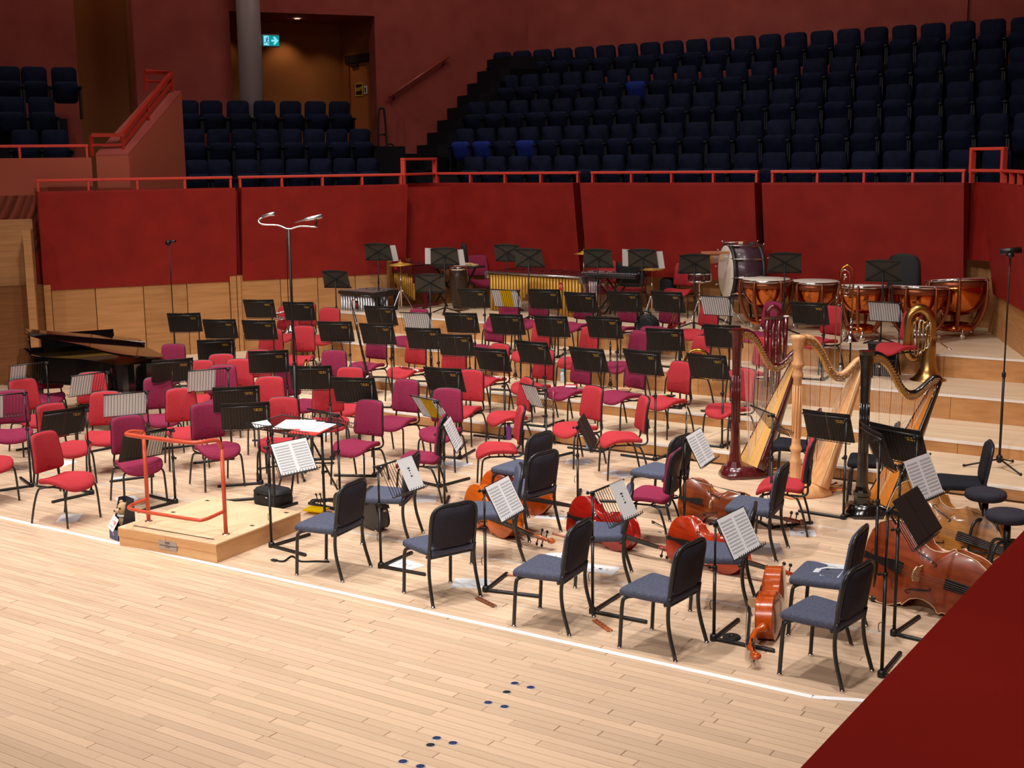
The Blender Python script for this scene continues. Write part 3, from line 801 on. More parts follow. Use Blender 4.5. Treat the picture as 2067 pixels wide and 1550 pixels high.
# colour, seat centre, heading in degrees (plan; 270 = towards the hall), level, row
# rows give each label its landmark
CT = [
 ('r', 132, 965, 8, 0, 'front row beside the conductor rail'), ('r', -28, 931, -8, 0, 'front row beside the conductor rail'),
 ('m', 277, 932, -22, 0, 'front row beside the conductor rail'),
 ('r', 132, 900, -6, 0, 'second left string row'), ('m', 26, 871, -39, 0, 'second left string row'), ('r', 214, 875, -42, 0, 'second left string row'),
 ('m', 436, 902, -22, 0, 'second left string row'), ('r', 374, 867, -35, 0, 'second left string row'),
 ('r', 66, 842, -15, 0, 'third left string row'), ('r', 188, 828, -40, 0, 'third left string row'), ('m', 326, 840, -36, 0, 'third left string row'),
 ('m', 97, 798, -40, 0, 'row beside the grand piano'), ('r', 288, 806, -40, 0, 'row beside the grand piano'), ('r', 405, 800, -48, 0, 'row beside the grand piano'),
 ('r', 565, 890, -58, 0, 'row behind the conductor desk'), ('r', 541, 840, -55, 0, 'row behind the conductor desk'),
 ('m', 449, 812, -48, 0, 'row behind the conductor desk'),
 ('r', 447, 785, -48, 0, 'row at the left end of the steps'), ('m', 342, 761, -60, 0, 'row at the left end of the steps'), ('r', 482, 797, -50, 0, 'row behind the conductor desk'), ('r', 515, 775, -60, 0, 'row at the left end of the steps'),
 ('m', 600, 813, -15, 0, 'row behind the tall twin microphone pole'), ('r', 665, 848, -45, 0, 'row behind the tall twin microphone pole'),
 ('m', 722, 896, -85, 0, 'front centre row'), ('m', 845, 923, -150, 0, 'front centre row'), ('r', 1005, 904, -140, 0, 'front centre row'),
 ('m', 800, 847, -84, 0, 'second centre row'), ('m', 891, 869, -72, 0, 'second centre row'), ('r', 1025, 839, -125, 0, 'second centre row'),
 ('r', 699, 818, -64, 0, 'row just below the first step'), ('r', 934, 824, -82, 0, 'row just below the first step'), ('r', 1163, 861, -112, 0, 'row just below the first step'), ('r', 1255, 882, -138, 0, 'row just below the first step'),
 ('m', 668, 777, -62, 0, 'row just below the first step'), ('m', 742, 736, -88, 1, 'flute row'), ('r', 820, 747, -92, 1, 'flute row'), ('r', 903, 763, -80, 1, 'flute row'), ('r', 985, 764, -98, 1, 'flute row'),
 ('r', 1073, 778, -104, 1, 'flute row'), ('m', 1147, 788, -108, 1, 'flute row'), ('m', 1255, 796, -112, 1, 'flute row'), ('r', 1345, 807, -108, 1, 'flute row'), ('r', 1471, 823, -114, 1, 'flute row'),
 ('r', 604, 721, -65, 1, 'horn row'), ('r', 540, 728, -62, 1, 'horn row'), ('r', 573, 676, -68, 2, 'rear horn row'), ('r', 606, 668, -75, 2, 'rear horn row'), ('r', 655, 681, -72, 2, 'rear horn row'),
 ('m', 828, 683, -88, 2, 'clarinet row'), ('m', 978, 701, -100, 2, 'clarinet row'), ('r', 1070, 714, -104, 2, 'clarinet row'), ('r', 1165, 727, -108, 2, 'clarinet row'), ('m', 1262, 736, -112, 2, 'clarinet row'), ('r', 1388, 750, -114, 2, 'clarinet row'), ('r', 1512, 752, -118, 2, 'clarinet row'),
 ('m', 1012, 654, -92, 3, 'bassoon row'), ('m', 1071, 649, -95, 3, 'bassoon row'), ('m', 1160, 655, -98, 3, 'bassoon row'), ('m', 1248, 661, -102, 3, 'bassoon row'), ('m', 1330, 664, -106, 3, 'bassoon row'), ('r', 1408, 670, -110, 3, 'bassoon row'),
 ('m', 1533, 675, -114, 3, 'brass row below the timpani'), ('r', 1653, 686, -116, 3, 'brass row below the timpani'), ('r', 1811, 699, -122, 3, 'brass row below the timpani'),
 ('m', 972, 566, -40, 4, 'percussion row'), ('r', 1215, 580, -80, 4, 'percussion row'), ('r', 1275, 583, -80, 4, 'percussion row'), ('r', 1372, 586, -85, 4, 'percussion row'), ('m', 1108, 566, -80, 4, 'percussion row'),
 ('r', 1578, 977, -163, 0, 'crimson chair beside the harps'), ('m', 1310, 997, -170, 0, 'burgundy chair among the cellos'),
]
rowsd = {}
for c in CT: rowsd.setdefault(c[5], []).append(c)
for row, cs in rowsd.items():
    cs.sort(key=lambda c: c[1])
    for i, (c, u, v, hd, lv, _) in enumerate(cs):
        same = [q for q in cs if q[0] == c]
        k = same.index(cs[i])
        if len(cs) == 1: lb = row.replace('chair', 'upholstered chair')
        elif len(same) == 1: lb = 'the only %s upholstered chair in the %s' % (CNAME[c], row)
        else: lb = '%s chair, %s %s one from left, %s' % (CNAME[c], ORD[k], CNAME[c], row)
        p = P(u, v, Z[lv] + .44)
        t = thing('orchestra_chair', lb, 'chair', (p.x, p.y, Z[lv]), math.radians(hd) - PI / 2, 'red chairs of the orchestra')
        stamp(CH[c], t)
# blue-grey cello chairs from their feet: front-left, rear-left, rear-right (image), level 0
def feet_pose(bl, br):
    """rear feet seen in the photograph -> plan pose (rear feet are .45 m apart, .255 m behind the origin)"""
    a, b = P(bl[0], bl[1], 0), P(br[0], br[1], 0)
    mid = (a + b) / 2; d = (b - a); d.z = 0; d.normalize()
    f = Vector((-d.y, d.x, 0))
    return mid + f * .255, math.atan2(f.y, f.x)
CC_T = [((690, 1177), (750, 1145), 'blue-grey cello chair nearest the conductor podium'), ((873.6, 1229), (971, 1206), 'blue-grey chair, second from the podium in the front cello row'),
        ((1148, 1286), (1200, 1246), 'blue-grey chair, third from the podium in the front cello row'), ((1363.8, 1337), (1426, 1299), 'blue-grey chair, fourth from the podium in the front cello row'),
        ((1699, 1398), (1761, 1355), 'blue-grey chair nearest the viewer at the right end of the front cello row'),
        ((1067.7, 1096), (1133.5, 1074), 'blue-grey chair with its back turned between the orange cello and the red cello'),
        ((828, 1106), (855, 1076), 'blue-grey chair in front of the matte black cello'),
        ((1060, 1143), (1050, 1100), 'blue-grey chair beside the orange cello and its lit sheet music'),
        ((1275, 1192), (1275, 1154), 'blue-grey chair beside the red cello'), ((1514, 1248), (1524, 1203), 'blue-grey chair in front of the orange-red cello'),
        ((1568, 1134), (1590, 1108), 'blue-grey chair with its back to the crimson chair by the harps')]
for bl, br, lb in CC_T:
    p, a = feet_pose(bl, br)
    if a > 0 and a < 1.6 and False: a += PI
    t = thing('cello_chair', lb, 'chair', (p.x, p.y, 0), a - PI / 2, 'blue-grey cello chairs'); stamp(CC['s'], t)
for (u, v, hd, k, lb) in [(1052, 940, 176, 's', 'blue-grey chair half hidden behind the chair by the orange cello'), (1333, 946, 175, 's', 'blue-grey chair behind the dark red harp pillar'),
                          (1668, 1155, 185, 's', 'blue-grey chair with white papers on its seat'),
                          (1602, 893, 190, 'b', 'black padded chair behind the pale wooden harp'), (1758, 925, 195, 'b', 'black padded chair behind the black harp'), (1940, 968, 200, 'b', 'black padded chair at the foot of the steps by the round stools')]:
    p = P(u, v, .455)
    t = thing('cello_chair' if k == 's' else 'padded_chair', lb, 'chair', (p.x, p.y, 0), math.radians(hd) - PI / 2, 'blue-grey cello chairs' if k == 's' else 'black padded chairs'); stamp(CC[k], t)
# round stools
pr = Proto()
pr.add('seat', MB().lathe([(0, .62), (.15, .62), (.168, .635), (.172, .66), (.165, .685), (.14, .697), (0, .70)], 28), M_backpad)
pr.add('post', MB().tube([(0, 0, .2), (0, 0, .62)], .028, 12), M_tube)
for k in range(4):
    pr.add('leg', MB().tube(spline([(0, 0, .44), (.09, 0, .445), (.15, 0, .38), (.19, 0, .15), (.215, 0, .01)], 4), .0135, 8), M_tube, RZ(45 + 90 * k))
pr.add('foot_ring', MB().tube([(.18 * math.cos(a * PI / 12), .18 * math.sin(a * PI / 12), .2) for a in range(24)], .009, 6, closed=True), M_tube)
for (u, v, lb) in [(1990, 993, 'round black padded stool in front of the black chair by the steps'), (2035, 1036, 'round black padded stool half hidden by the red balcony ledge')]:
    p = P(u, v, .68); t = thing('round_stool', lb, 'stool', (p.x, p.y, 0), .3, 'round bass stools'); stamp(pr, t)
# ------------------------------------------------------------------ music stands
M_wire = mat('stand_wire', rgb(30, 30, 32), .35, spec=.5)
M_folder = mat('folder_black', rgb(44, 38, 36), .6, spec=.3)
M_folder_in = mat('folder_inner', rgb(30, 28, 28), .6)
M_gold = mat('gold_lettering', rgb(214, 170, 70), .4)
M_paper = mat('paper', rgb(246, 247, 250), .8, spec=.1)
def translucent(mt, col, k=.4):
    tr_ = N(mt, 'ShaderNodeBsdfTranslucent'); tr_.inputs[0].default_value = col; mx = N(mt, 'ShaderNodeMixShader'); mx.inputs[0].default_value = k
    out = [n for n in mt.node_tree.nodes if n.type == 'OUTPUT_MATERIAL'][0]
    L(mt, BS(mt).outputs[0], mx.inputs[1]); L(mt, tr_.outputs[0], mx.inputs[2]); L(mt, mx.outputs[0], out.inputs[0])
translucent(M_paper, rgb(240, 240, 240))
M_yellow = mat('yellow_paper', rgb(246, 212, 10), .8, spec=.1)
translucent(M_yellow, rgb(246, 212, 10))
M_ink = mat('ink', rgb(40, 40, 46), .8, spec=.1)
# engraved music: grey stave lines across a white sheet, two columns
M_score = mat('printed_music', rgb(246, 247, 250), .8, spec=.1)
def score_nodes(mt):
    tc = N(mt, 'ShaderNodeTexCoord'); sp = N(mt, 'ShaderNodeSeparateXYZ'); L(mt, tc.outputs['Generated'], sp.inputs[0])
    def M(op, a, b=None, c=None):
        n = N(mt, 'ShaderNodeMath', operation=op)
        for i, q in enumerate((a, b, c)):
            if q is None: continue
            if isinstance(q, (int, float)): n.inputs[i].default_value = q
            else: L(mt, q, n.inputs[i])
        return n.outputs[0]
    x, y = sp.outputs[0], sp.outputs[1]
    row = M('FRACT', M('MULTIPLY', y, 12.0))
    instave = M('MULTIPLY', M('GREATER_THAN', row, .22), M('LESS_THAN', row, .78))
    half = M('FRACT', M('MULTIPLY', x, 2.0))
    inx = M('MULTIPLY', M('GREATER_THAN', half, .1), M('LESS_THAN', half, .92))
    iny = M('MULTIPLY', M('GREATER_THAN', y, .06), M('LESS_THAN', y, .9))
    nz = N(mt, 'ShaderNodeTexNoise'); nz.inputs['Scale'].default_value = 60; nz.inputs['Detail'].default_value = 3
    L(mt, tc.outputs['Generated'], nz.inputs['Vector'])
    ink = M('MULTIPLY', M('MULTIPLY', instave, inx), M('MULTIPLY', iny, M('ADD', M('MULTIPLY', nz.outputs['Fac'], .9), .0)))
    mx = N(mt, 'ShaderNodeMix', data_type='RGBA')
    mx.inputs[6].default_value = rgb(246, 247, 250); mx.inputs[7].default_value = rgb(70, 72, 84)
    L(mt, ink, mx.inputs[0]); L(mt, mx.outputs[2], BS(mt).inputs['Base Color'])
score_nodes(M_score)

RL, RWD = .30, .46          # rack length and width
def rack_axes(tilt):
    a = math.radians(tilt)
    dn = Vector((0, -math.sin(a), -math.cos(a)))       # down the desk, towards the player
    out = Vector((0, -math.cos(a), math.sin(a)))       # off the desk, towards the player
    return dn, out
def rack_mesh(tilt):
    dn, out = rack_axes(tilt)
    mb = MB()
    mb.tube([(-.035, 0, 0), (RWD + .01, 0, 0)], .0085, 6)
    for i in range(14):
        x = .02 + (RWD - .03) * i / 13
        p = Vector((x, 0, 0))
        mb.tube([p, p + dn * RL, p + dn * (RL + .012) + out * .012, p + dn * RL + out * .05, p + dn * (RL - .02) + out * .058], .0028, 4, caps=False)
    q = dn * RL
    mb.tube([Vector((.01, 0, 0)) + q, Vector((RWD, 0, 0)) + q], .004, 5)
    mb.tube([Vector((.01, 0, 0)) + q + out * .05, Vector((RWD, 0, 0)) + q + out * .05], .004, 5)
    mb.tube([Vector((0, 0, 0)), dn * .10], .006, 5)
    return mb.mesh('rack', M_wire)
RACK = {}
def rack_for(t):
    if t not in RACK: RACK[t] = rack_mesh(t)
    return RACK[t]
BASE_M = MB().bbox((0, .235, .014), (.03, .47, .026), .006, None).mesh('foot_bar', M_stand)
HUB_M = MB().lathe([(.028, 0), (.03, .004), (.03, .035), (.02, .05), (.0, .05)], 10).mesh('hub', M_stand)
POLE_M = MB().lathe([(.0125, 0), (.0125, 1)], 10).mesh('pole', M_stand)
POLE_U = MB().lathe([(.009, 0), (.009, 1)], 8).mesh('upper_pole', M_stand)
CLAMP_M = MB().lathe([(.012, -.02), (.018, -.016), (.018, .016), (.012, .02)], 10).tube([(0, 0, 0), (0, .035, 0)], .006, 6).lathe([(.0, .035), (.014, .037), (.014, .05), (0, .052)], 8, RX(-90)).mesh('clamp', M_stand)
HOOK_M = MB().tube(spline([(0, .012, .035), (0, .03, .03), (0, .036, 0), (0, .03, -.03), (0, .022, -.03)], 3), .003, 5).mesh('hook', M_wire)

def build_stand(x, y, zl, h, hd, tilt, label, bar=.5):
    t = thing('music_stand', label, 'music stand', (x, y, zl), hd - PI / 2, 'wire rack music stands')
    hub = link('base_hub', HUB_M, t)
    link('foot_bar', BASE_M, t, RZ(-90 + 4)); link('foot_bar', BASE_M, t, RZ(180 + 4))
    link('pole', POLE_M, t, Matrix.Diagonal((1, 1, h * .62 - .03, 1)) @ TR(0, 0, 0) if False else TR(0, 0, .03) @ Matrix.Diagonal((1, 1, h * .62 - .03, 1)))
    link('upper_pole', POLE_U, t, TR(0, 0, h * .6) @ Matrix.Diagonal((1, 1, h * .4, 1)))
    link('clamp', CLAMP_M, t, TR(0, 0, h * .62)); link('clamp', CLAMP_M, t, TR(0, 0, h - .012))
    link('hook', HOOK_M, t, TR(0, 0, h * .3))
    link('rack', rack_for(tilt), t, TR(0, 0, h))
    return t
def desk_frame(t, h, tilt, off=.006, top=0.0):
    """world matrix with x along the bar, y up the desk, z towards the player; origin on the top bar at the pole"""
    dn, out = rack_axes(tilt)
    Rm = Matrix.Identity(4)
    for i in range(3): Rm[i][0], Rm[i][1], Rm[i][2] = ((1, 0, 0)[i], -dn[i], out[i])
    return TR(t.location) @ Matrix.Rotation(t.rotation_euler.z, 4, 'Z') @ TR(0, 0, h) @ Rm @ TR(0, -top, off)
FOLD_H = .335
cov = MB().bbox((0, 0, .003), (.252, FOLD_H, .006), .002).mesh('cover', M_folder)
inn = MB().box((0, 0, .0085), (.236, FOLD_H - .02, .004)).mesh('inner_pocket', M_folder_in)
gm = MB()
rg = random.Random(5)
for r_ in range(2):
    xx = -.042
    while xx < .042:
        wl_ = rg.uniform(.009, .016); gm.box((xx + wl_ / 2, .012 - .020 * r_ , -.0008), (wl_, .012, .0012)); xx += wl_ + .004
    # two short lines of small gold capitals
GOLD_MESH = gm.mesh('gold_lettering', M_gold)
def folder(t, h, tilt, label, x0=-.03, drop=.0):
    Mw = desk_frame(t, h, tilt, .008, 0)
    f = thing('music_folder', label, 'folder', M=Mw @ TR(x0 + .255, -RL + FOLD_H / 2 + .006 - drop, 0), group='black orchestra folders')
    link('cover', cov, f, TR(-.127, 0, .004) @ RY(2.5)); link('cover', cov, f, TR(.127, 0, .004) @ RY(-2.5))
    link('inner_pocket', inn, f, TR(-.127, 0, .004) @ RY(2.5)); link('inner_pocket', inn, f, TR(.127, 0, .004) @ RY(-2.5))
    link('gold_lettering', GOLD_MESH, f, TR(-.135, .075, -.001))
    return f
def sheet(t, h, tilt, xa, xb, label, mt=None, hh=.30, name='sheet_music', top=.0, cat='sheet music'):
    mb = MB().box((0, 0, .001), (xb - xa, hh, .002))
    return single(name, mb, mt or M_paper, label, cat, M=desk_frame(t, h, tilt, .006, 0) @ TR((xa + xb) / 2, -RL + hh / 2 + .004 + top, 0), group='sheet music on the stands')
def py_(u, v, y):
    d = ray(u, v); return CAM_POS + d * ((y - CAM_POS.y) / d.y)
COND = Vector((.4, .9, 0))
def heading_cond(x, y): return math.atan2(COND.y - y, COND.x - x) + PI     # direction looked in by the player is towards COND; stand faces it
# id, pole top, (foot px | y), level, far end of bar or None, content, where
ST = [
 ('W', (93, 731), 2.4, 0, (19, 739), 'white pages', 'stand by the burgundy chair next to the piano keyboard', (.24, .43)),
 ('W', (49, 793), .9, 0, (-30, 790), 'white pages', 'stand cut by the left frame edge', (.22, .46)),
 ('W', (212, 750), (229, 906), 0, (163, 758), 'white pages', 'stand in front of the crimson chair under the piano', (.17, .45)),
 ('F', (171, 826), (187, 998), 0, (92, 836), 'black folder', 'nearest folder stand beside the front left crimson chair', None),
 ('W', (295, 790), (307, 963), 0, (194, 796), 'white pages', 'wide white page stand behind the conductor rail', (.0, .46)),
 ('G', (343, 866), (357, 1016), 0, (272, 880), 'black folder and white page', 'stand seen through the conductor rail', None),
 ('F', (385, 729), 3.3, 0, (305, 735), 'black folder', 'stand in front of the piano tail', None),
 ('W', (459.6, 743), 3.0, 0, (384, 750), 'white pages', 'stand right of the piano tail', (.14, .46)),
 ('F', (467, 690), 5.1, 0, (402, 692), 'black folder', 'stand below the two left wall stands', None),
 ('F', (577, 713), 4.2, 0, (502, 716), 'black folder', 'stand left of the twin microphone pole, upper', None),
 ('F', (664, 745), 3.6, 0, (582, 746), 'black folder', 'stand behind the twin microphone pole', None),
 ('F', (750, 770), 3.2, 0, (668, 770), 'black folder', 'stand right of the twin microphone pole', None),
 ('F', (518, 786), 2.3, 0, (425, 790), 'black folder', 'farther of two stands behind the conductor desk', None),
 ('F', (538, 819), 1.9, 0, (436, 824), 'black folder', 'nearer of two stands behind the conductor desk', None),
 ('N', (680, 836), (688, 1032), 0, (626, 825), 'empty rack', 'empty tilted rack right of the conductor desk', None),
 ('S', (536, 902), (552, 1105), 0, (606, 883), 'open score', 'stand at the right corner of the podium', (.04, .44)),
 ('H', (763, 941), (769.6, 1146), 0, (821, 922), 'single page', 'stand before the matte black cello', (.24, .45)),
 ('S', (977, 989), (981, 1194), 0, (1015, 965), 'open score', 'stand over the orange cello', (.02, .45)),
 ('H', (1194, 993), (1198, 1238), 0, (1250, 970), 'single page', 'stand over the red cello', (.24, .45)),
 ('S', (1442, 1055), (1443, 1293), 0, (1498, 1027), 'open score', 'stand over the orange-red cello', (.02, .45)),
 ('S', (1383, 886), 2.75, 0, (1416, 866), 'open score', 'stand by the dark red harp foot', (.02, .45)),
 ('E', (895, 861), (897.4, 1028), 0, None, 'turned score', 'stand seen edge-on in the centre', (.02, .45)),
 ('F', (922, 751), (932, 927), 0, (858, 748), 'black folder', 'stand over the second centre row', None),
 ('Y', (883, 809), 3.2, 0, (827, 798), 'yellow and white pages', 'low stand in the centre row', None),
 ('E2', (1166, 861), (1166, 1013), 0, None, 'turned black folder', 'stand seen edge-on before the crimson chairs', None),
 ('W', (1102, 784), 4.9, 0, (1058, 773), 'white page', 'tilted stand left of the crimson chairs', (.2, .45)),
 ('F', (1100, 698), 5.9, 1, (1040, 692), 'black folder', 'flute', None), ('F', (1214.7, 712), (1212, 913), 0, (1150, 708), 'black folder', 'oboe', None),
 ('F', (1322, 717), (1324, 930), 0, (1251, 713), 'black folder', 'oboe', None), ('F', (1018, 712), (1019, 887), 0, (970, 707), 'black folder', 'flute', None),
 ('F', (884, 669), 6.0, 1, (825, 667), 'black folder', 'flute', None), ('F', (947, 682), (950.6, 842), 1, (897, 680), 'black folder', 'flute', None),
 ('F', (788, 660), (793, 824), 1, (738, 657), 'black folder', 'flute', None), ('F', (1460, 725), 5.95, 1, (1380, 725), 'black folder', 'oboe', None),
 ('F', (705, 655), 6.0, 1, (648, 653), 'black folder', 'horn', None), ('F', (628, 615), 7.25, 2, (583, 613), 'black folder', 'horn', None), ('F', (551, 652), 6.0, 1, (496, 650), 'black folder', 'horn', None),
 ('F', (548, 610), 7.25, 2, (495, 608), 'black folder', 'horn', None), ('F', (471, 650), 5.9, 1, (421, 648), 'black folder', 'horn', None), ('F', (400, 637), 5.9, 1, (349, 636), 'black folder', 'horn', None),
 ('F', (792, 624), 7.25, 2, (746, 621), 'black folder', 'clarinet', None), ('W', (867, 632), 7.25, 2, (815, 630), 'white pages', 'white page stand in the clarinet row', (.0, .42)), ('F', (958, 638), 7.25, 2, (898, 636), 'black folder', 'clarinet', None),
 ('F', (1050, 641), 7.25, 2, (996, 639), 'black folder', 'clarinet', None), ('F', (1140, 645), 7.25, 2, (1086, 643), 'black folder', 'clarinet', None), ('F', (1246, 647), 7.25, 2, (1184, 645), 'black folder', 'clarinet', None),
 ('F', (1374, 671), 7.2, 2, (1305, 672), 'black folder', 'clarinet', None), ('F', (1490, 664), 7.25, 2, (1424, 664), 'black folder', 'clarinet', None),
 ('F', (978, 589), 8.45, 3, (927, 586), 'black folder', 'bassoon', None), ('Y', (1046, 586), 8.45, 3, (989, 583), 'white and yellow pages', 'bright yellow page stand in the bassoon row', None), ('F', (1126, 590), 8.45, 3, (1071, 589), 'black folder', 'bassoon', None),
 ('F', (1197, 597), 8.45, 3, (1149, 595), 'black folder', 'bassoon', None), ('F', (1286, 595), 8.45, 3, (1228, 593), 'black folder', 'bassoon', None), ('F', (1372, 596), 8.45, 3, (1318, 593), 'black folder', 'bassoon', None),
 ('W', (1474, 600), 8.45, 3, (1414, 598), 'white pages', 'white page stand below the snare drum', (.0, .45)), ('F', (1664, 618), 8.45, 3, (1592, 617), 'black folder', 'trombone', None), ('W', (1818, 612), (1812, 752), 3, (1746, 611), 'white pages', 'white page stand beside the tuba', (.0, .45)),
 ('F', (1707, 845), (1704, 1048), 0, (1620, 834), 'black folder', 'folder stand in front of the pale wooden harp', None), ('F', (1852, 880), 2.3, 0, (1768, 864), 'black folder', 'folder stand in front of the black harp', None),
 ('N2', (1560, 836), 3.55, 0, (1489, 808), 'empty rack', 'empty rack across the dark red harp', None),
 ('E3', (1774, 886), (1767, 1214), 0, None, 'turned black folder', 'tall stand with a turned folder by the black harp', None),
 ('S2', (1816, 938), (1806.5, 1283), 0, None, 'loose white score', 'tall stand by the double basses', (.04, .44)), ('E4', (1793, 1032), (1779, 1366), 0, None, 'white-tagged black folder', 'nearest stand by red ledge', None),
]
cnt = {}
TXT_I = None
for (kind, top, foot, lv, far, cont, where, span) in ST:
    zl = Z[lv]
    if isinstance(foot, tuple): p = P(foot[0], foot[1], zl); x, y = p.x, p.y
    else: p = py_(top[0], top[1], foot); x, y = p.x, foot
    q = py_(top[0], top[1], y); h = q.z - zl; x = (x + q.x) / 2
    hc = math.atan2(COND.y - y, COND.x - x)
    hd = hc
    if far:
        f_ = P(far[0], far[1], q.z); d = f_ - q; hm = math.atan2(d.y, d.x) + PI / 2
        dd = (hm - hc + PI) % (2 * PI) - PI
        hd = hc + (max(-.9, min(.9, dd)) * (.75 if kind in 'SHN' else .5) if 'harp' not in where and not (kind == 'Y' and lv == 0) else dd)
    tilt = 24
    if kind in ('S', 'H'): tilt = 28
    if kind == 'N': tilt = 52
    if kind == 'N2': tilt = 40; 
    if kind == 'Y' and lv == 0: tilt = 34
    if kind == 'E': hd = math.radians(-153)
    if kind == 'E2': hd = math.radians(203); tilt = 26
    if kind == 'E3': hd = math.radians(217); tilt = 24
    if kind == 'S2': hd = math.radians(170); tilt = 24
    if kind == 'E4': hd = math.radians(178); tilt = 34
    plain = len(where.split()) == 1
    if plain:
        cnt[where] = cnt.get(where, 0) + 1
        grp = sorted([s_ for s_ in ST if s_[6] == where], key=lambda s_: s_[1][0])
        k = [s_[1] for s_ in grp].index(top)
        nm = '%s folder stand from the left in the %s row' % (ORD[k], where)
        lbS, lbF = 'black wire stand, ' + nm, 'open black folder on the ' + nm
    else:
        lbS = 'wire stand with %s, %s' % (cont, where) if kind[0] != 'N' else where
        lbF = cont + ' on ' + where
    t = build_stand(x, y, zl, h, hd, tilt, lbS)
    if kind == 'F': folder(t, h, tilt, lbF, -.035)
    elif kind == 'G':
        folder(t, h, tilt, 'black folder on the ' + where, .04, .02); sheet(t, h, tilt, .06, .24, 'white page beside the black folder on the ' + where, M_paper).location += Vector((0, 0, 0))
    elif kind == 'W': sheet(t, h, tilt, span[0], span[1], lbF)
    elif kind == 'Y':
        sheet(t, h, tilt, .0, .46, 'white pages on the ' + where)
        o = sheet(t, h, tilt, .13, .31, 'yellow page among white ones on the ' + where, M_yellow, .3); o.matrix_world = o.matrix_world @ TR(0, 0, -.004)
    elif kind in ('S', 'S2', 'E'):
        o = sheet(t, h, tilt, span[0], span[1], 'printed ' + lbF, M_score, .31)
        if kind != 'S2': 
            b = MB().box((0, 0, -.002), (span[1] - span[0] + .02, .325, .003)); part('backing_folder', b, M_folder, o)
    elif kind == 'H':
        o = sheet(t, h, tilt, span[0], span[1], 'white page with a few words on the ' + where, M_paper, .30)
        tm = MB()
        for i, (yy, w_) in enumerate([(.05, .03), (.028, .018), (.002, .008), (-.025, .024)]): tm.box((0, yy, .0025), (w_, .012, .001))
        part('printed_words', tm, M_ink, o)
    elif kind in ('E2', 'E3', 'E4'):
        f = folder(t, h, tilt, lbF, -.02 if kind != 'E4' else .09)
        if kind == 'E4': part('white_tag', MB().box((.18, -.13, -.0015), (.06, .05, .002)), M_paper, f); part('blue_tag', MB().box((.18, -.10, -.0015), (.06, .012, .002)), mat('tag_blue', rgb(60, 60, 170), .5), f)

# ------------------------------------------------------------------ solid-desk percussion stands
def perc_desk():
    pr = Proto()
    W_, H_ = .50, .34
    out = [(-W_ / 2, -H_ / 2), (W_ / 2, -H_ / 2), (W_ / 2 - .02, H_ / 2 - .03)] + [(W_ / 2 - .02 - (W_ - .04) * k / 8, H_ / 2 - .03 + .03 * math.sin(PI * k / 8)) for k in range(1, 8)] + [(-W_ / 2 + .02, H_ / 2 - .03)]
    T = TR(0, 0, 0) @ RX(70)
    pr.add('desk', MB().prism(out, -.002, .002, T), M_desk)
    ribs = MB()
    for (a, b) in [((-.24, .14), (0, 0)), ((.24, .14), (0, 0)), ((-.24, -.15), (0, 0)), ((.24, -.15), (0, 0)), ((-.24, .135), (.24, .135)), ((-.25, -.16), (.25, -.16))]:
        ribs.tube([T @ Vector((a[0], a[1], -.008)), T @ Vector((b[0], b[1], -.012))], .008, 4)
    pr.add('brace', ribs, M_stand)
    pr.add('lip', MB().box((0, 0, 0), (.5, .05, .004)), M_desk, T @ TR(0, -.17, .025) @ RX(90))
    pr.add('pole', MB().tube([(0, .02, -1.08), (0, .02, -.02)], .011, 8).lathe([(.016, -.62), (.018, -.60), (.018, -.56), (.016, -.54)], 8, TR(0, .02, 0)), M_stand)
    bs = MB()
    for k in range(3):
        a = math.radians(90 + 120 * k)
        bs.tube(spline([(0, .02, -1.02), (.1 * math.cos(a), .02 + .1 * math.sin(a), -1.06), (.28 * math.cos(a), .02 + .28 * math.sin(a), -1.135)], 4), .013, 5, flat=1.6)
    pr.add('tripod_base', bs, M_stand)
    return pr
M_desk = mat('desk_panel', rgb(52, 50, 46), .45, spec=.5)
PD = perc_desk()
for (u, v, y, lv, hd, lb, pages) in [
        (678, 563, 6.0, None, -75, 'behind the vibraphone', ()), (763, 508, 9.95, 4, -70, 'behind the xylophone', (1,)), (897, 517, 10.2, 4, -62, 'with white pages folded over both sides', (-1, 1)),
        (868, 571, 8.75, 3, -62, 'below the suspended cymbal', ()), (1024, 510, 11.0, 4, -80, 'left one of the overlapping pair behind the marimba', ()), (1068, 520, 9.75, 4, -78, 'in front of the marimba', ()),
        (1207, 521, 10.4, 4, -78, 'in front of the glockenspiel, without pages', ()), (1297, 521, 10.8, 4, -76, 'with a long white page over its right side', (-1, 1)), (1402, 532, 10.33, 4, -64, 'in front of the snare drum', ()),
        (1584, 530, 10.3, 4, -66, 'over the first copper kettledrum', ()), (1783, 546, 9.96, 4, -78, 'between the third and fourth copper kettledrums', ())]:
    if lv is None: lv = 3; y = 8.9
    p = py_(u, v, y)
    hgt = p.z - Z[lv]
    t = thing('percussion_stand', 'black solid desk stand ' + lb, 'music stand', (p.x, p.y, p.z), math.radians(hd) - PI / 2, 'solid black percussion stands')
    stamp(PD, t)
    s_ = (hgt) / 1.14
    for ch in t.children:
        if ch.name.startswith(('pole', 'tripod')): ch.scale = (1, 1, s_)
    for sgn in pages:
        w_ = .20
        single('sheet_music', MB().box((0, 0, 0), (w_, .30, .003)), M_paper, 'white page over the %s edge, desk stand %s' % ('right' if sgn > 0 else 'left', lb.replace('with white pages folded over both sides', 'behind the vibraphone tray').replace('with a long white page over its right side', 'left of the snare drum')), 'sheet music',
               M=t.matrix_basis @ RX(70) @ TR(-sgn * .24, -.01 - .03 * (sgn > 0), .02) @ RZ(-4 * sgn), group='sheet music on the stands')
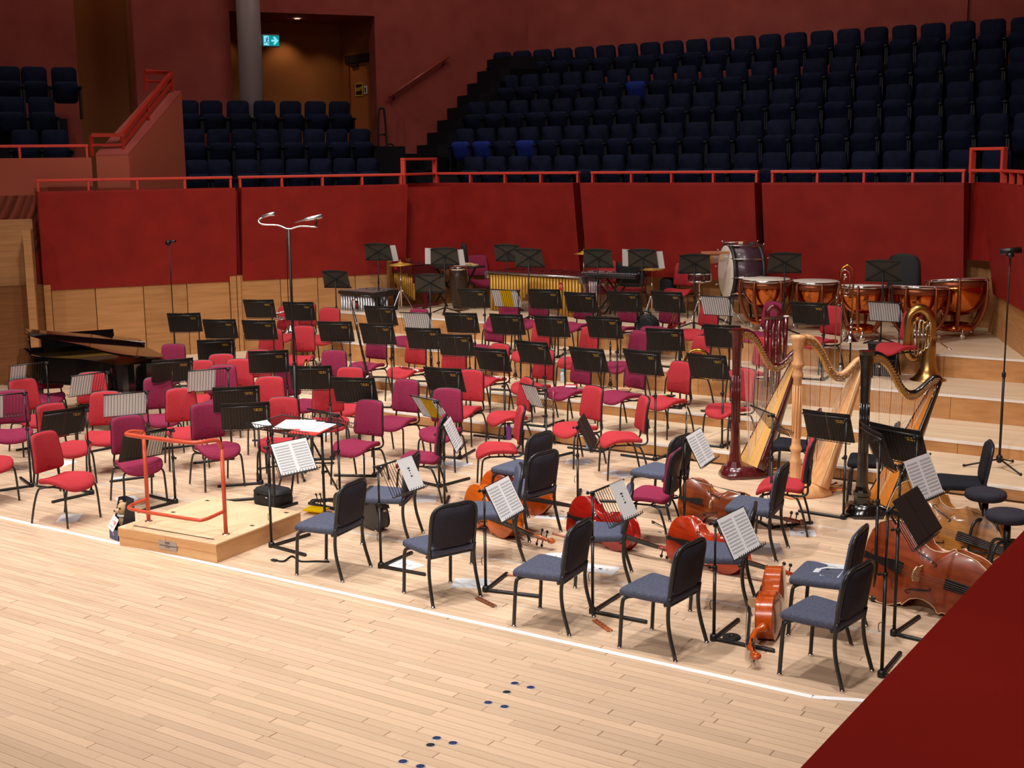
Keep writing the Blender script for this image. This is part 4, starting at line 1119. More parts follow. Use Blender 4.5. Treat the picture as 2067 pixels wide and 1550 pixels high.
# ------------------------------------------------------------------ cellos and basses
def varnish(name, c1, c2, rough=.22, coat=.6):
    mt = mat(name, c1, rough, spec=.5, coat=coat)
    noise_col(mt, c1, c2, 5, (1, 5, 5), 5, 'Object', .3, .7)
    return mt
M_ebony = mat('ebony', rgb(24, 22, 22), .3, spec=.5)
M_maple = mat('pale_maple', rgb(226, 196, 150), .5)
M_steel = mat('steel_string', rgb(200, 200, 200), .25, 1.0)
VC = [(0, 0), (.003, .08), (.02, .17), (.06, .235), (.12, .275), (.19, .291), (.26, .283), (.31, .258), (.342, .232), (.356, .246), (.372, .226), (.40, .188), (.45, .163), (.50, .156), (.55, .163),
      (.598, .186), (.622, .216), (.638, .224), (.65, .206), (.68, .210), (.74, .222), (.80, .222), (.87, .202), (.93, .155), (.975, .085), (.997, .03), (1, 0)]
VB = [(0, 0), (.003, .09), (.02, .18), (.06, .245), (.12, .285), (.19, .302), (.26, .296), (.32, .272), (.352, .25), (.364, .262), (.38, .238), (.41, .20), (.46, .178), (.50, .174), (.55, .182),
      (.595, .202), (.618, .226), (.632, .232), (.645, .216), (.68, .214), (.74, .212), (.80, .198), (.86, .168), (.92, .115), (.965, .062), (.99, .03), (1, 0)]
def fiddle(kind, M, label, varn, backv, cat, name, group, neck_len=.62, purf=None, endpin=True):
    prof = VC if kind == 'c' else VB
    S = .755 if kind == 'c' else 1.12
    D = .125 if kind == 'c' else .20
    t = thing(name, label, cat, M=M, group=group)
    out = [(x * S, y * S) for x, y in prof] + [(x * S, -y * S) for x, y in reversed(prof[1:-1])]
    out.reverse()
    ar = .028 if kind == 'c' else .04
    cx = .45 * S
    def arch_ring(sgn):
        rg_ = [(1.0, 0)]
        for k in (.97, .93, .85, .72, .55, .35, .12): rg_.append((k, ar * (1 - k ** 2.2)))
        return rg_
    def plate(z, sgn):
        mb = MB(); n = len(out); vs, fs = [], []
        rs = [(1.0, -.004)] + arch_ring(1)
        for k, h in rs:
            for (x, y) in out: vs.append((cx + (x - cx) * k, y * k, z + sgn * h))
        for i in range(len(rs) - 1):
            for q in range(n):
                j = (q + 1) % n
                f = (i * n + q, i * n + j, (i + 1) * n + j, (i + 1) * n + q)
                fs.append(f if sgn > 0 else f[::-1])
        lst = tuple((len(rs) - 1) * n + q for q in range(n)); fs.append(lst if sgn > 0 else lst[::-1])
        fs.append(tuple(range(n - 1, -1, -1)) if sgn > 0 else tuple(range(n)))
        return mb.add(vs, fs, True)
    part('top_plate', plate(D / 2, 1), varn, t)
    part('back_plate', plate(-D / 2, -1), backv, t)
    inn_ = [(cx + (x - cx) * .975, y * .965) for x, y in out]
    rb_ = MB(); n = len(inn_)
    rb_.add([(x, y, -D / 2) for x, y in inn_] + [(x, y, D / 2) for x, y in inn_], [(q, (q + 1) % n, n + (q + 1) % n, n + q) for q in range(n)], True)
    part('ribs', rb_, backv, t)
    if purf:
        pm = MB()
        for zz in (D / 2 + .001, -D / 2 - .001): pm.tube([(x, y, zz) for x, y in out], .0035 if kind == 'c' else .005, 5, closed=True)
        part('edge_binding', pm, purf, t)
    # f-holes
    for sy in (-1, 1):
        f = spline([(.53 * S, sy * .075 * S, 0), (.545 * S, sy * .088 * S, 0), (.525 * S, sy * .10 * S, 0), (.47 * S, sy * .118 * S, 0), (.40 * S, sy * .135 * S, 0), (.372 * S, sy * .152 * S, 0), (.39 * S, sy * .165 * S, 0), (.405 * S, sy * .152 * S, 0)], 4)
        f = [Vector((p.x, p.y, D / 2 + ar * (1 - min(1, abs(p.y) / (.2 * S)) ** 2.2) * .9 + .006)) for p in f]
        part('f_hole', MB().tube(f, [(.005 * S / .755) * (1 + .6 * math.sin(PI * i / len(f))) for i in range(len(f))], 5, flat=.5), M_ebony, t)
    zb = D / 2 + ar
    k = S / .755
    # bridge with feet, waist and crown
    br = [(-.045, 0), (-.02, 0), (-.014, .03), (.014, .03), (.02, 0), (.045, 0), (.036, .03), (.04, .07), (.02, .092), (0, .098), (-.02, .092), (-.04, .07), (-.036, .03)]
    part('bridge', MB().prism([(a * k, b * k) for a, b in br], -.004, .004, TR(.45 * S, 0, zb - .003) @ RZ(90) @ RX(90)), M_maple, t)
    # tailpiece
    tp_ = MB().prism([(.0, -.02), (.06, -.012), (.2, -.032), (.235, -.03), (.235, .03), (.2, .032), (.06, .012), (0, .02)], 0, .012, TR(.03 * S, 0, zb - .004) @ Matrix.Diagonal((k, k, k, 1)) @ RY(-9))
    part('tailpiece', tp_, M_ebony, t)
    NL = neck_len * k
    fz = zb + .028 * k; nx = S + .28 * k
    part('fingerboard', MB().add([(S * .66, -.030 * k, fz + .012 * k), (S * .66, .030 * k, fz + .012 * k), (nx, .017 * k, D / 2 - .002), (nx, -.017 * k, D / 2 - .002),
                                  (S * .66, -.026 * k, fz + .03 * k), (S * .66, .026 * k, fz + .03 * k), (nx, .014 * k, D / 2 + .016 * k), (nx, -.014 * k, D / 2 + .016 * k)],
                                 [(3, 2, 1, 0), (4, 5, 6, 7), (0, 1, 5, 4), (1, 2, 6, 5), (2, 3, 7, 6), (3, 0, 4, 7)]), M_ebony, t)
    nk = MB().tube(spline([(S - .01, 0, 0), (S + .03 * k, 0, D / 2 - .03), (S + .10 * k, 0, D / 2 - .012), (nx, 0, D / 2 - .012), (nx + .05 * k, 0, D / 2 - .018)], 3), [.05 * k, .04 * k, .034 * k, .028 * k, .024 * k, .022 * k, .022 * k, .02 * k, .02 * k, .02 * k, .02 * k, .02 * k, .022 * k], 10, flat=.8, up=(0, 0, 1))
    part('neck', nk, varn, t)
    # peg box and scroll
    sc = MB().tube([(nx, 0, D / 2 - .015), (nx + .05 * k, 0, D / 2 - .03 * k), (nx + .11 * k, 0, D / 2 - .055 * k), (nx + .145 * k, 0, D / 2 - .06 * k)], [.024 * k, .027 * k, .021 * k, .016 * k], 6, flat=.85, up=(0, 0, 1))
    scx, scz = nx + .155 * k, D / 2 - .082 * k
    cur = [(scx + .034 * k * (1 - a / 22) * math.cos(math.radians(100 - a * 27)), 0, scz + .034 * k * (1 - a / 22) * math.sin(math.radians(100 - a * 27))) for a in range(20)]
    sc.tube(cur, [.013 * k * (1 - a / 50) for a in range(20)], 8, flat=1.5)
    sc.lathe([(.0, -.026 * k), (.012 * k, -.026 * k), (.012 * k, .026 * k), (0, .026 * k)], 10, TR(scx, 0, scz) @ RX(90))
    part('scroll', sc, varn, t)
    for i, sx in enumerate((.03, .055, .08, .105)):
        sy = 1 if i % 2 else -1
        px, pz = nx + sx * k, D / 2 - .02 * k - sx * .35 * k
        part('peg', MB().tube([(px, -sy * .02 * k, pz), (px, sy * .055 * k, pz)], .006 * k, 6).ball((px, sy * .07 * k, pz), .017 * k, 6, (1, 1, .45)), M_ebony, t)
    st = MB()
    for i in range(4):
        y = (i - 1.5) * .013 * k
        st.tube([(.03 * S + .2 * k, y * .8, zb + .04 * k), (.45 * S, y, zb + .097 * k), (nx, y * .5, D / 2 + .02 * k), (nx + (.04 + .02 * i) * k, y * .4, D / 2 - .01 * k)], .0016 * k, 4, caps=False)
    part('strings', st, M_steel, t)
    if endpin:
        part('endpin', MB().tube([(.01, 0, 0), (-.05, 0, 0)], .012 * k, 8).tube([(-.05, 0, 0), (-.13 * k, 0, 0)], .004, 6), M_steel, t)
    return t
def lie(bx, by, heading, zc, tilt=10, pitch=None, S=.755, lo=.29, up=.222):
    """pose of an instrument lying on its side: axis heading in plan, face turned to the right of the axis and tilted up"""
    h = math.radians(heading)
    ax = Vector((math.cos(h), math.sin(h), 0))
    n_ = Vector((math.sin(h), -math.cos(h), 0))
    drop = math.atan2((lo - up) * S, .60 * S) if pitch is None else math.radians(pitch)
    ax = (ax * math.cos(drop) + Vector((0, 0, -math.sin(drop)))).normalized()
    side = n_.cross(ax).normalized()        # upward lateral
    a = math.radians(tilt)
    zz = (n_ * math.cos(a) + side * math.sin(a)).normalized()
    yy = zz.cross(ax)
    Mx = Matrix.Identity(4)
    for i in range(3): Mx[i][0], Mx[i][1], Mx[i][2], Mx[i][3] = ax[i], yy[i], zz[i], (bx, by, zc)[i]
    return Mx
V_or = varnish('varnish_orange', rgb(176, 76, 14), rgb(204, 100, 22)); V_orb = varnish('varnish_orange_back', rgb(176, 78, 20), rgb(206, 100, 30))
V_red = varnish('varnish_red', rgb(128, 10, 12), rgb(160, 32, 16)); V_redb = varnish('varnish_red_back', rgb(140, 12, 12), rgb(162, 26, 18))
V_rdo = varnish('varnish_red_orange', rgb(150, 32, 8), rgb(188, 58, 10)); V_brn = varnish('varnish_brown', rgb(112, 46, 16), rgb(146, 68, 24))
V_brnb = varnish('varnish_brown_back', rgb(110, 52, 26), rgb(140, 70, 36)); V_gold = varnish('varnish_golden', rgb(126, 72, 18), rgb(172, 112, 42), .35, .3)
V_bass = varnish('varnish_bass', rgb(120, 46, 18), rgb(152, 66, 28), .3, .3); V_front = varnish('varnish_front', rgb(170, 62, 8), rgb(196, 84, 14)); V_frontb = varnish('varnish_front_back', rgb(126, 52, 28), rgb(164, 78, 40))
M_carbon = mat('matte_black_carbon', rgb(44, 42, 46), .38, spec=.5)
GC = 'cellos lying on the platform'
fiddle('c', lie(5.33, 1.42, -76, .222, -4), 'glossy orange cello lying on its side, back to the nearest blue-grey chair', V_front, V_frontb, 'cello', 'cello', GC)
_k = bpy.data.objects['cello']
for ch in _k.children:
    if ch.name == 'ribs': ch.data.materials.clear(); ch.data.materials.append(V_front)
fiddle('c', lie(3.50, 3.42, 10, .222, 14), 'brown cello on its side in front of the dark red harp', V_brn, V_brn, 'cello', 'cello', GC)
fiddle('c', lie(4.02, 2.18, -4, .222, 10), 'orange-red cello on its side behind its score and blue-grey chair', V_rdo, V_rdo, 'cello', 'cello', GC)
fiddle('c', lie(2.92, 2.32, -8, .222, 12), 'bright red cello on its side under the single white page', V_red, V_redb, 'cello', 'cello', GC)
fiddle('c', lie(1.82, 2.20, -16, .222, 10), 'orange cello on its side, nearer of two at the open score', V_or, V_orb, 'cello', 'cello', GC)
fiddle('c', lie(1.62, 2.72, 14, .222, 10), 'darker orange cello on its side, farther of two behind the open score', V_front, V_front, 'cello', 'cello', GC)
fiddle('c', lie(1.30, 1.52, 165, .222, 12), 'matte black cello on its side behind the front blue-grey chairs', M_carbon, M_carbon, 'cello', 'cello', GC)
GB = 'double basses lying by the steps'
M_bind = mat('pale_binding', rgb(214, 180, 140), .5)
fiddle('b', lie(5.78, 2.22, -10, .345, 12, None, 1.12, .302, .225), 'brown double bass on its side by the tall stands', V_bass, V_bass, 'double bass', 'double_bass', GB, purf=M_bind)
fiddle('b', lie(5.55, 3.55, -14, .345, 16, None, 1.12, .302, .225), 'worn golden double bass on its side in front of the round stools', V_gold, V_gold, 'double bass', 'double_bass', GB, purf=M_bind)
# loose bows
M_bow = mat('bow_wood', rgb(70, 36, 20), .35); M_hair = mat('bow_hair', rgb(225, 220, 205), .6)
def bow(a, b, label):
    a, b = Vector(a), Vector(b); d = b - a
    t = thing('cello_bow', label, 'bow', a)
    up = Vector((0, 0, 1)); ml = d * .5 - up * .006
    part('stick', MB().tube(spline([Vector((0, 0, .012)), ml * .5 + up * .012, ml + up * .006, ml * 1.5 + up * .012, d + up * .014], 4), .0045, 6), M_bow, t)
    part('hair', MB().tube([d * .04, d * .97], .003, 4, flat=2.5), M_hair, t)
    part('frog', MB().box(d * .05 + up * .006, (.045, .012, .022), Matrix.Rotation(math.atan2(d.y, d.x), 3, 'Z')), M_ebony, t)
    return t
bow(P(1505, 1000, .435), P(1396, 968, .46), 'dark bow resting along the top of the brown cello')
bow(P(1316, 1054, .01), P(1372, 1078, .01), 'bow lying on the floor between the red and orange-red cellos')
# ------------------------------------------------------------------ concert harps
M_mahog = mat('harp_mahogany', rgb(74, 18, 22), .22, spec=.5, coat=.6); noise_col(M_mahog, rgb(62, 14, 18), rgb(88, 26, 28), 6, (6, 6, 1), 5)
M_natm = mat('harp_maple', rgb(222, 164, 112), .35, spec=.4, coat=.3); noise_col(M_natm, rgb(212, 152, 100), rgb(230, 176, 124), 6, (6, 6, 1), 5)
M_hblack = mat('harp_black', rgb(16, 15, 15), .18, spec=.5, coat=.7)
M_sb1 = mat('soundboard_pale', rgb(230, 176, 100), .4); noise_col(M_sb1, rgb(222, 166, 90), rgb(238, 188, 114), 5, (12, 12, 1), 4)
M_sb3 = mat('soundboard_amber', rgb(206, 120, 36), .35, coat=.3); noise_col(M_sb3, rgb(196, 110, 30), rgb(218, 136, 52), 5, (12, 12, 1), 4)
M_brass = mat('brass_plate', rgb(206, 158, 56), .3, .9)
M_gut = mat('harp_string', rgb(236, 232, 224), .4); M_gutr = mat('harp_string_red', rgb(150, 24, 24), .4)
M_pedal = mat('pedal_red', rgb(170, 26, 30), .5)
def harp(base, ang, H, label, style):
    body, board = {'mahogany': (M_mahog, M_sb1), 'maple': (M_natm, M_natm), 'black': (M_hblack, M_sb3)}[style]
    t = thing('concert_harp', label, 'harp', base, ang, 'concert harps'); k = H / 1.68
    def Q(x, z): return (x * k, z * k)
    if style == 'maple':
        prof = [(.085, .0), (.085, .03), (.06, .05), (.056, .10), (.06, .28), (.066, .30), (.05, .32), (.048, .40), (.062, .42), (.062, .44), (.048, .47), (.044, .50), (.043, 1.20), (.058, 1.22), (.058, 1.25), (.046, 1.28), (.046, 1.32), (.064, 1.34), (.064, 1.37), (.048, 1.40), (.048, 1.52), (.062, 1.54), (.066, 1.60), (.074, 1.62), (.08, 1.64), (.08, 1.67), (.0, 1.68)]
        pn = 24
    elif style == 'mahogany':
        prof = [(.13, .0), (.13, .02), (.105, .04), (.075, .10), (.062, .2), (.052, .36), (.046, .6), (.046, 1.1), (.05, 1.35), (.062, 1.58), (.07, 1.66), (.07, 1.68), (0, 1.68)]; pn = 10
    else:
        prof = [(.085, .0), (.085, .12), (.09, .13), (.09, .17), (.07, .19), (.062, .23), (.055, .42), (.048, .62), (.046, 1.1), (.05, 1.30), (.058, 1.5), (.075, 1.64), (.084, 1.68), (0, 1.68)]; pn = 10
    part('column', MB().lathe([(r * k, z * k + .09 * k * (1 - z / 1.68)) for r, z in prof], pn, None, style == 'maple'), body, t)
    fl_ = MB()
    for i in range(10):
        a = 2 * PI * (i + .5) / 10
        fl_.tube([(.046 * k * math.cos(a), .046 * k * math.sin(a), .62 * k), (.046 * k * math.cos(a), .046 * k * math.sin(a), 1.16 * k)], .006 * k, 5)
    part('flutes', fl_, body, t)
    # neck
    up = [(0.02, 1.66), (.09, 1.675), (.16, 1.655), (.23, 1.60), (.30, 1.50), (.36, 1.39), (.42, 1.30), (.48, 1.262), (.54, 1.268), (.61, 1.315), (.67, 1.37), (.73, 1.405), (.79, 1.40), (.815, 1.36)]
    lo = [(.80, 1.31), (.74, 1.325), (.70, 1.31), (.64, 1.255), (.57, 1.195), (.50, 1.168), (.43, 1.185), (.37, 1.25), (.31, 1.355), (.25, 1.46), (.18, 1.535), (.11, 1.565), (.02, 1.56)]
    def loft_strip(top, bot, n=26):
        a = spline([(x, 0, z) for x, z in top], 4); b = spline([(x, 0, z) for x, z in reversed(bot)], 4)
        def rs(l):
            return [l[min(len(l) - 1, int(i * (len(l) - 1) / n))].lerp(l[min(len(l) - 1, int(i * (len(l) - 1) / n) + 1)], (i * (len(l) - 1) / n) % 1) for i in range(n + 1)]
        return rs(a), rs(b)
    A, B = loft_strip(up, lo)
    nk = MB(); vs, fs = [], []
    for a, b in zip(A, B):
        mid = b.lerp(a, .52)
        for (p, y) in ((a, .012), (a.lerp(b, .12), .034), (mid, .034), (mid, -.034), (a.lerp(b, .12), -.034), (a, -.012)): vs.append((p.x * k, y * k, p.z * k))
    for i in range(len(A) - 1):
        for q in range(6):
            j = (q + 1) % 6; fs.append((i * 6 + j, i * 6 + q, (i + 1) * 6 + q, (i + 1) * 6 + j))
    fs += [(0, 1, 2, 3, 4, 5), tuple((len(A) - 1) * 6 + q for q in (5, 4, 3, 2, 1, 0))]
    part('neck', nk.add(vs, fs, True), body, t)
    pl = MB(); vs, fs = [], []
    for a, b in zip(A, B):
        mid = b.lerp(a, .60)
        for (p, y) in ((mid, .039), (b, .034), (b, -.034), (mid, -.039)): vs.append((p.x * k, y * k, p.z * k))
    for i in range(len(A) - 1):
        for q in range(4):
            j = (q + 1) % 4; fs.append((i * 4 + j, i * 4 + q, (i + 1) * 4 + q, (i + 1) * 4 + j))
    fs += [(0, 1, 2, 3), tuple((len(A) - 1) * 4 + q for q in (3, 2, 1, 0))]
    part('action_plate', pl.add(vs, fs, False), M_brass, t)
    pins = MB(); discs = MB()
    for i in range(40):
        f = .06 + .86 * i / 39
        a = A[int(f * 26)].lerp(A[min(26, int(f * 26) + 1)], (f * 26) % 1); b = B[int(f * 26)].lerp(B[min(26, int(f * 26) + 1)], (f * 26) % 1)
        q = a.lerp(b, .34)
        for sy in (-1, 1):
            pins.tube([(q.x * k, sy * .03 * k, q.z * k), (q.x * k, sy * .046 * k, q.z * k)], .0055 * k, 5)
        for g in (.62, .84):
            q = a.lerp(b, g)
            for sy in (-1, 1): discs.tube([(q.x * k, sy * .034 * k, q.z * k), (q.x * k, sy * .045 * k, q.z * k)], .008 * k, 6)
    part('tuning_pins', pins, M_chrome, t)['kind'] = 'stuff'; part('string_discs', discs, M_steel, t)['kind'] = 'stuff'
    # soundbox: loft from the foot to the shoulder
    p0, p1 = Vector((.17, 0, .13)), Vector((.775, 0, 1.36)); d = (p1 - p0).normalized(); nn = Vector((-d.z, 0, d.x))
    sbx, brd = MB(), MB(); NS = 12; vs, fs = [], []; vb, fb = [], []; M_ = 10
    for i in range(NS + 1):
        f = i / NS; c = p0.lerp(p1, f); wd = .185 * (1 - f) ** .9 + .042; dp = .16 * (1 - f) + .055
        for q in range(M_ + 1):
            a = PI * q / M_; vs.append(((c - nn * dp * math.sin(a)).x * k, -wd * math.cos(a) * k, (c - nn * dp * math.sin(a)).z * k))
        e = c + nn * .004
        for y in (-1, -.09, .09, 1): vb.append((e.x * k, y * (wd - .012 if abs(y) == 1 else wd) * k, e.z * k))
    for i in range(NS):
        for q in range(M_): fs.append((i * (M_ + 1) + q, (i + 1) * (M_ + 1) + q, (i + 1) * (M_ + 1) + q + 1, i * (M_ + 1) + q + 1))
        fs.append((i * (M_ + 1) + M_, (i + 1) * (M_ + 1) + M_, (i + 1) * (M_ + 1), i * (M_ + 1)))
        for q in range(3): fb.append((i * 4 + q, i * 4 + q + 1, (i + 1) * 4 + q + 1, (i + 1) * 4 + q))
    fs += [tuple(range(M_ + 1)), tuple(NS * (M_ + 1) + q for q in range(M_, -1, -1))]
    part('soundbox', sbx.add(vs, fs, True), body, t)
    part('soundboard', brd.add(vb, fb, False), board, t)
    ctr = [(p0.lerp(p1, f) + nn * .010) * k for f in (0, .5, 1)]
    part('centre_strip', MB().tube(ctr, .012 * k, 4, flat=.5), M_maple, t)
    for sy in (-1, 1):
        part('edge_strip', MB().tube([Vector(((p0.lerp(p1, f) + nn * .006).x * k, sy * (.185 * (1 - f) ** .9 + .036) * k, (p0.lerp(p1, f) + nn * .006).z * k)) for f in (0, .2, .4, .6, .8, 1)], .008 * k, 5), body if style != 'maple' else M_maple, t)
    # foot with pedals
    ft = [(-.13, -.13), (.0, -.17), (.2, -.20), (.33, -.17), (.38, -.08), (.38, .08), (.33, .17), (.2, .20), (0, .17), (-.13, .13), (-.16, 0)]
    part('foot', MB().pillow([(x * k, y * k) for x, y in ft], [(.5, 0), (1, 0), (1.03, .02), (1.0, .05), (.93, .075), (.88, .12), (.5, .13)]), body, t)
    for i in range(7):
        a = math.radians(-75 + 25 * i)
        part('pedal', MB().tube([((.30 + .05 * math.cos(a)) * k, .17 * math.sin(a) * k, .06), ((.40 + .07 * math.cos(a)) * k, .24 * math.sin(a) * k, .075), ((.44 + .07 * math.cos(a)) * k, .26 * math.sin(a) * k, .085)], [.006, .007, .013], 6), M_pedal if i % 2 else M_brass, t)
    ss, sr = MB(), MB()
    for i in range(38):
        f = .05 + .9 * i / 37
        b = B[int(f * 26)].lerp(B[min(26, int(f * 26) + 1)], (f * 26) % 1)
        # where the vertical below this point meets the soundboard
        g = max(0.02, min(.985, (b.x - p0.x - .02) / (p1.x - p0.x)))
        e = p0.lerp(p1, g) + nn * .01
        (sr if i % 7 == 3 else ss).tube([(b.x * k, 0, b.z * k), (e.x * k, 0, e.z * k)], .0016, 4, caps=False)
    o = part('strings', ss, M_gut, t); o['kind'] = 'stuff'; o = part('red_strings', sr, M_gutr, t); o['kind'] = 'stuff'
    return t
b = P(1483, 962, .0); harp((b.x, b.y, 0), math.radians(52), 1.66, 'dark red mahogany harp behind the brown cello', 'mahogany')
b = P(1604, 1000, .0); harp((b.x, b.y, 0), math.radians(54), 1.70, 'pale natural wood harp with ringed column between two dark harps', 'maple')
b = P(1738, 1040, .0); harp((b.x, b.y, 0), math.radians(44), 1.64, 'black harp with amber soundboard behind the double basses', 'black')
# ------------------------------------------------------------------ conductor's podium, rail, desk
M_ply = wood('podium_top', rgb(222, 186, 146), rgb(236, 202, 164), .4, (3, 1, 1), 2.0, 0, .35)
M_plys = wood('podium_side', rgb(196, 146, 98), rgb(218, 172, 122), .45, (1, 1, 6), 2.0, 0, .35)
M_brush = mat('brushed_plate', rgb(176, 168, 166), .35, .6)
M_orail = mat('orange_rail_paint', rgb(196, 78, 50), .35, spec=.5)
PA = math.radians(4.4)
pm = Matrix.Translation((.0, .63, 0)) @ Matrix.Rotation(PA, 4, 'Z')
pod = thing('conductor_podium', 'low pale wooden podium block at the front edge of the platform', 'podium', M=Matrix.Translation((-.005, .56, 0)) @ Matrix.Rotation(PA, 4, 'Z'))
part('body', MB().box((0, 0, .082), (1.19, 1.19, .164)), M_plys, pod)
part('top_panel', MB().bbox((0, 0, .171), (1.2, 1.2, .016), .003), M_ply, pod)
part('front_rail_board', MB().box((-.3, -.598, .128), (.596, .012, .07)), M_plys, pod); part('front_rail_board', MB().box((.3, -.598, .128), (.596, .012, .07)), M_plys, pod)
part('rubber_strip', MB().box((.0, -.505, .1795), (.98, .014, .003)), M_foot, pod)
for sx, sy in ((-.5, .5), (.5, .5), (.5, 0), (-.5, .02)): part('recessed_socket', MB().box((sx, sy, .1793), (.045, .03, .002)), M_foot, pod)
pl = part('plaque', MB().bbox((.02, -.605, .085), (.22, .006, .085), .002), M_brush, pod)
for z, s_, tx in ((.112, .012, 'PRESENTED'), (.100, .010, 'TO THE'), (.080, .0125, 'SYMPHONY ORCHESTRA'), (.065, .009, 'BY')):
    pass
# engraved lines of the plaque are too small to read: dark strokes
pk = MB()
for z, w_ in ((.116, .05), (.104, .055), (.094, .008), (.083, .19), (.069, .05)):
    x = -w_ / 2
    while x < w_ / 2:
        l = random.uniform(.006, .014); pk.box((.02 + x + l / 2, -.6087, z), (l, .001, .006)); x += l + .003
part('engraving', pk, M_ink, pod)
rl = thing('podium_rail', 'orange-red tubular safety rail standing on the podium front', 'railing', M=Matrix.Translation((-.005, .56, .179)) @ Matrix.Rotation(PA, 4, 'Z'))
def hoop(z, r): return MB().tube(spline([(-.47, .02, z), (-.50, -.1, z), (-.52, -.40, z), (-.50, -.52, z), (-.40, -.56, z), (0, -.565, z), (.42, -.56, z), (.50, -.52, z), (.52, -.38, z), (.50, -.30, z)], 6), r, 10)
xa, xb = -.40, .50
part('upright', MB().tube([(-.475, -.33, 0), (-.475, -.33, .86)], .019, 10), M_orail, rl)
part('upright', MB().tube([(.475, -.33, 0), (.475, -.33, .80), ], .019, 10), M_orail, rl)
part('top_rail', MB().tube(spline([(-.475, -.33, .86), (-.50, -.44, .885), (-.47, -.545, .885), (-.36, -.57, .885), (0, -.575, .885), (.30, -.57, .885), (.40, -.52, .885), (.44, -.42, .885), (.462, -.36, .87), (.475, -.33, .80)], 6), .02, 10), M_orail, rl)
part('low_rail', MB().tube(spline([(-.475, -.33, .22), (-.50, -.50, .20), (-.44, -.60, .20), (-.30, -.625, .20), (0, -.63, .20), (.36, -.625, .20), (.46, -.58, .20), (.475, -.33, .22)], 6), .016, 10), M_orail, rl)
for sx in (-1, 1): part('base_flange', MB().lathe([(.02, 0), (.036, 0), (.036, .006), (.02, .01)], 14, TR(sx * .475, -.33, 0)), M_chrome, rl)
# conductor's flat wire desk on two legs, with scores
q = [P(452, 868, .93), P(537, 884, .93), P(592, 852, .93), P(478, 838, .93)]
cx = (q[0] + q[1] + q[2] + q[3]) / 4
cd = thing('conductor_desk', 'wide flat wire desk on two legs in front of the podium', 'music stand', (.20, 1.55, 0), math.radians(-4))
dk = MB(); DZ = .90
for i in range(22): dk.tube([(-.44 + .88 * i / 21, -.24, DZ), (-.44 + .88 * i / 21, .22, DZ + .05), (-.44 + .88 * i / 21, .225, DZ + .09)], .003, 4, caps=False)
for i in range(22): dk.tube([(-.44 + .88 * i / 21, -.24, DZ), (-.44 + .88 * i / 21, -.255, DZ + .05)], .003, 4, caps=False)
dk.tube([(-.45, -.24, DZ), (.45, -.24, DZ), (.45, .22, DZ + .05), (-.45, .22, DZ + .05)], .007, 5, closed=True).tube([(-.45, -.255, DZ + .05), (.45, -.255, DZ + .05)], .004, 5)
part('wire_desk', dk, M_wire, cd)
for sx in (-.36, .36):
    part('leg', MB().tube([(sx, .0, .02), (sx, 0, DZ)], .014, 8), M_stand, cd)
    part('foot_bar', MB().bbox((sx, .06, .014), (.03, .5, .026), .006), M_stand, cd)
    part('clamp', CLAMP_M, None, cd, TR(sx, 0, .5))
part('cross_bar', MB().tube([(-.36, 0, DZ - .04), (.36, 0, DZ - .04)], .01, 6), M_stand, cd)
def flat(label, x, y, z, w_, h_, rot, mt=None, name='score', cat='sheet music', tilt=6.2, grp='scores on the conductor desk', pages=True):
    o = single(name, MB().box((0, 0, .004), (w_, h_, .008)), mt or M_paper, label, cat, M=cd.matrix_basis @ TR(x, y, z) @ RX(tilt) @ RZ(rot), group=grp)
    return o
flat('open white score, left one on the conductor desk', -.02, .0, DZ + .032, .34, .30, 20)
flat('printed score lying highest on the conductor desk', .14, -.0, DZ + .042, .30, .24, 16, M_score)
flat('white score page at the right back of the conductor desk', .29, .02, DZ + .034, .24, .28, 8, M_score)
flat('red covered score under the white scores on the conductor desk', .28, -.10, DZ + .020, .34, .22, 10, mat('red_cover', rgb(222, 66, 58), .5))
flat('folded white paper at the left end of the conductor desk', -.36, -.13, DZ + .02, .2, .16, -30)
yf = P(512, 892, .25)
single('yellow_folder', MB().bbox((0, 0, .01), (.22, .16, .02), .003), M_yellow, 'yellow folder on the low bar under the conductor desk', 'folder', (.27, 1.72, .03), .2)
# low folding keyboard-style tripod stand behind the score at the podium corner
tr = thing('folding_stand', 'black folding three-legged stand beside the podium corner', 'stand', (.32, 1.50, 0), .3)
tr.location = P(612, 1000, 0)
for a in (40, 160, 275):
    c, s_ = math.cos(math.radians(a)), math.sin(math.radians(a))
    part('leg', MB().tube([(c * .05, s_ * .05, .74), (c * .38, s_ * .38, .02)], .011, 8), M_stand, tr)
    part('brace', MB().tube([(0, 0, .34), (c * .215, s_ * .215, .38)], .006, 6), M_stand, tr)
part('post', MB().tube([(0, 0, .3), (0, 0, .82)], .012, 8), M_stand, tr); part('hub', MB().lathe([(.02, .70), (.05, .72), (.05, .77), (.02, .79)], 10), M_stand, tr)
# black bag with handles behind the podium
bagp = P(552, 1016, 0)
bg = thing('black_bag', 'soft black bag on the floor behind the podium corner', 'bag', (bagp.x, bagp.y, 0), math.radians(-6))
M_bag = mat('bag_nylon', rgb(26, 26, 28), .7)
part('body', MB().pillow(rrect(.40, .26, .08, 4), [(.6, 0), (1, .0), (1.04, .06), (1.0, .13), (.9, .165), (.6, .18), (.2, .183)]), M_bag, bg)
part('lid_seam', MB().tube([(x * .395 / .4, y, .135) for x, y in rrect(.405, .265, .08, 4)], .006, 5, closed=True), M_foot, bg)
part('carry_handle', MB().tube(spline([(-.08, -.13, .10), (-.07, -.16, .14), (.07, -.16, .14), (.08, -.13, .10)], 4), .008, 6), M_foot, bg)
part('zip_pull', MB().box((.06, -.137, .1), (.03, .006, .012)), M_chrome, bg)
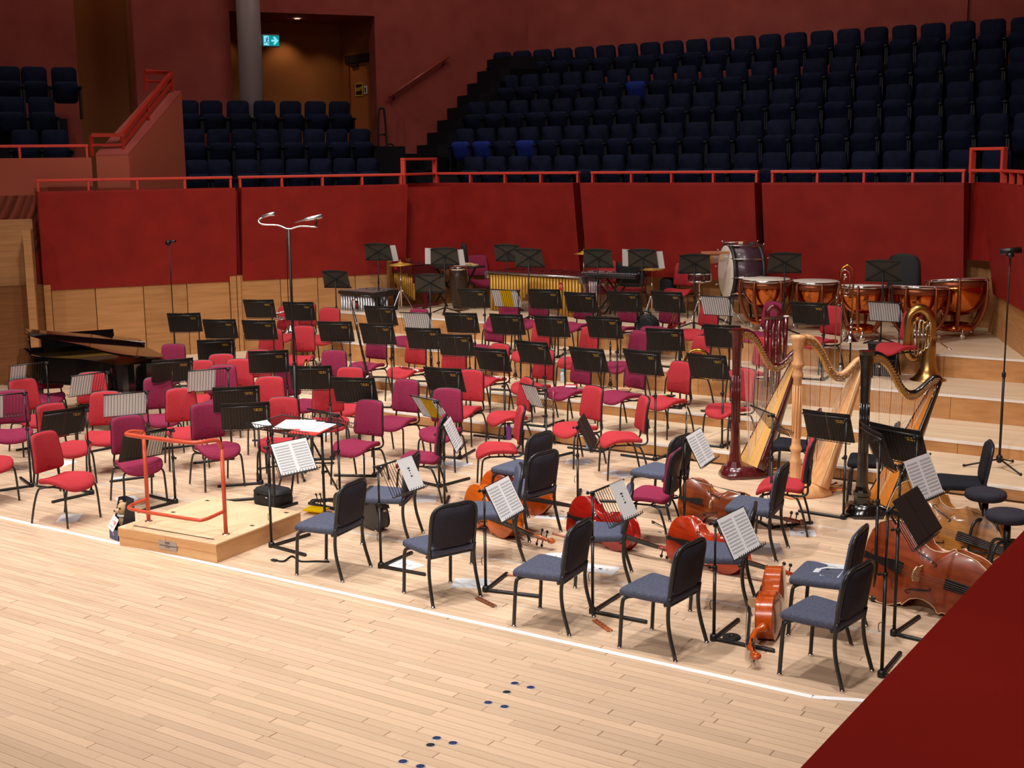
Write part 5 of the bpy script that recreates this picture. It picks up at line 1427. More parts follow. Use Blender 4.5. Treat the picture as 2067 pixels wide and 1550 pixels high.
# boxed plush toy with card
bx = P(231, 1092, 0)
tb_ = thing('toy_box', 'navy open-front box with a tan plush toy and a white card by the podium', 'toy box', (bx.x - .02, bx.y + .12, 0), math.radians(-14))
M_navy = mat('navy_card', rgb(58, 70, 112), .5); M_boxd = mat('box_dark', rgb(46, 44, 52), .6)
part('back_wall', MB().box((0, .09, .19), (.17, .006, .38)), M_boxd, tb_)
for sx in (-1, 1): part('side_wall', MB().prism([(-.09, 0), (.09, 0), (.09, .38), (.02, .38), (-.05, .11), (-.09, .10)], -.003, .003, TR(sx * .085, 0, 0) @ Matrix(((0, 0, 1, 0), (1, 0, 0, 0), (0, 1, 0, 0), (0, 0, 0, 1)))), M_boxd, tb_)
part('front_band', MB().box((0, -.09, .05), (.176, .006, .10)), M_navy, tb_); part('box_floor', MB().box((0, 0, .003), (.17, .18, .006)), M_navy, tb_)
part('box_crest', MB().lathe([(0, 0), (.016, 0), (.016, .002), (0, .002)], 10, TR(0, -.0935, .055) @ RX(90)), mat('crest_pink', rgb(196, 150, 160), .5), tb_)
M_plush = mat('plush_tan', rgb(186, 156, 118), .9); M_plushd = mat('plush_dark', rgb(70, 52, 44), .9); bump(M_plush, 300, .5, .004)
part('plush_head', MB().ball((0, .02, .285), .062, 10, (1.05, .9, .95)).ball((-.01, -.03, .268), .032, 8, (1, 1.1, .8)), M_plush, tb_)
part('plush_body', MB().ball((0, .03, .16), .07, 10, (.85, .8, 1.4)), M_plush, tb_)
for sx in (-1, 1):
    part('plush_ear', MB().ball((sx * .055, .03, .335), .02, 6), M_plush, tb_); part('plush_eye', MB().ball((sx * .024 + .006, -.030, .297), .011, 6), M_plushd, tb_)
part('plush_nose', MB().ball((-.012, -.064, .272), .010, 6), M_plushd, tb_)
part('plush_scarf', MB().tube([(.055 * math.cos(a * .524), .02 + .05 * math.sin(a * .524), .222) for a in range(12)], .012, 6, closed=True), M_paper, tb_)
cd_ = part('greeting_card', MB().box((0, 0, 0), (.13, .003, .13)), M_paper, tb_, TR(-.01, -.085, .155) @ RX(-26) @ RY(12))
part('heart', MB().prism([(0, -.022), (.022, .004), (.02, .016), (.01, .02), (0, .01), (-.01, .02), (-.02, .016), (-.022, .004)], 0, .001, TR(.03, -.0022, .012) @ RX(90)), mat('heart_pink', rgb(200, 120, 136), .6), cd_)
hw = MB()
for i in range(5): hw.box((-.03 + .009 * i, -.002, .018 + .003 * (i % 2)), (.006, .001, .006))
for i in range(8): hw.box((-.04 + .009 * i, -.002, -.03 - .003 * (i % 2)), (.006, .001, .006))
part('handwriting', hw, mat('pencil', rgb(120, 124, 130), .8), cd_)

# ------------------------------------------------------------------ papers and small things on the floor
PAP = [(140, 1046, 40, 18, .21, .30, 'by the front leg of the foremost crimson chair'), (258, 1010, -28, 14, .3, .21, 'beside the conductor rail'), (243, 967, -20, 12, .21, .15, 'behind the burgundy chair at the rail'), (128, 936, 14, 10, .21, .3, 'left of the black folder stand'),
       (640, 878, 30, 8, .3, .25, 'behind the empty rack'), (818, 1140, -10, 5, .30, .21, 'under the stand before the black cello'), (950, 1178, 25, 5, .30, .24, 'beside the second front cello chair'), (860, 1006, 35, 9, .22, .3, 'behind the matte black cello'), (920, 936, -15, 9, .34, .24, 'under the edge-on score'),
       (1166, 932, 25, 9, .28, .25, 'under the turned black folder'), (1250, 957, -12, 8, .34, .22, 'below the right crimson chairs'), (1112, 1043, 20, 9, .30, .18, 'beside the nearer orange cello head'), (1136, 1124, 30, 10, .3, .22, 'behind the third front cello chair'), (1212, 1149, 10, 5, .3, .21, 'in front of the red cello'), (1620, 1076, 24, 10, .24, .21, 'on the bare boards right of the orange-red cello')]
for i, (u, v, rot, a, w_, h_, lb) in enumerate(PAP):
    p = P(u, v, 0)
    o = single('loose_sheet', MB().box((0, 0, .0025), (w_, h_, .003)), M_paper, 'loose white sheet on the floor ' + lb, 'paper', (p.x, p.y, .0), math.radians(rot), 'loose sheets on the floor')
    if i in (5, 11, 12, 13, 14): part('printed_crest', MB().box((0, 0, .0045), (.03, .025, .001)).box((-.06, 0, .0045), (.004, .06, .001)).box((.06, 0, .0045), (.004, .06, .001)), M_ink, o)
    if i in (6, 8, 9, 10): part('second_sheet', MB().box((.04, .02, .0045), (w_ * .8, h_ * .8, .001), Matrix.Rotation(.35, 3, 'Z')), M_paper, o)
p = P(1546, 1108, 0)
single('clear_folder', MB().bbox((0, 0, .004), (.28, .32, .008), .002), mat('grey_plastic', rgb(150, 146, 146), .25), 'grey plastic wallet on the floor behind the orange-red cello', 'folder', (p.x, p.y, 0), .5)
for k, (u, v, rot, lb) in enumerate([(1671, 1149, 8, 'upper'), (1662, 1151, -14, 'lower')]):
    p = P(u, v, .462)
    o = single('loose_sheet', MB().box((0, 0, .002 + .004 * (1 - k)), (.32, .22, .003)), M_paper, lb + ' white sheet on the seat of the blue-grey chair at the right', 'paper', (p.x, p.y, .453), math.radians(rot + 90), 'loose sheets on a chair')
    if k == 0: part('printed_crest', MB().box((0, 0, .0085), (.03, .025, .001)).box((-.08, 0, .0085), (.004, .1, .001)).box((.08, 0, .0085), (.004, .1, .001)), M_ink, o)
# endpin boards with cord, rubber stops, strap
M_board = mat('endpin_board', rgb(120, 70, 44), .5); M_cord = mat('thin_cord', rgb(205, 196, 184), .6)
for (u, v, rot, c1, c2, lb, mt) in [(981, 1217, -22, (1100, 1233), (1055, 1262), 'dark brown notched endpin board beside the second front cello chair', M_board), (1216, 1264, -33, (1320, 1281), (1270, 1308), 'orange-brown notched endpin board beside the third front cello chair', mat('endpin_board_b', rgb(172, 92, 52), .5))]:
    p = P(u, v, 0); t = thing('endpin_board', lb, 'endpin board', (p.x, p.y, 0), math.radians(rot))
    b = MB().bbox((0, 0, .008), (.26, .045, .016), .004)
    part('board', b, mt, t)
    for k in range(5): part('socket', MB().lathe([(.005, .0162), (.008, .0165), (.008, .0168), (.005, .0168)], 8, TR(-.09 + .045 * k, 0, 0)), M_ebony, t)
    inv = t.matrix_basis.inverted()
    for c in (c1, c2):
        e = inv @ P(c[0], c[1], .004); md = e * .5 + Vector((0, .05, 0)); st = Vector((.12, 0, .012))
        part('cord', MB().tube(spline([st, (st + md) / 2 + Vector((0, -.02, -.008)), md, e], 5), .0022, 5), M_cord, t)
for (u, v, lb) in [(1477, 1288, 'black round rubber endpin stop near the front orange cello'), (1871, 1205, 'black round rubber stop under the brown double bass')]:
    p = P(u, v, 0); t = thing('endpin_stop', lb, 'rubber stop', (p.x, p.y, 0))
    part('disc', MB().lathe([(.03, 0), (.066, 0), (.068, .006), (.062, .018), (.05, .022), (0, .022)], 24), M_foot, t)
    part('metal_cup', MB().lathe([(0, .022), (.012, .022), (.012, .026), (.004, .026), (.0, .024)], 10), M_chrome, t)
for (u, v, rot, lb) in [(1040, 1161, 20, 'pinkish wooden dowel on the floor by the second stand'), (1130, 1080, -10, 'short pale dowel on the floor left of the red cello')]:
    p = P(u, v, .01); single('wooden_dowel', MB().tube([(-.09, 0, 0), (.09, 0, 0)], .011, 8), mat('dowel', rgb(206, 140, 116), .5), lb, 'dowel', (p.x, p.y, .011), math.radians(rot))
p = P(1268, 1196, .012); t = thing('wooden_anchor', 'small carved pale wooden endpin holder behind the fourth front cello chair', 'endpin holder', (p.x, p.y, 0), .2)
part('body', MB().tube([(-.05, 0, .014), (-.02, 0, .016), (.02, 0, .014), (.06, 0, .014)], [.008, .017, .012, .018], 8), M_maple, t)
part('knob', MB().ball((.075, 0, .014), .013, 8), M_maple, t)
sp_ = [P(u, v, .004) for u, v in ((550, 1131), (572, 1134), (590, 1128), (607, 1134), (640, 1134), (665, 1135))]
o0 = sp_[0]; st = thing('belt_strap', 'black webbing strap on the floor leading to the first front cello chair', 'strap', o0)
part('webbing', MB().tube(spline([p_ - o0 + Vector((0, 0, .004 + (.02 if i == 2 else 0))) for i, p_ in enumerate(sp_)], 5), .014, 4, flat=.2, up=(0, 0, 1)), M_foot, st)
part('buckle', MB().bbox((.02, 0, .008), (.06, .04, .01), .003), M_foot, st)
# blue socket caps in the bare floor
M_cap = mat('floor_cap_blue', rgb(36, 48, 92), .45); M_capring = mat('cap_ring', rgb(205, 198, 196), .4, .4)
for gi, grp in enumerate([[(1039.1, 1379.6), (1071.2, 1387.8), (1023, 1397.2), (985.4, 1418.4), (1018.3, 1426.7)], [(881.5, 1490.1), (914.3, 1500.1), (869, 1504), (813.4, 1537.4), (848.6, 1547)]]):
    for i, (u, v) in enumerate(grp):
        p = P(u, v, 0)
        wh = ['rear left', 'rear right', 'centre', 'front left', 'front right'][i]
        t = thing('floor_socket_cap', '%s round socket cap, %s of the %s cluster in the bare floor' % ('black' if i == 2 else 'blue', wh, ('upper', 'lower')[gi]), 'floor cap', (p.x, p.y, 0), 0, 'socket caps in the floor')
        part('cap', MB().lathe([(0, .004), (.024, .004), (.026, .003), (.026, 0)], 18), M_foot if i == 2 else M_cap, t)
        part('ring', MB().lathe([(.026, .0005), (.026, .003), (.033, .002), (.034, .0)], 18), M_capring, t)
# water bottles
M_purple = mat('bottle_purple', rgb(112, 56, 128), .25, spec=.5); M_blue = mat('bottle_blue', rgb(112, 190, 226), .3); M_cap2 = mat('bottle_cap', rgb(90, 160, 200), .35); M_pcap = mat('bottle_cap_purple', rgb(66, 34, 78), .35)
M_clear = mat('bottle_clear', rgb(190, 205, 215), .15, spec=.6)
for (u, v, lv, mt, cp, lb, H_) in [(1027, 887, 0, M_purple, M_pcap, 'purple water bottle standing between two crimson chairs', .22), (1225, 790, 1, M_blue, M_cap2, 'pale blue water bottle standing left of the wooden box', .25), (1276, 872, 0, M_blue, M_cap2, 'pale blue water bottle behind the crimson chair at the step', .25), (1136, 772, 2, M_clear, M_cap2, 'small clear water bottle by the clarinet chairs', .2)]:
    p = P(u, v, Z[lv]); 
    if lv == 0 and p.y > 5.7: p.y = 5.7
    t = thing('water_bottle', lb, 'bottle', (p.x, p.y, Z[lv]), 0, 'water bottles'); k = H_ / .25
    part('body', MB().lathe([(0, 0), (.036, 0), (.038, .01), (.038, .07), (.033, .10), (.038, .13), (.038, .17), (.02, .205), (.018, .21)], 14, Matrix.Diagonal((1, 1, k, 1))), mt, t)
    part('cap', MB().lathe([(.022, .205), (.024, .207), (.024, .245), (.018, .25), (0, .25)], 12, Matrix.Diagonal((1, 1, k, 1))), cp, t)
# things on flute-row chairs
p = P(1153, 780, Z[1] + .46)
t = thing('pencil_case', 'red open case with white cloth on the burgundy flute chair', 'case', (p.x, p.y, Z[1] + .455), .4)
part('case_shell', MB().bbox((0, 0, .015), (.16, .07, .03), .008), mat('case_red', rgb(176, 34, 34), .5), t); part('cloth', MB().bbox((.0, -.05, .012), (.14, .05, .02), .008), M_paper, t)
p = P(1263, 786, Z[1] + .47); t = thing('reed_box', 'small pale wooden reed box on the burgundy flute chair', 'box', (p.x, p.y, Z[1] + .455), .25)
part('box_body', MB().bbox((0, 0, .012), (.13, .09, .022), .003), M_maple, t); part('box_lid', MB().bbox((0, 0, .028), (.132, .092, .01), .003), mat('reed_box_lid', rgb(214, 170, 120), .5), t)
p = P(1350, 799, Z[1] + .46); t = thing('tuner', 'dark tuner with a green cap on the crimson flute chair', 'tuner', (p.x, p.y, Z[1] + .455), .1)
part('tuner_body', MB().bbox((.03, 0, .01), (.10, .06, .02), .006), M_foot, t); part('green_cap', MB().lathe([(0, 0), (.022, 0), (.022, .018), (0, .02)], 12, TR(-.05, .02, 0)), mat('cap_green', rgb(150, 214, 130), .5), t)

# ------------------------------------------------------------------ microphone stands
def mic_stand(base, H_, label, twin=False, fold=.42, lean=(0, 0)):
    t = thing('microphone_stand', label, 'microphone stand', base)
    part('pole', MB().tube([(0, 0, .06), (0, 0, H_ * .45)], .014 if not twin else .022, 8), M_stand, t)
    part('upper_pole', MB().tube([(0, 0, H_ * .44), (lean[0], lean[1], H_)], .009 if not twin else .016, 8), M_stand, t)
    part('height_collar', MB().lathe([(.016, -.03), (.022, -.02), (.022, .02), (.016, .03)], 8, TR(0, 0, H_ * .45)), M_stand, t)
    for a in (80, 200, 320):
        c, s_ = math.cos(math.radians(a)), math.sin(math.radians(a))
        part('leg', MB().tube([(c * .02, s_ * .02, .10), (c * fold, s_ * fold, .012)], .010, 6), M_stand, t); part('rubber_tip', MB().ball((c * fold, s_ * fold, .016), .016, 6), M_foot, t)
    part('hub', MB().lathe([(.015, .06), (.035, .08), (.035, .13), (.018, .15)], 10), M_stand, t)
    return t
M_micb = mat('mic_black', rgb(18, 18, 20), .35)
b = P(2022, 840, Z[1]); by = 6.55; q = py_(2022, 838, by); tp = py_(2044, 520, by); q = Vector((q.x, by, Z[2] if by > YR[1] else Z[1]))
t = mic_stand((q.x, q.y, q.z), tp.z - q.z, 'tall black microphone stand on the lower steps at the right', fold=.36)
part('shock_mount', MB().lathe([(.03, -.02), (.045, 0), (.03, .03)], 10, TR(0, 0, tp.z - q.z + .02)), M_micb, t); part('microphone', MB().tube([(-.10, -.03, tp.z - q.z + .06), (.10, .05, tp.z - q.z + .08)], .034, 10), M_micb, t)
y_ = 6.6; q = py_(353, 700, y_); tp = py_(346, 492, y_)
t = mic_stand((q.x, q.y, Z[1]), tp.z - Z[1], 'tall thin black microphone stand against the left timber wall', fold=.2)
part('microphone', MB().tube([(-.04, 0, tp.z - Z[1] + .03), (.10, .05, tp.z - Z[1] + .04)], .022, 8), M_micb, t); part('shock_mount', MB().ball((-.02, 0, tp.z - Z[1] + .01), .045, 8, (1, 1, 1.1)), M_micb, t)
y_ = 2.95; q = py_(601, 900, y_); tp = py_(575, 462, y_)
t = mic_stand((q.x, y_, 0), tp.z, 'very tall black pole with twin silver microphones in the string section', True, .5)
pt = tp.z
M_silver = mat('mic_silver', rgb(214, 216, 220), .25, .9)
part('stereo_bar', MB().tube(spline([(.30, .14, pt + .02), (.12, .06, pt + .03), (0, 0, pt), (-.14, -.03, pt + .04), (-.30, -.10, pt + .05), (-.36, -.10, pt + .09), (-.33, -.06, pt + .13)], 5), .010, 6), M_silver, t)
part('microphone', MB().tube([(-.34, -.06, pt + .13), (-.26, -.02, pt + .16), (-.20, 0, pt + .165)], [.018, .02, .024], 8), M_silver, t)
part('microphone', MB().tube([(.06, .04, pt + .07), (.16, .09, pt + .10), (.18, .10, pt + .105), (.34, .18, pt + .14)], [.006, .010, .022, .027], 8), M_silver, t)
part('mount', MB().tube([(.28, .14, pt + .02), (.28, .14, pt + .12)], .012, 6), M_micb, t)
part('cable', MB().tube(spline([(-.03, 0, pt), (-.05, 0, pt * .7), (.03, 0, pt * .55), (.02, .03, pt * .3), (.03, .05, .02)], 6), .005, 5), M_micb, t)
# ------------------------------------------------------------------ concert grand, stored with its curved side to the platform
M_piano = mat('piano_black', rgb(8, 8, 9), .08, spec=.6, coat=.5)
M_plate = mat('piano_plate', rgb(170, 130, 60), .35, .8); M_key = mat('ivory_key', rgb(240, 238, 230), .3)
AP = math.radians(-28)
pk = P(42, 703, .98)            # treble end of the case beside the keyboard
org = Vector((pk.x, pk.y, 0)) + Vector((-math.sin(AP), math.cos(AP), 0)) * .75
pn = thing('grand_piano', 'black concert grand piano with its lid on the short stick by the left wall', 'piano', (org.x, org.y, 0), AP)
oc = [(0, -.75), (.35, -.75), (.75, -.73), (1.05, -.62), (1.30, -.42), (1.55, -.22), (1.85, -.10), (2.15, .0), (2.33, .14), (2.40, .36), (2.36, .58), (2.22, .72), (2.0, .75)]
oc = [(p.x, p.y) for p in spline([(x, y, 0) for x, y in oc], 3)] + [(0, .75)]
part('case', MB().prism(oc, .62, .66), M_piano, pn)
rim = MB(); n = len(oc)
inn_ = [(1.2 + (x - 1.2) * .965, y * .955) for x, y in oc]
rim.add([(x, y, .64) for x, y in oc] + [(x, y, .98) for x, y in oc] + [(x, y, .98) for x, y in inn_] + [(x, y, .80) for x, y in inn_],
        [(i, (i + 1) % n, n + (i + 1) % n, n + i) for i in range(n)] + [(n + i, n + (i + 1) % n, 2 * n + (i + 1) % n, 2 * n + i) for i in range(n)] + [(2 * n + i, 2 * n + (i + 1) % n, 3 * n + (i + 1) % n, 3 * n + i) for i in range(n)])
part('rim', rim, M_piano, pn)
part('iron_frame', MB().prism(inn_, .82, .84), M_plate, pn)
part('key_bed', MB().box((-.22, 0, .66), (.50, 1.50, .12)), M_piano, pn)
for sy in (-1, 1):
    part('cheek', MB().prism([(-.50, .60), (.02, .60), (.02, .98), (-.10, .97), (-.28, .86), (-.50, .80)], -.035, .035, TR(0, sy * .715, 0) @ RX(90)), M_piano, pn)
part('fallboard', MB().box((-.10, 0, .86), (.03, 1.34, .16)), M_piano, pn)
part('white_keys', MB().box((-.28, 0, .735), (.16, 1.23, .02)), M_key, pn)
for i in range(7):
    for j in (0, 1, 3, 4, 5): part('black_key', MB().box((-.25, -.59 + .165 * i + .0235 * (j + 1), .753), (.10, .011, .016)), M_piano, pn)
part('music_desk', MB().box((.16, 0, 1.08), (.02, 1.0, .20), Matrix.Rotation(-.35, 3, 'Y')), M_piano, pn)
for (x, y) in ((.25, -.58), (.25, .58), (1.95, .36)):
    lg = part('leg', MB().tube([(x, y, .10), (x, y, .62)], [.055, .075], 4), M_piano, pn)
    part('caster', MB().lathe([(.03, 0), (.05, .01), (.05, .07), (.03, .10)], 10, TR(x, y, 0)), M_brass, lg)
ly = MB().tube([(.45, -.07, .2), (.40, -.10, .62)], .016, 6).tube([(.45, .07, .2), (.40, .10, .62)], .016, 6).box((.46, 0, .16), (.16, .26, .08))
part('pedal_lyre', ly, M_piano, pn)
for y in (-.07, 0, .07): part('pedal', MB().bbox((.36, y, .13), (.12, .03, .012), .004), M_brass, pn)
# lid on the short stick: hinged on the far straight side, treble side up
LT = math.asin(.24 / 1.5)
hinge = TR(0, .75, 1.0) @ Matrix.Rotation(-LT, 4, 'X')
lo_ = [(max(x, .45), y - .75) for x, y in oc]
lo_ = [(x + (.02 if x > .5 else 0), y - .02) for x, y in lo_ ]
lid = part('lid', MB().prism(lo_, 0, .022, hinge), M_piano, pn)
part('lid_flap', MB().bbox((.69, -.76, .052), (.46, 1.53, .022), .004), M_piano, lid, hinge)
part('flap_edge', MB().bbox((.92, -.76, .038), (.03, 1.53, .05), .004), M_piano, lid, hinge)
part('lid_prop', MB().tube([(.20 + .3, -.70, .98), (.20 + .32, -.70, .98 + .24)], .013, 6), M_piano, pn)
# ------------------------------------------------------------------ percussion
M_copper = mat('copper_bowl', rgb(214, 122, 62), .16, 1.0); M_copf = mat('copper_frame', rgb(150, 82, 52), .35, .7)
M_skin = mat('drum_skin', rgb(226, 218, 204), .5); M_rose = mat('rosewood_bar', rgb(92, 26, 28), .35, coat=.3); M_goldt = mat('gold_tube', rgb(206, 158, 66), .42, .45)
M_silv = mat('silver_tube', rgb(196, 198, 202), .3, .85); M_pframe = mat('percussion_frame', rgb(40, 36, 36), .45); M_dred = mat('dark_red_case', rgb(86, 18, 24), .4)
M_shellp = mat('bass_drum_shell', rgb(70, 48, 58), .35, coat=.3); M_badge = mat('red_badge', rgb(196, 40, 36), .5)
def timpano(x, y, R, H_, ang, tilt, label):
    t = thing('kettledrum', label, 'kettledrum', (x, y, Z[4]), ang, 'copper kettledrums')
    bh = R * 1.12
    T = TR(0, 0, H_ - .05) @ RX(-tilt) @ TR(0, 0, -(H_ - .05))
    part('bowl', MB().lathe([(.05, H_ - .05 - bh), (R * .45, H_ - .05 - bh * .95), (R * .72, H_ - .05 - bh * .78), (R * .90, H_ - .05 - bh * .52), (R * .97, H_ - .05 - bh * .25), (R * .975, H_ - .06)], 36, T), M_copper, t)
    part('rim_band', MB().lathe([(R * .98, H_ - .13), (R * 1.0, H_ - .12), (R * 1.0, H_ - .06), (R * .98, H_ - .05)], 36, T), M_copf, t)
    part('hoop', MB().lathe([(R * 1.0, H_ - .045), (R * 1.05, H_ - .04), (R * 1.05, H_ - .012), (R * 1.0, H_ - .005)], 36, T), M_chrome, t)
    part('drum_head', MB().lathe([(R * 1.02, H_ - .02), (R * .99, H_ - .002), (0, H_ + .0)], 36, T), M_skin, t)
    for i in range(6):
        a = 2 * PI * (i + .25) / 6; c, s_ = math.cos(a), math.sin(a)
        q0 = T @ Vector((R * 1.07 * c, R * 1.07 * s_, H_ - .02))
        st = MB().tube(spline([q0, (R * 1.10 * c, R * 1.10 * s_, H_ - .12), (R * 1.04 * c, R * 1.04 * s_, H_ * .55), (R * .78 * c, R * .78 * s_, H_ * .25), (R * .56 * c, R * .56 * s_, .13)], 3), [.014, .014, .018, .022, .026, .028, .028, .028, .026, .024, .022, .022, .022], 6, flat=1.5)
        e = part('strut', st, M_copf, t)
        part('tension_lug', MB().box(q0 + Vector((0, 0, .0)), (.03, .03, .035)), M_chrome, e)
    part('base_ring', MB().lathe([(R * .42, .11), (R * .62, .10), (R * .66, .13), (R * .62, .18), (R * .45, .20), (R * .40, .15)], 28), M_copper, t)
    for i in range(3):
        a = 2 * PI * i / 3 + .5; c, s_ = math.cos(a), math.sin(a)
        part('caster', MB().tube([(R * .62 * c, R * .62 * s_, .14), (R * .78 * c, R * .78 * s_, .12), (R * .78 * c, R * .78 * s_, .05)], .016, 6).lathe([(.012, -.012), (.04, -.010), (.04, .010), (.012, .012)], 12, TR(R * .80 * c, R * .80 * s_, .041) @ RX(90)), M_chrome, t)
    return t
for (u, vh, R, H_, y, ang, tl, lb) in [(1547, 562, .36, .84, 10.75, .2, 0, 'copper kettledrum next to the bass drum, first from the left'), (1645, 566, .35, .84, 11.2, .9, 0, 'copper kettledrum, second from the left in the row'), (1742, 575, .33, .82, 10.5, .4, 3, 'smaller copper kettledrum behind the slide trombone'),
                                       (1856, 577, .37, .84, 10.7, .1, 5, 'copper kettledrum behind the chair next to the tuba'), (1932, 565, .42, .86, 11.35, .6, 9, 'largest copper kettledrum at the right end of the row')]:
    q = py_(u, vh, y); timpano(q.x, y, R, q.z - Z[4] if .7 < q.z - Z[4] < 1.0 else H_, ang, tl, lb)
# bass drum on its cradle, head facing left
q = py_(1497, 548, 11.3)
bd = thing('bass_drum', 'large dark wooden bass drum on its side stand left of the kettledrums', 'drum', (q.x, 11.3, Z[4]), math.radians(41))
cz = q.z - Z[4] + .0; RB, LB = .43, .50
TB = TR(0, 0, cz) @ RY(-90)
part('shell', MB().lathe([(RB, -LB / 2), (RB, LB / 2)], 40, TB), M_shellp, bd)
for s_ in (-1, 1):
    part('drum_head', MB().lathe([(RB * .99, 0), (RB * .97, .006), (0, .008)], 40, TB @ TR(0, 0, s_ * (LB / 2 + .004)) @ (RX(0) if s_ > 0 else RX(180))), M_skin, bd)
    part('hoop', MB().lathe([(RB + .004, -.03), (RB + .02, -.025), (RB + .02, .025), (RB + .004, .03)], 40, TB @ TR(0, 0, s_ * (LB / 2 - .02))), M_pframe, bd)
for i in range(10):
    a = 2 * PI * i / 10 + .2
    c, s_ = math.cos(a), math.sin(a)
    rd = MB().tube([(c * (RB + .035), s_ * (RB + .035), -LB / 2 - .02), (c * (RB + .035), s_ * (RB + .035), LB / 2 + .02)], .006, 6, )
    for e in (-1, 1):
        rd.box((c * (RB + .015), s_ * (RB + .015), e * LB * .30), (.03, .03, .10)); rd.tube([(c * (RB + .035), s_ * (RB + .035), e * (LB / 2 + .02)), (c * (RB + .06), s_ * (RB + .06), e * (LB / 2 + .05))], .011, 6)
    part('tension_rod', rd, M_chrome, bd, TB)
part('cradle', MB().tube([(-.28, -.34, .03), (-.22, -.30, cz - .34), (.22, -.30, cz - .34), (.28, -.34, .03)], .02, 6).tube([(-.28, .34, .03), (-.22, .30, cz - .34), (.22, .30, cz - .34), (.28, .34, .03)], .02, 6).tube([(-.28, -.34, .05), (-.28, .34, .05)], .018, 6).tube([(.28, -.34, .05), (.28, .34, .05)], .018, 6), M_pframe, bd)
# tray with beater block on the bass drum and bar chimes in front
q = py_(1455, 510, 10.9)
ch_ = thing('bar_chimes', 'wooden bar of small hanging chimes on a stand before the bass drum', 'chimes', (q.x, 10.9, Z[4]), math.radians(38))
hz = q.z - Z[4]
part('wooden_bar', MB().bbox((0, 0, hz), (.62, .035, .045), .006), mat('chime_bar', rgb(186, 124, 88), .45), ch_)
for i in range(24): part('chime', MB().tube([(-.26 + .016 * i, 0, hz - .03), (-.26 + .016 * i, 0, hz - .13 - .0022 * (24 - i))], .0045, 6), (M_goldt if (i // 5) % 2 else M_silv), ch_)
part('stand_pole', MB().tube([(.18, 0, .03), (.18, 0, hz)], .012, 8), M_chrome, ch_)
part('stand_base', MB().tube([(.18, 0, .25), (.0, -.2, .02)], .01, 6).tube([(.18, 0, .25), (.38, -.18, .02)], .01, 6).tube([(.18, 0, .25), (.18, .25, .02)], .01, 6), M_chrome, ch_)
single('wood_block', MB().bbox((0, 0, .02), (.08, .05, .04), .006), M_maple, 'small pale wood block on the top of the bass drum', 'block', (bd.location.x - .02, 11.3, bd.location.z + cz + RB + .0))
# snare drum on stand
q = py_(1412, 558, 10.95); hz = q.z - Z[4]
sn = thing('snare_drum', 'dark red snare drum on a chrome stand behind the black desk', 'drum', (q.x, 10.95, Z[4]), 0)
part('shell', MB().lathe([(.175, hz - .07), (.175, hz + .05)], 28), M_dred, sn); part('drum_head', MB().lathe([(.178, hz + .05), (.17, hz + .056), (0, hz + .056)], 28), M_skin, sn)
for z_ in (hz - .07, hz + .048): part('hoop', MB().lathe([(.176, z_ - .012), (.186, z_ - .01), (.186, z_ + .01), (.176, z_ + .012)], 28), M_chrome, sn)
for i in range(8):
    a = 2 * PI * i / 8; part('lug', MB().box((.186 * math.cos(a), .186 * math.sin(a), hz - .01), (.018, .018, .06)), M_chrome, sn)
def chrome_tripod(t, h, spread=.26, basket=True, mt=None):
    mt = mt or M_chrome
    part('stand_tube', MB().tube([(0, 0, .1), (0, 0, h)], .011, 8), mt, t)
    for k in range(3):
        a = .4 + 2 * PI * k / 3; c, s_ = math.cos(a), math.sin(a)
        part('stand_leg', MB().tube(spline([(0, 0, .42), (c * .12, s_ * .12, .22), (c * spread, s_ * spread, .012)], 3), .009, 6), mt, t)
        if basket: part('stand_arm', MB().tube(spline([(0, 0, h), (c * .12, s_ * .12, h + .03), (c * .19, s_ * .19, h + .06)], 3), .007, 6), mt, t)
chrome_tripod(sn, hz - .11)
# marimba with gold resonators
M_mframe = mat('marimba_rail', rgb(200, 200, 204), .25, .9)
a_, b_ = py_(987, 548, 10.9), py_(1172, 562, 10.7)
a_.z = b_.z = (a_.z + b_.z) / 2
mv = b_ - a_; ML = mv.length; MA = math.atan2(mv.y, mv.x); top = a_.z - Z[4]
ma = thing('marimba', 'long marimba with gold resonator tubes and rosewood bars at the back', 'marimba', ((a_.x + b_.x) / 2, (a_.y + b_.y) / 2, Z[4]), MA)
part('front_rail', MB().tube([(-ML / 2, 0, top), (ML / 2, 0, top)], .018, 8), M_mframe, ma)
part('rear_rail', MB().tube([(-ML / 2, .85, top), (ML / 2, .55, top)], .018, 8), M_pframe, ma)
NB = 30
bm_ = [MB().bbox((0, 0, 0), (ML / NB * .86, .36 + .02 * (5 - k), .022), .004).mesh('rosewood_bar', M_rose) for k in range(6)]
for i in range(NB):
    x = -ML / 2 + ML * (i + .5) / NB; k = i * 6 // NB
    link('rosewood_bar', bm_[k], ma, TR(x, .24, top + .02))
    if i % 7 not in (2, 6) and i < NB - 1: link('rosewood_bar', bm_[k], ma, TR(x + ML / NB / 2, .62 - .2 * i / NB, top + .035))
for i in range(NB):
    x = -ML / 2 + ML * (i + .5) / NB; f = i / (NB - 1)
    ln = .62 - .42 * math.exp(-((f - .50) / .17) ** 2) + .10 * max(0, f - .8)
    r = ML / NB * .40
    part('resonator_tube', MB().tube([(x, .03, top - .04), (x, .03, top - .04 - ln)], r, 10), M_goldt, ma)
for sx in (-1, 1):
    part('end_frame', MB().box((sx * (ML / 2 + .03), .4, top - .04), (.05, .9, .12)).box((sx * (ML / 2 + .03), .1, top / 2), (.05, .06, top)).box((sx * (ML / 2 + .03), .7, top / 2), (.05, .06, top)).box((sx * (ML / 2 + .03), .4, .12), (.05, .8, .06)), M_mframe, ma)
part('maker_badge', MB().bbox((ML * .31, -.045, top - .16), (.07, .008, .13), .02), M_badge, ma)
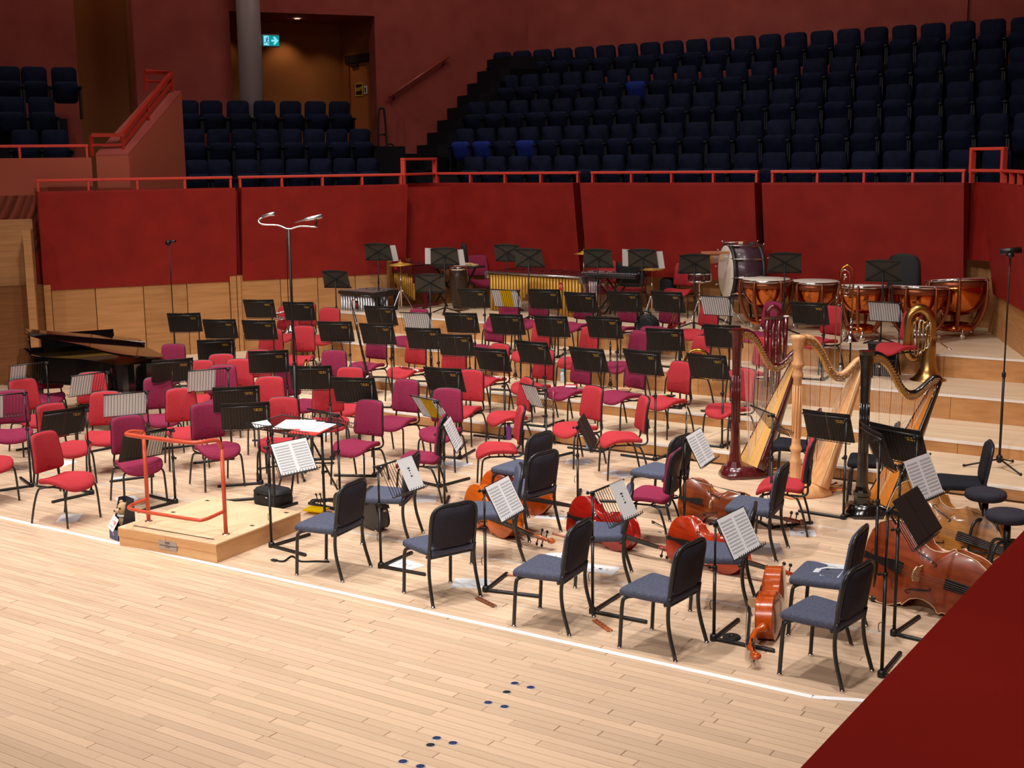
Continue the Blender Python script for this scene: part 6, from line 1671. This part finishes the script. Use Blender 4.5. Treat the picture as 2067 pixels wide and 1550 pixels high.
part('badge_mark', MB().tube([(ML * .31 + .018 * math.cos(t_), -.052, top - .16 + .024 * math.sin(t_)) for t_ in [i * .45 - 1.2 for i in range(12)]], .005, 5), M_paper, ma)
# tubular chimes at the marimba's right end
tc = thing('chime_tubes', 'short rack of chrome chime tubes at the right end of the marimba', 'chimes', (b_.x + .14, b_.y + .05, Z[4]), MA)
for i in range(5): part('tube', MB().tube([(.036 * i, .0, top - .05), (.036 * i, 0, top - .62)], .010, 8), M_silv, tc)
part('hanger_bar', MB().box((.07, 0, top - .03), (.24, .03, .03)), M_pframe, tc); part('support', MB().tube([(.2, .02, 0), (.2, .02, top - .02)], .015, 6).tube([(.2, -.2, .015), (.2, .2, .015)], .015, 6), M_pframe, tc)
# xylophone with dark red case at the left corner
a_, b_ = py_(736, 532, 10.75), py_(832, 547, 10.4)
a_.z = b_.z = (a_.z + b_.z) / 2; mv = b_ - a_; XL = mv.length; XA = math.atan2(mv.y, mv.x); top = a_.z - Z[4]
xy = thing('xylophone', 'xylophone with dark red side board and gold tubes in the back left corner', 'xylophone', ((a_.x + b_.x) / 2, (a_.y + b_.y) / 2, Z[4]), XA)
part('side_board', MB().bbox((0, 0, top), (XL, .035, .16), .006), M_dred, xy); part('rear_board', MB().bbox((0, .55, top), (XL, .035, .12), .006), M_dred, xy)
xb = MB().bbox((0, 0, 0), (XL / 24 * .84, .26, .02), .004).mesh('rosewood_bar', M_rose)
for i in range(24):
    x = -XL / 2 + XL * (i + .5) / 24; f = i / 23
    link('rosewood_bar', xb, xy, TR(x, .15, top + .07)); 
    if i % 7 not in (2, 6): link('rosewood_bar', xb, xy, TR(x + XL / 48, .40, top + .085))
    ln = .12 + .34 * abs(f - .48) * 2
    part('resonator_tube', MB().tube([(x, .05, top - .08), (x, .05, top - .08 - ln)], XL / 24 * .40, 8), M_goldt, xy)
for sx in (-1, 1): part('end_board', MB().box((sx * XL / 2, .27, top - .1), (.04, .5, .3)).box((sx * XL / 2, .27, .06), (.06, .6, .06)).box((sx * XL / 2, .27, top / 2 - .2), (.05, .08, top - .4)), M_dred, xy)
part('badge', MB().box((XL * .18, -.022, top - .0), (.10, .006, .05)), M_badge, xy)
part('mallet', MB().tube([(-XL * .3, .08, top + .1), (-XL * .1, .2, top + .1)], .006, 5).ball((-XL * .3, .08, top + .1), .02, 6), M_paper, xy)
# vibraphone with silver resonators, cloth over its left end
a_, b_ = py_(652, 590, 9.75), py_(745, 592, 9.75)
a_, b_ = py_(655, 588, 9.7), py_(746, 594, 9.62); a_.z = b_.z = (a_.z + b_.z) / 2
mv = b_ - a_; VL = mv.length + .22; VA = math.atan2(mv.y, mv.x); lv = 4; top = a_.z - Z[lv]
vb = thing('vibraphone', 'vibraphone with silver resonator tubes and draped cloth at the left', 'vibraphone', ((a_.x + b_.x) / 2 - .05, (a_.y + b_.y) / 2 + .05, Z[lv]), VA)
part('front_rail', MB().bbox((0, 0, top), (VL, .04, .05), .006), M_pframe, vb); part('rear_rail', MB().bbox((0, .62, top), (VL, .04, .05), .006), M_pframe, vb)
M_alub = mat('aluminium_bar', rgb(176, 174, 184), .3, .8)
ab = MB().bbox((0, 0, 0), (VL / 22 * .82, .30, .016), .004).mesh('metal_bar', M_alub)
rt = MB().tube([(0, 0, -.05), (0, 0, -.60)], VL / 22 * .42, 10).mesh('resonator_tube', M_silv)
for i in range(22):
    x = -VL / 2 + VL * (i + .5) / 22
    link('metal_bar', ab, vb, TR(x, .17, top + .03))
    if i % 7 not in (2, 6): link('metal_bar', ab, vb, TR(x + VL / 44, .46, top + .045))
    link('resonator_tube', rt, vb, TR(x, .03, top)); link('resonator_tube', rt, vb, TR(x, .36, top))
for sx in (-1, 1): part('end_frame', MB().box((sx * VL / 2, .3, top - .02), (.06, .7, .08)).box((sx * VL / 2, .05, top / 2), (.05, .05, top)).box((sx * VL / 2, .55, top / 2), (.05, .05, top)).box((sx * VL / 2, .3, .06), (.05, .6, .05)), M_pframe, vb)
part('maker_badge', MB().bbox((VL * .22, -.045, top - .20), (.075, .008, .15), .01), M_ebony, vb); part('badge_mark', MB().tube([(VL * .22 + .018 * math.cos(t_), -.051, top - .20 + .03 * math.sin(t_)) for t_ in [i * .45 - 1.4 for i in range(8)]], .006, 5).tube([(VL * .22 - .016, -.051, top - .17), (VL * .22 - .016, -.051, top - .24)], .006, 5), M_badge, vb)
cl = MB(); vs, fs = [], []
for i in range(9):
    f = i / 8
    for (y, z) in ((0, 0), (.05, 0)):
        vs.append((-VL / 2 - .04 - .05 * math.sin(f * 1.6), y - .06 + .03 * math.sin(f * 9), top + .06 - .42 * f * f)); 
    for y in (.28, .33): vs.append((-VL / 2 - .04 - .05 * math.sin(f * 1.6) - .02, y + .02 * math.sin(f * 7), top + .06 - .36 * f * f))
for i in range(8):
    for k in range(3): fs.append((i * 4 + k, i * 4 + k + 1, (i + 1) * 4 + k + 1, (i + 1) * 4 + k))
cloth = single('draped_cloth', MB().add(vs, fs, True), mat('white_cloth', rgb(228, 224, 224), .8), 'white cloth hanging over the left end of the vibraphone', 'cloth', M=vb.matrix_basis.copy())
# glockenspiel on an X stand, right of the marimba
def xstand_keys(u0, u1, v0, v1, y0, y1, name, label, mt_bar, cat):
    a_, b_ = py_(u0, v0, y0), py_(u1, v1, y1); a_.z = b_.z = (a_.z + b_.z) / 2; mv = b_ - a_; G = mv.length; top = a_.z - Z[4]
    t = thing(name, label, cat, ((a_.x + b_.x) / 2, (a_.y + b_.y) / 2, Z[4]), math.atan2(mv.y, mv.x))
    part('case', MB().bbox((0, .2, top - .03), (G, .46, .06), .01), M_pframe, t)
    gb = MB().bbox((0, 0, 0), (G / 20 * .8, .17, .012), .003).mesh('bar', mt_bar)
    for i in range(20):
        link('bar', gb, t, TR(-G / 2 + G * (i + .5) / 20, .10, top + .012))
        if i % 7 not in (2, 6): link('bar', gb, t, TR(-G / 2 + G * (i + 1) / 20, .30, top + .02))
    for y in (.02, .38):
        part('cross_leg', MB().tube([(-.26, y, .02), (.26, y, top - .06)], .016, 4), M_stand, t); part('cross_leg', MB().tube([(.26, y + .03, .02), (-.26, y + .03, top - .06)], .016, 4), M_stand, t)
    return t
xstand_keys(1172, 1284, 552, 556, 10.85, 10.9, 'glockenspiel', 'black cased glockenspiel on crossed legs right of the marimba', M_alub, 'glockenspiel')
xstand_keys(838, 912, 536, 534, 10.9, 10.9, 'crotales_tray', 'black cased metal keyboard on crossed legs behind the white-paged desk', M_alub, 'glockenspiel')
# instrument tray
a_ = py_(940, 538, 11.0); top = a_.z - Z[4]
tr = thing('percussion_tray', 'black tray of small pale blocks beside the dark conga drum', 'tray', (a_.x, 11.0, Z[4]), .0)
part('tray', MB().bbox((0, 0, top), (.6, .36, .03), .006), M_pframe, tr); part('tray_leg', MB().tube([(-.2, 0, .02), (.22, 0, top)], .014, 6).tube([(.2, 0, .02), (-.22, 0, top)], .014, 6), M_stand, tr)
for (dx, w_, h_) in ((-.16, .16, .03), (.05, .18, .05), (.2, .1, .035)): single('wood_block', MB().bbox((0, 0, h_ / 2), (w_, .1, h_), .006), M_maple, 'pale wooden block, %s on the black percussion tray' % {-.16: 'left', .05: 'middle', .2: 'right'}[dx], 'block', (a_.x + dx, 11.0, Z[4] + top + .016), 0, 'blocks on the percussion tray')
a_ = py_(930, 550, 10.7); top = a_.z - Z[4]
cg = thing('conga_drum', 'tall dark barrel conga drum behind the tray', 'drum', (a_.x, 10.62, Z[4]), 0)
part('shell', MB().lathe([(.10, .05), (.13, .2), (.165, .42), (.16, .6), (.145, .76)], 24), mat('conga_shell', rgb(56, 40, 28), .4), cg); part('hoop', MB().lathe([(.147, .72), (.156, .725), (.156, .775), (.147, .78)], 24), M_chrome, cg); part('drum_head', MB().lathe([(.15, .77), (0, .772)], 24), M_skin, cg)
# suspended cymbal and low cymbals
def cymbal(u, v, y, R, tilt, label, hb=None, lvl=4):
    q = py_(u, v, y); z0 = Z[lvl]
    t = thing('suspended_cymbal', label, 'cymbal', (q.x, y, z0), 0, 'cymbals on stands'); h = q.z - z0
    part('cymbal', MB().lathe([(R, -.012), (R * .6, .004), (.055, .014), (.045, .03), (.02, .04), (0, .04), (0, .037), (.018, .037), (.042, .026), (.052, .010), (R * .6, 0), (R, -.014)], 32, TR(0, 0, h) @ RX(tilt)), M_goldt, t)
    part('felt_nut', MB().lathe([(.012, .04), (.014, .06), (.008, .07), (0, .07)], 8, TR(0, 0, h)), M_chrome, t)
    chrome_tripod(t, h, .24, False)
    return t
cymbal(808, 533, 10.0, .22, 3, 'gold suspended cymbal in front of the xylophone', None, 4)
cymbal(1178, 511, 11.4, .17, 0, 'thin bronze cymbal half hidden behind the desk right of the marimba')
cymbal(1316, 543, 11.2, .22, 0, 'bronze cymbal on a chrome stand under the long white page')
# timpani stool, back chair with jacket, cases
q = P(1684, 555, Z[4] + .75)
dt_ = thing('padded_chair', 'black padded timpani chair behind the second kettledrum', 'chair', (q.x, 11.9, Z[4]), math.radians(-90) - PI / 2 , 'black padded chairs'); stamp(CC['b'], dt_); dt_.scale = (1.1, 1.1, 1.32)
def soft_case(u, v, y, w_, h_, label, zb=4, d_=.22):
    q = py_(u, v, y)
    t = thing('instrument_case', label, 'case', (q.x, y, Z[zb]), 0, 'black cases by the rear wall')
    part('case_body', MB().pillow(rrect(w_, h_, min(w_, h_) * .48, 6), [(.8, -d_ / 2), (.97, -d_ / 2 + .02), (1, 0), (.97, d_ / 2 - .02), (.8, d_ / 2)], TR(0, 0, h_ / 2 + .0) @ RX(90)), M_bag, t)
    part('handle', MB().tube(spline([(-.06, 0, h_), (-.05, 0, h_ + .04), (.05, 0, h_ + .04), (.06, 0, h_)], 3), .01, 6), M_foot, t)
    part('zip', MB().tube([(x, -d_ / 2 + .015, z_ + h_ / 2) for x, z_ in rrect(w_ * .9, h_ * .9, min(w_, h_) * .3, 4)], .005, 4, closed=True), M_foot, t)
    return t
soft_case(1826, 600, 12.0, .5, 1.22, 'round-topped black gong case standing behind the fourth kettledrum')
soft_case(1349, 590, 12.1, .24, .62, 'small black amplifier-shaped case standing at the rear wall')
soft_case(938, 560, 12.0, .24, 1.15, 'tall slim black case leaning at the rear wall behind the tray')
soft_case(1306, 640, 9.3, .34, .62, 'black soft case standing left of the bassoon chair', 3)
q = P(1272, 556, Z[4] + .7)
jk = thing('jacket', 'dark jacket hung over the back of a crimson percussion chair', 'jacket', (q.x, q.y, Z[4] + .52), .1)
part('jacket_body', MB().pillow(rrect(.46, .40, .1, 4), [(.7, -.05), (1, -.04), (1.04, 0), (1, .05), (.6, .06)], TR(0, 0, .2) @ RX(90)), M_bag, jk); part('sleeve', MB().tube(spline([(.2, -.05, .36), (.25, -.08, .2), (.22, -.08, .02)], 4), .05, 7), M_bag, jk)
# ------------------------------------------------------------------ brass and woodwind
M_tuba = mat('tuba_brass', rgb(176, 140, 84), .3, 1.0); M_hornb = mat('horn_brass', rgb(222, 172, 70), .15, 1.0); M_nick = mat('nickel_silver', rgb(220, 220, 222), .12, 1.0)
M_bsn = mat('bassoon_maple', rgb(120, 32, 20), .25, coat=.4); M_cbsn = mat('contrabassoon_maple', rgb(84, 14, 20), .25, coat=.4); M_black_w = mat('grenadilla', rgb(18, 17, 18), .3); M_ivory = mat('ivory_ring', rgb(238, 232, 218), .4)
def bell(mb, c, d, prof, n=24):
    d = Vector(d).normalized(); Q = d.to_track_quat('Z', 'Y').to_matrix().to_4x4()
    return mb.lathe(prof, n, Matrix.Translation(Vector(c)) @ Q)
# tuba standing on its bell
b = P(1874, 766, Z[3]); TZ = Z[3]
if b.y > 9.4: b.y = 9.25
tu = thing('tuba', 'brass tuba standing on its bell beside the right brass chair', 'tuba', (b.x, 9.2, TZ), math.radians(30))
part('bell', MB().lathe([(.235, 0), (.232, .006), (.19, .03), (.14, .085), (.108, .16), (.092, .28), (.085, .42), (.078, .56)], 32), M_tuba, tu)
ov = spline([(0, 0, .52), (.0, 0, .74), (-.03, 0, .86), (-.12, 0, .93), (-.22, 0, .90), (-.275, 0, .80), (-.285, 0, .62), (-.285, 0, .44), (-.265, 0, .33), (-.21, 0, .275), (-.15, .0, .30), (-.13, 0, .38)], 4)
part('main_bow', MB().tube(ov, [.08 - .045 * i / len(ov) for i in range(len(ov))], 14), M_tuba, tu)
for k in range(4):
    x = -.20 + .045 * k
    part('valve', MB().tube([(x, -.05, .42), (x, -.05, .70)], .021, 10).tube([(x, -.05, .70), (x, -.05, .735)], .014, 8), M_nick, tu)
    part('valve_slide', MB().tube(spline([(x, -.06, .66), (x - .01, -.09, .80 - .03 * k), (x + .03, -.095, .83 - .03 * k), (x + .05, -.08, .76), (x + .045, -.07, .55), (x + .03, -.09, .36 + .03 * k), (x, -.09, .34 + .03 * k), (x - .01, -.07, .44)], 4), .012, 8), M_nick if k % 2 else M_tuba, tu)
part('inner_branch', MB().tube(spline([(-.13, 0, .38), (-.14, -.03, .55), (-.13, -.03, .74), (-.17, -.02, .79), (-.22, -.02, .72), (-.23, -.03, .5), (-.2, -.04, .4)], 5), .022, 10), M_tuba, tu)
part('leadpipe', MB().tube(spline([(-.05, -.08, .60), (.06, -.10, .58), (.12, -.10, .50), (.20, -.12, .44)], 4), .009, 8), M_tuba, tu)
part('mouthpiece', bell(MB(), (.20, -.12, .44), (.7, -.2, -.5), [(.006, 0), (.008, .02), (.019, .05), (.019, .055), (.008, .05)], 12), M_nick, tu)
# slide trombone upright on its stand
y_ = 8.75; b = py_(1708, 700, y_); 
tb = thing('trombone', 'slide trombone standing upright on a peg stand below the kettledrums', 'trombone', (b.x, y_, Z[3]), math.radians(20))
part('slide_tubes', MB().tube(spline([(-.14, 0, 1.10), (-.14, 0, .6), (-.14, 0, .12), (-.125, 0, .06), (-.09, 0, .06), (-.075, 0, .12), (-.075, 0, .6), (-.075, 0, 1.02)], 4), .0075, 8), M_nick, tb)
part('gooseneck', MB().tube(spline([(-.075, 0, 1.0), (-.075, 0, 1.12), (-.11, .02, 1.36), (-.08, .02, 1.46), (0, .02, 1.5), (.06, .02, 1.42), (.065, .02, 1.2), (.055, .02, .75), (.055, .02, .58)], 5), .011, 8), M_hornb, tb)
part('f_attachment', MB().tube(spline([(-.10, .03, 1.12), (-.10, .03, 1.38), (-.04, .03, 1.44), (.02, .03, 1.38), (.02, .03, 1.2), (-.02, .03, 1.13), (-.05, .03, 1.2), (-.05, .03, 1.33)], 5), .009, 8), M_nick, tb)
part('rotor', MB().lathe([(0, -.025), (.028, -.025), (.028, .025), (0, .025)], 14, TR(-.04, .02, 1.36) @ RX(90)), M_nick, tb)
part('bell', MB().lathe([(.108, .50), (.104, .505), (.07, .54), (.035, .59), (.02, .66), (.013, .80)], 28, TR(.055, .02, 0)), M_nick, tb)
part('brace', MB().tube([(-.14, 0, .98), (-.075, 0, .98)], .005, 6).tube([(-.075, 0, 1.1), (.06, .02, 1.1)], .005, 6), M_nick, tb)
part('stand_post', MB().tube([(.055, .02, .05), (.055, .02, .56)], .012, 8), M_stand, tb)
for k in range(3):
    a = 2 * PI * k / 3 + .5; part('stand_leg', MB().tube([(.055, .02, .08), (.055 + .2 * math.cos(a), .02 + .2 * math.sin(a), .012)], .009, 6), M_stand, tb)
q = py_(1697, 725, 8.55); mt_ = thing('mute', 'silver cone trombone mute standing on the step beside the trombone', 'mute', (q.x, 8.55, Z[3]))
part('cone', MB().lathe([(.062, 0), (.066, .01), (.04, .10), (.022, .19), (.02, .21)], 18), M_silv, mt_); part('cork_tip', MB().lathe([(.02, .21), (.016, .24), (0, .245)], 12), M_foot, mt_)
# French horns resting on chairs and floor
def horn(loc, M_rot, label, mt1=None, mt2=None):
    t = thing('french_horn', label, 'horn', M=Matrix.Translation(loc) @ M_rot, group='French horns')
    mt1 = mt1 or M_hornb; mt2 = mt2 or M_nick
    part('bell', MB().lathe([(.155, 0), (.152, .004), (.12, .03), (.075, .085), (.045, .16), (.032, .23)], 28, TR(.02, .0, 0)), mt1, t)
    part('bell_inside', MB().lathe([(.03, .2), (.043, .158), (.072, .083), (.117, .028), (.15, .003)], 28, TR(.02, 0, -.001)), mt1, t)
    co = [(.02, 0, .22)] + [(.02 - .16 + .16 * math.cos(a), .16 * math.sin(a) * 1.0, .24 + .01 * k) for k, a in enumerate([.0 + .45 * i for i in range(15)])]
    part('main_coil', MB().tube(spline(co, 3), [.03 - .016 * min(1, i / 34) for i in range((len(co) - 1) * 3 + 1)], 10), mt1, t)
    part('inner_coil', MB().tube([(-.14 + .10 * math.cos(a), .10 * math.sin(a), .225) for a in [i * .42 for i in range(15)]], .010, 8, closed=True), mt2, t)
    for k in range(3):
        part('valve', MB().lathe([(0, -.02), (.024, -.02), (.024, .02), (.018, .026), (0, .026)], 12, TR(-.20 + .055 * k, -.03, .24)), mt2, t)
        part('valve_slide', MB().tube(spline([(-.20 + .055 * k, .0, .235), (-.20 + .055 * k, .10, .235), (-.185 + .055 * k, .12, .235), (-.17 + .055 * k, .10, .235), (-.17 + .055 * k, 0, .235)], 3), .0075, 6), mt2, t)
    part('leadpipe', MB().tube(spline([(-.28, -.08, .25), (-.20, -.17, .26), (-.05, -.2, .26), (.08, -.24, .26)], 4), .006, 6), mt2, t)
    return t
p = P(572, 668, Z[2] + .47); horn((p.x + .03, p.y, Z[2] + .445), RZ(30) @ TR(.08, 0, 0), 'silver French horn bell down on the crimson chair behind the microphone pole', M_nick, M_nick)
p = P(608, 657, Z[2] + .47); horn((p.x, p.y + .02, Z[2] + .62), RZ(60) @ RX(180) @ RX(-35) @ TR(.08, 0, -.12), 'brass French horn on the crimson chair right of the silver one', M_hornb, M_hornb)
y_ = 6.3; p = py_(643, 722, y_); horn((p.x, y_ - .1, Z[1] + .30), RZ(-60) @ RX(80) @ TR(0, 0, -.1), 'brass French horn standing with its bell towards the viewer behind the burgundy chair', M_hornb, M_nick)
y_ = 7.7; p = py_(1434, 708, y_); horn((p.x, y_, Z[2] + .50), RZ(20) @ RX(70), 'brass French horn lying beyond the crimson chair at the dark red harp', M_hornb, M_hornb)
# upright woodwinds: stick shaped bodies with keywork
def keys(mb, p0, p1, r, n, seed):
    rr = random.Random(seed); d = Vector(p1) - Vector(p0); dn = d.normalized(); a = dn.orthogonal().normalized(); b = dn.cross(a)
    for i in range(n):
        q = Vector(p0) + d * (i + .5) / n; th = rr.uniform(-1.2, 1.2) - 1.2; o = a * math.cos(th) + b * math.sin(th)
        mb.tube([q + o * r, q + o * (r + .008)], .008, 6); mb.tube([q + o * (r + .006) - dn * .03, q + o * (r + .006) + dn * .03], .0025, 4)
    return mb
def upright(kind, loc, label, lean=(0, 0), cat=None, grp=None):
    t = thing(kind, label, cat or kind, loc, 0, grp or 'woodwinds on pegs')
    dx, dy = lean
    if kind == 'clarinet':
        H_ = .62; q = lambda z: (dx * z, dy * z, z)
        part('body', MB().tube([q(.10), q(.2), q(.52), q(.62)], [.018, .0145, .0135, .015], 10), M_black_w, t)
        part('bell', MB().lathe([(.038, .045), (.034, .05), (.022, .08), (.017, .12)], 14), M_black_w, t)
        part('keywork', keys(MB(), q(.14), q(.54), .015, 12, 3), M_nick, t)
        part('mouthpiece', MB().tube([q(.62), q(.69)], [.011, .006], 8), M_black_w, t)
        part('ring', MB().lathe([(.0165, .0), (.018, .002), (.018, .012), (.0165, .014)], 10, TR(*q(.36))), M_nick, t)
    else:
        H_ = .6; q = lambda z: (dx * z, dy * z, z)
        part('body', MB().tube([q(.12), q(.3), q(.58)], [.013, .012, .009], 10), M_black_w, t)
        part('bell', MB().lathe([(.028, .05), (.026, .06), (.02, .09), (.014, .13)], 14), M_black_w, t)
        part('keywork', keys(MB(), q(.14), q(.52), .012, 16, 5), M_nick, t)
        part('reed_crook', MB().tube([q(.58), q(.66)], .003, 6), M_maple, t)
    part('peg', MB().tube([(0, 0, .03), (0, 0, .10)], .010, 6), M_foot, t)
    for k in range(4):
        a = PI / 4 + PI / 2 * k; part('peg_foot', MB().tube([(0, 0, .035), (.09 * math.cos(a), .09 * math.sin(a), .008)], .006, 5), M_foot, t)
    return t
for (kind, u, v, lv, ymax, lb) in [('oboe', 1117, 852, 0, 5.7, 'silver-keyed oboe upright on a peg left of the crimson chair at the step'), ('oboe', 1385, 868, 0, 5.7, 'silver-keyed oboe upright on a peg behind the left dark red harp'), ('clarinet', 1232, 742, 2, 8.1, 'black clarinet upright on a peg between two clarinet stands'),
                                   ('clarinet', 1040, 745, 2, 8.1, 'black clarinet upright on a peg left of the crimson clarinet chairs'), ('clarinet', 1475, 790, 1, 6.9, 'black clarinet upright on a peg behind the dark red harp'), ('clarinet', 872, 750, 1, 6.8, 'clarinet standing behind the second flute stand')]:
    p = P(u, v, Z[lv]); y = min(p.y, ymax); p = py_(u, v, y)
    upright(kind, (p.x, y, Z[lv]), lb)
# flutes lying on chairs
for (a, b, lv, lb) in [((806, 741), (846, 748), 1, 'silver flute lying on the second flute-row chair'), ((968, 755), (1012, 763), 1, 'silver flute lying across the crimson chair at the third step'), ((1128, 706), (1150, 708), 2, 'small silver flute lying on a crimson clarinet chair')]:
    p, q = P(a[0], a[1], Z[lv] + .47), P(b[0], b[1], Z[lv] + .47)
    d = q - p; d = d.normalized() * min(.6, max(.42, d.length))
    t = thing('flute', lb, 'flute', p, 0, 'flutes on chairs')
    part('tube', MB().tube([(0, 0, 0), d], .0105, 8), M_nick, t); part('keywork', keys(MB(), d * .3, d * .95, .009, 12, 7), M_nick, t); part('lip_plate', MB().ball(d * .12 + Vector((0, 0, .008)), .018, 6, (1, .6, .4)), M_nick, t)
# bass clarinet leaning on its peg behind the flute stands
y_ = 6.4
p0, p1 = py_(741, 745, y_), py_(713, 628, y_)
bc = thing('bass_clarinet', 'bass clarinet with silver neck and bell standing by the burgundy flute chair', 'bass clarinet', (p0.x, y_, Z[1]))
d1 = p1 - Vector((p0.x, y_, Z[1])); d0 = Vector((0, 0, .34))
part('body', MB().tube([d0, d0.lerp(d1, .5), d1], [.019, .018, .017], 10), M_black_w, bc)
part('keywork', keys(keys(MB(), d0, d1, .018, 18, 2), d0, d1, .018, 10, 8), M_nick, bc)
part('neck', MB().tube(spline([d1, d1 + Vector((-.02, 0, .08)), d1 + Vector((-.01, -.01, .15)), d1 + Vector((.06, -.03, .17)), d1 + Vector((.09, -.04, .21))], 5), .012, 8), M_nick, bc)
part('mouthpiece', MB().tube([d1 + Vector((.085, -.04, .20)), d1 + Vector((.13, -.06, .27))], [.014, .007], 8), M_black_w, bc)
part('bell', bell(MB().tube(spline([d0, (.005, 0, .27), (.03, -.03, .22), (.06, -.06, .26)], 4), [.02, .02, .021, .022, .022, .023, .024, .026, .028, .03, .03, .032, .034], 10), (.058, -.06, .26), (.3, -.35, .6), [(.034, 0), (.045, .06), (.07, .10), (.072, .105)], 18), M_nick, bc)
part('peg', MB().tube([d0 * .8, (0, 0, .02)], .006, 6), M_nick, bc)
# bassoon across a chair
p0, p1 = P(1351, 663, Z[3] + .46), py_(1369, 604, 8.9)
bs = thing('bassoon', 'red-brown bassoon with white bell ring leaning on the burgundy chair', 'bassoon', p0)
d = p1 - p0
part('long_joint', MB().tube([(0, 0, 0), d * .5, d * .96], [.034, .030, .026], 10), M_bsn, bs); part('bell_ring', MB().tube([d * .96, d], [.032, .034], 12), M_ivory, bs)
e = d * .35 + Vector((.30, .05, .04)) * 1.0
part('wing_joint', MB().tube([(.03, -.03, .02), (.30, -.10, .12)], [.024, .02], 10), M_bsn, bs); part('keywork', keys(keys(MB(), d * .05, d * .9, .022, 14, 4), (.03, -.03, .02), (.30, -.10, .12), .022, 8, 9), M_nick, bs)
part('crook', MB().tube(spline([(.30, -.10, .12), (.36, -.12, .16), (.40, -.14, .13), (.42, -.15, .08)], 4), .004, 6), M_nick, bs)
# contrabassoon standing in front of the trombone chair
y_ = 7.75; p0, p1 = py_(1560, 735, y_), py_(1574, 625, y_)
cb = thing('contrabassoon', 'dark red contrabassoon standing on its peg behind the harps', 'contrabassoon', (p0.x, y_, Z[2]), math.radians(32))
H1 = p1.z - Z[2]
for k, (x, y, z0, z1) in enumerate([(-.085, 0, .30, H1 - .08), (0, .02, .22, H1 - .12), (.07, 0, .26, H1 - .08)]):
    part('joint', MB().tube([(x, y, z0), (x, y, z1)], .031, 12), M_cbsn, cb)
part('top_bow', MB().tube(spline([(-.085, 0, H1 - .10), (-.08, 0, H1 - .02), (-.01, 0, H1 + .03), (.06, 0, H1 - .02), (.07, 0, H1 - .10)], 5), .034, 12), M_cbsn, cb)
part('metal_band', MB().box((-.01, -.0, H1 - .11), (.23, .075, .03)), M_nick, cb)
part('bell_joint', MB().tube([(.15, .02, .55), (.16, .02, H1 - .10)], [.024, .03], 12), M_cbsn, cb); part('bell_ring', MB().tube([(.16, .02, H1 - .10), (.16, .02, H1 - .085)], .035, 12), M_ivory, cb)
part('keywork', keys(keys(MB(), (0, .0, .3), (0, 0, H1 - .15), .034, 14, 1), (.07, 0, .35), (.07, 0, H1 - .2), .034, 12, 6), M_nick, cb)
part('floor_peg', MB().tube([(0, .02, .02), (0, .02, .24)], .008, 6), M_nick, cb)
# music books and cases on the steps at the right
q = py_(1838, 745, 9.2)
t = thing('open_case', 'black wedge-shaped open case on the step left of the tuba', 'case', (q.x - .42, 9.28, Z[3]), .1)
part('case_base', MB().bbox((0, 0, .10), (.4, .26, .2), .03), M_bag, t); part('case_lid', MB().bbox((.0, .12, .30), (.4, .06, .3), .02, Matrix.Rotation(.4, 3, 'X')), M_bag, t); part('clasp', MB().box((0, -.155, .14), (.05, .01, .03)), M_chrome, t)
p = py_(1553, 812, 6.6); t = thing('instrument_case', 'small black bag standing on the step between the harps', 'case', (p.x, 6.6, Z[1]), .2, 'black cases by the rear wall')
part('case_body', MB().bbox((0, 0, .12), (.26, .18, .24), .05), M_bag, t); part('handle', MB().tube(spline([(-.06, 0, .24), (-.04, 0, .29), (.04, 0, .29), (.06, 0, .24)], 3), .009, 6), M_foot, t); part('white_label', MB().box((.05, -.092, .14), (.05, .004, .09)), M_paper, t)
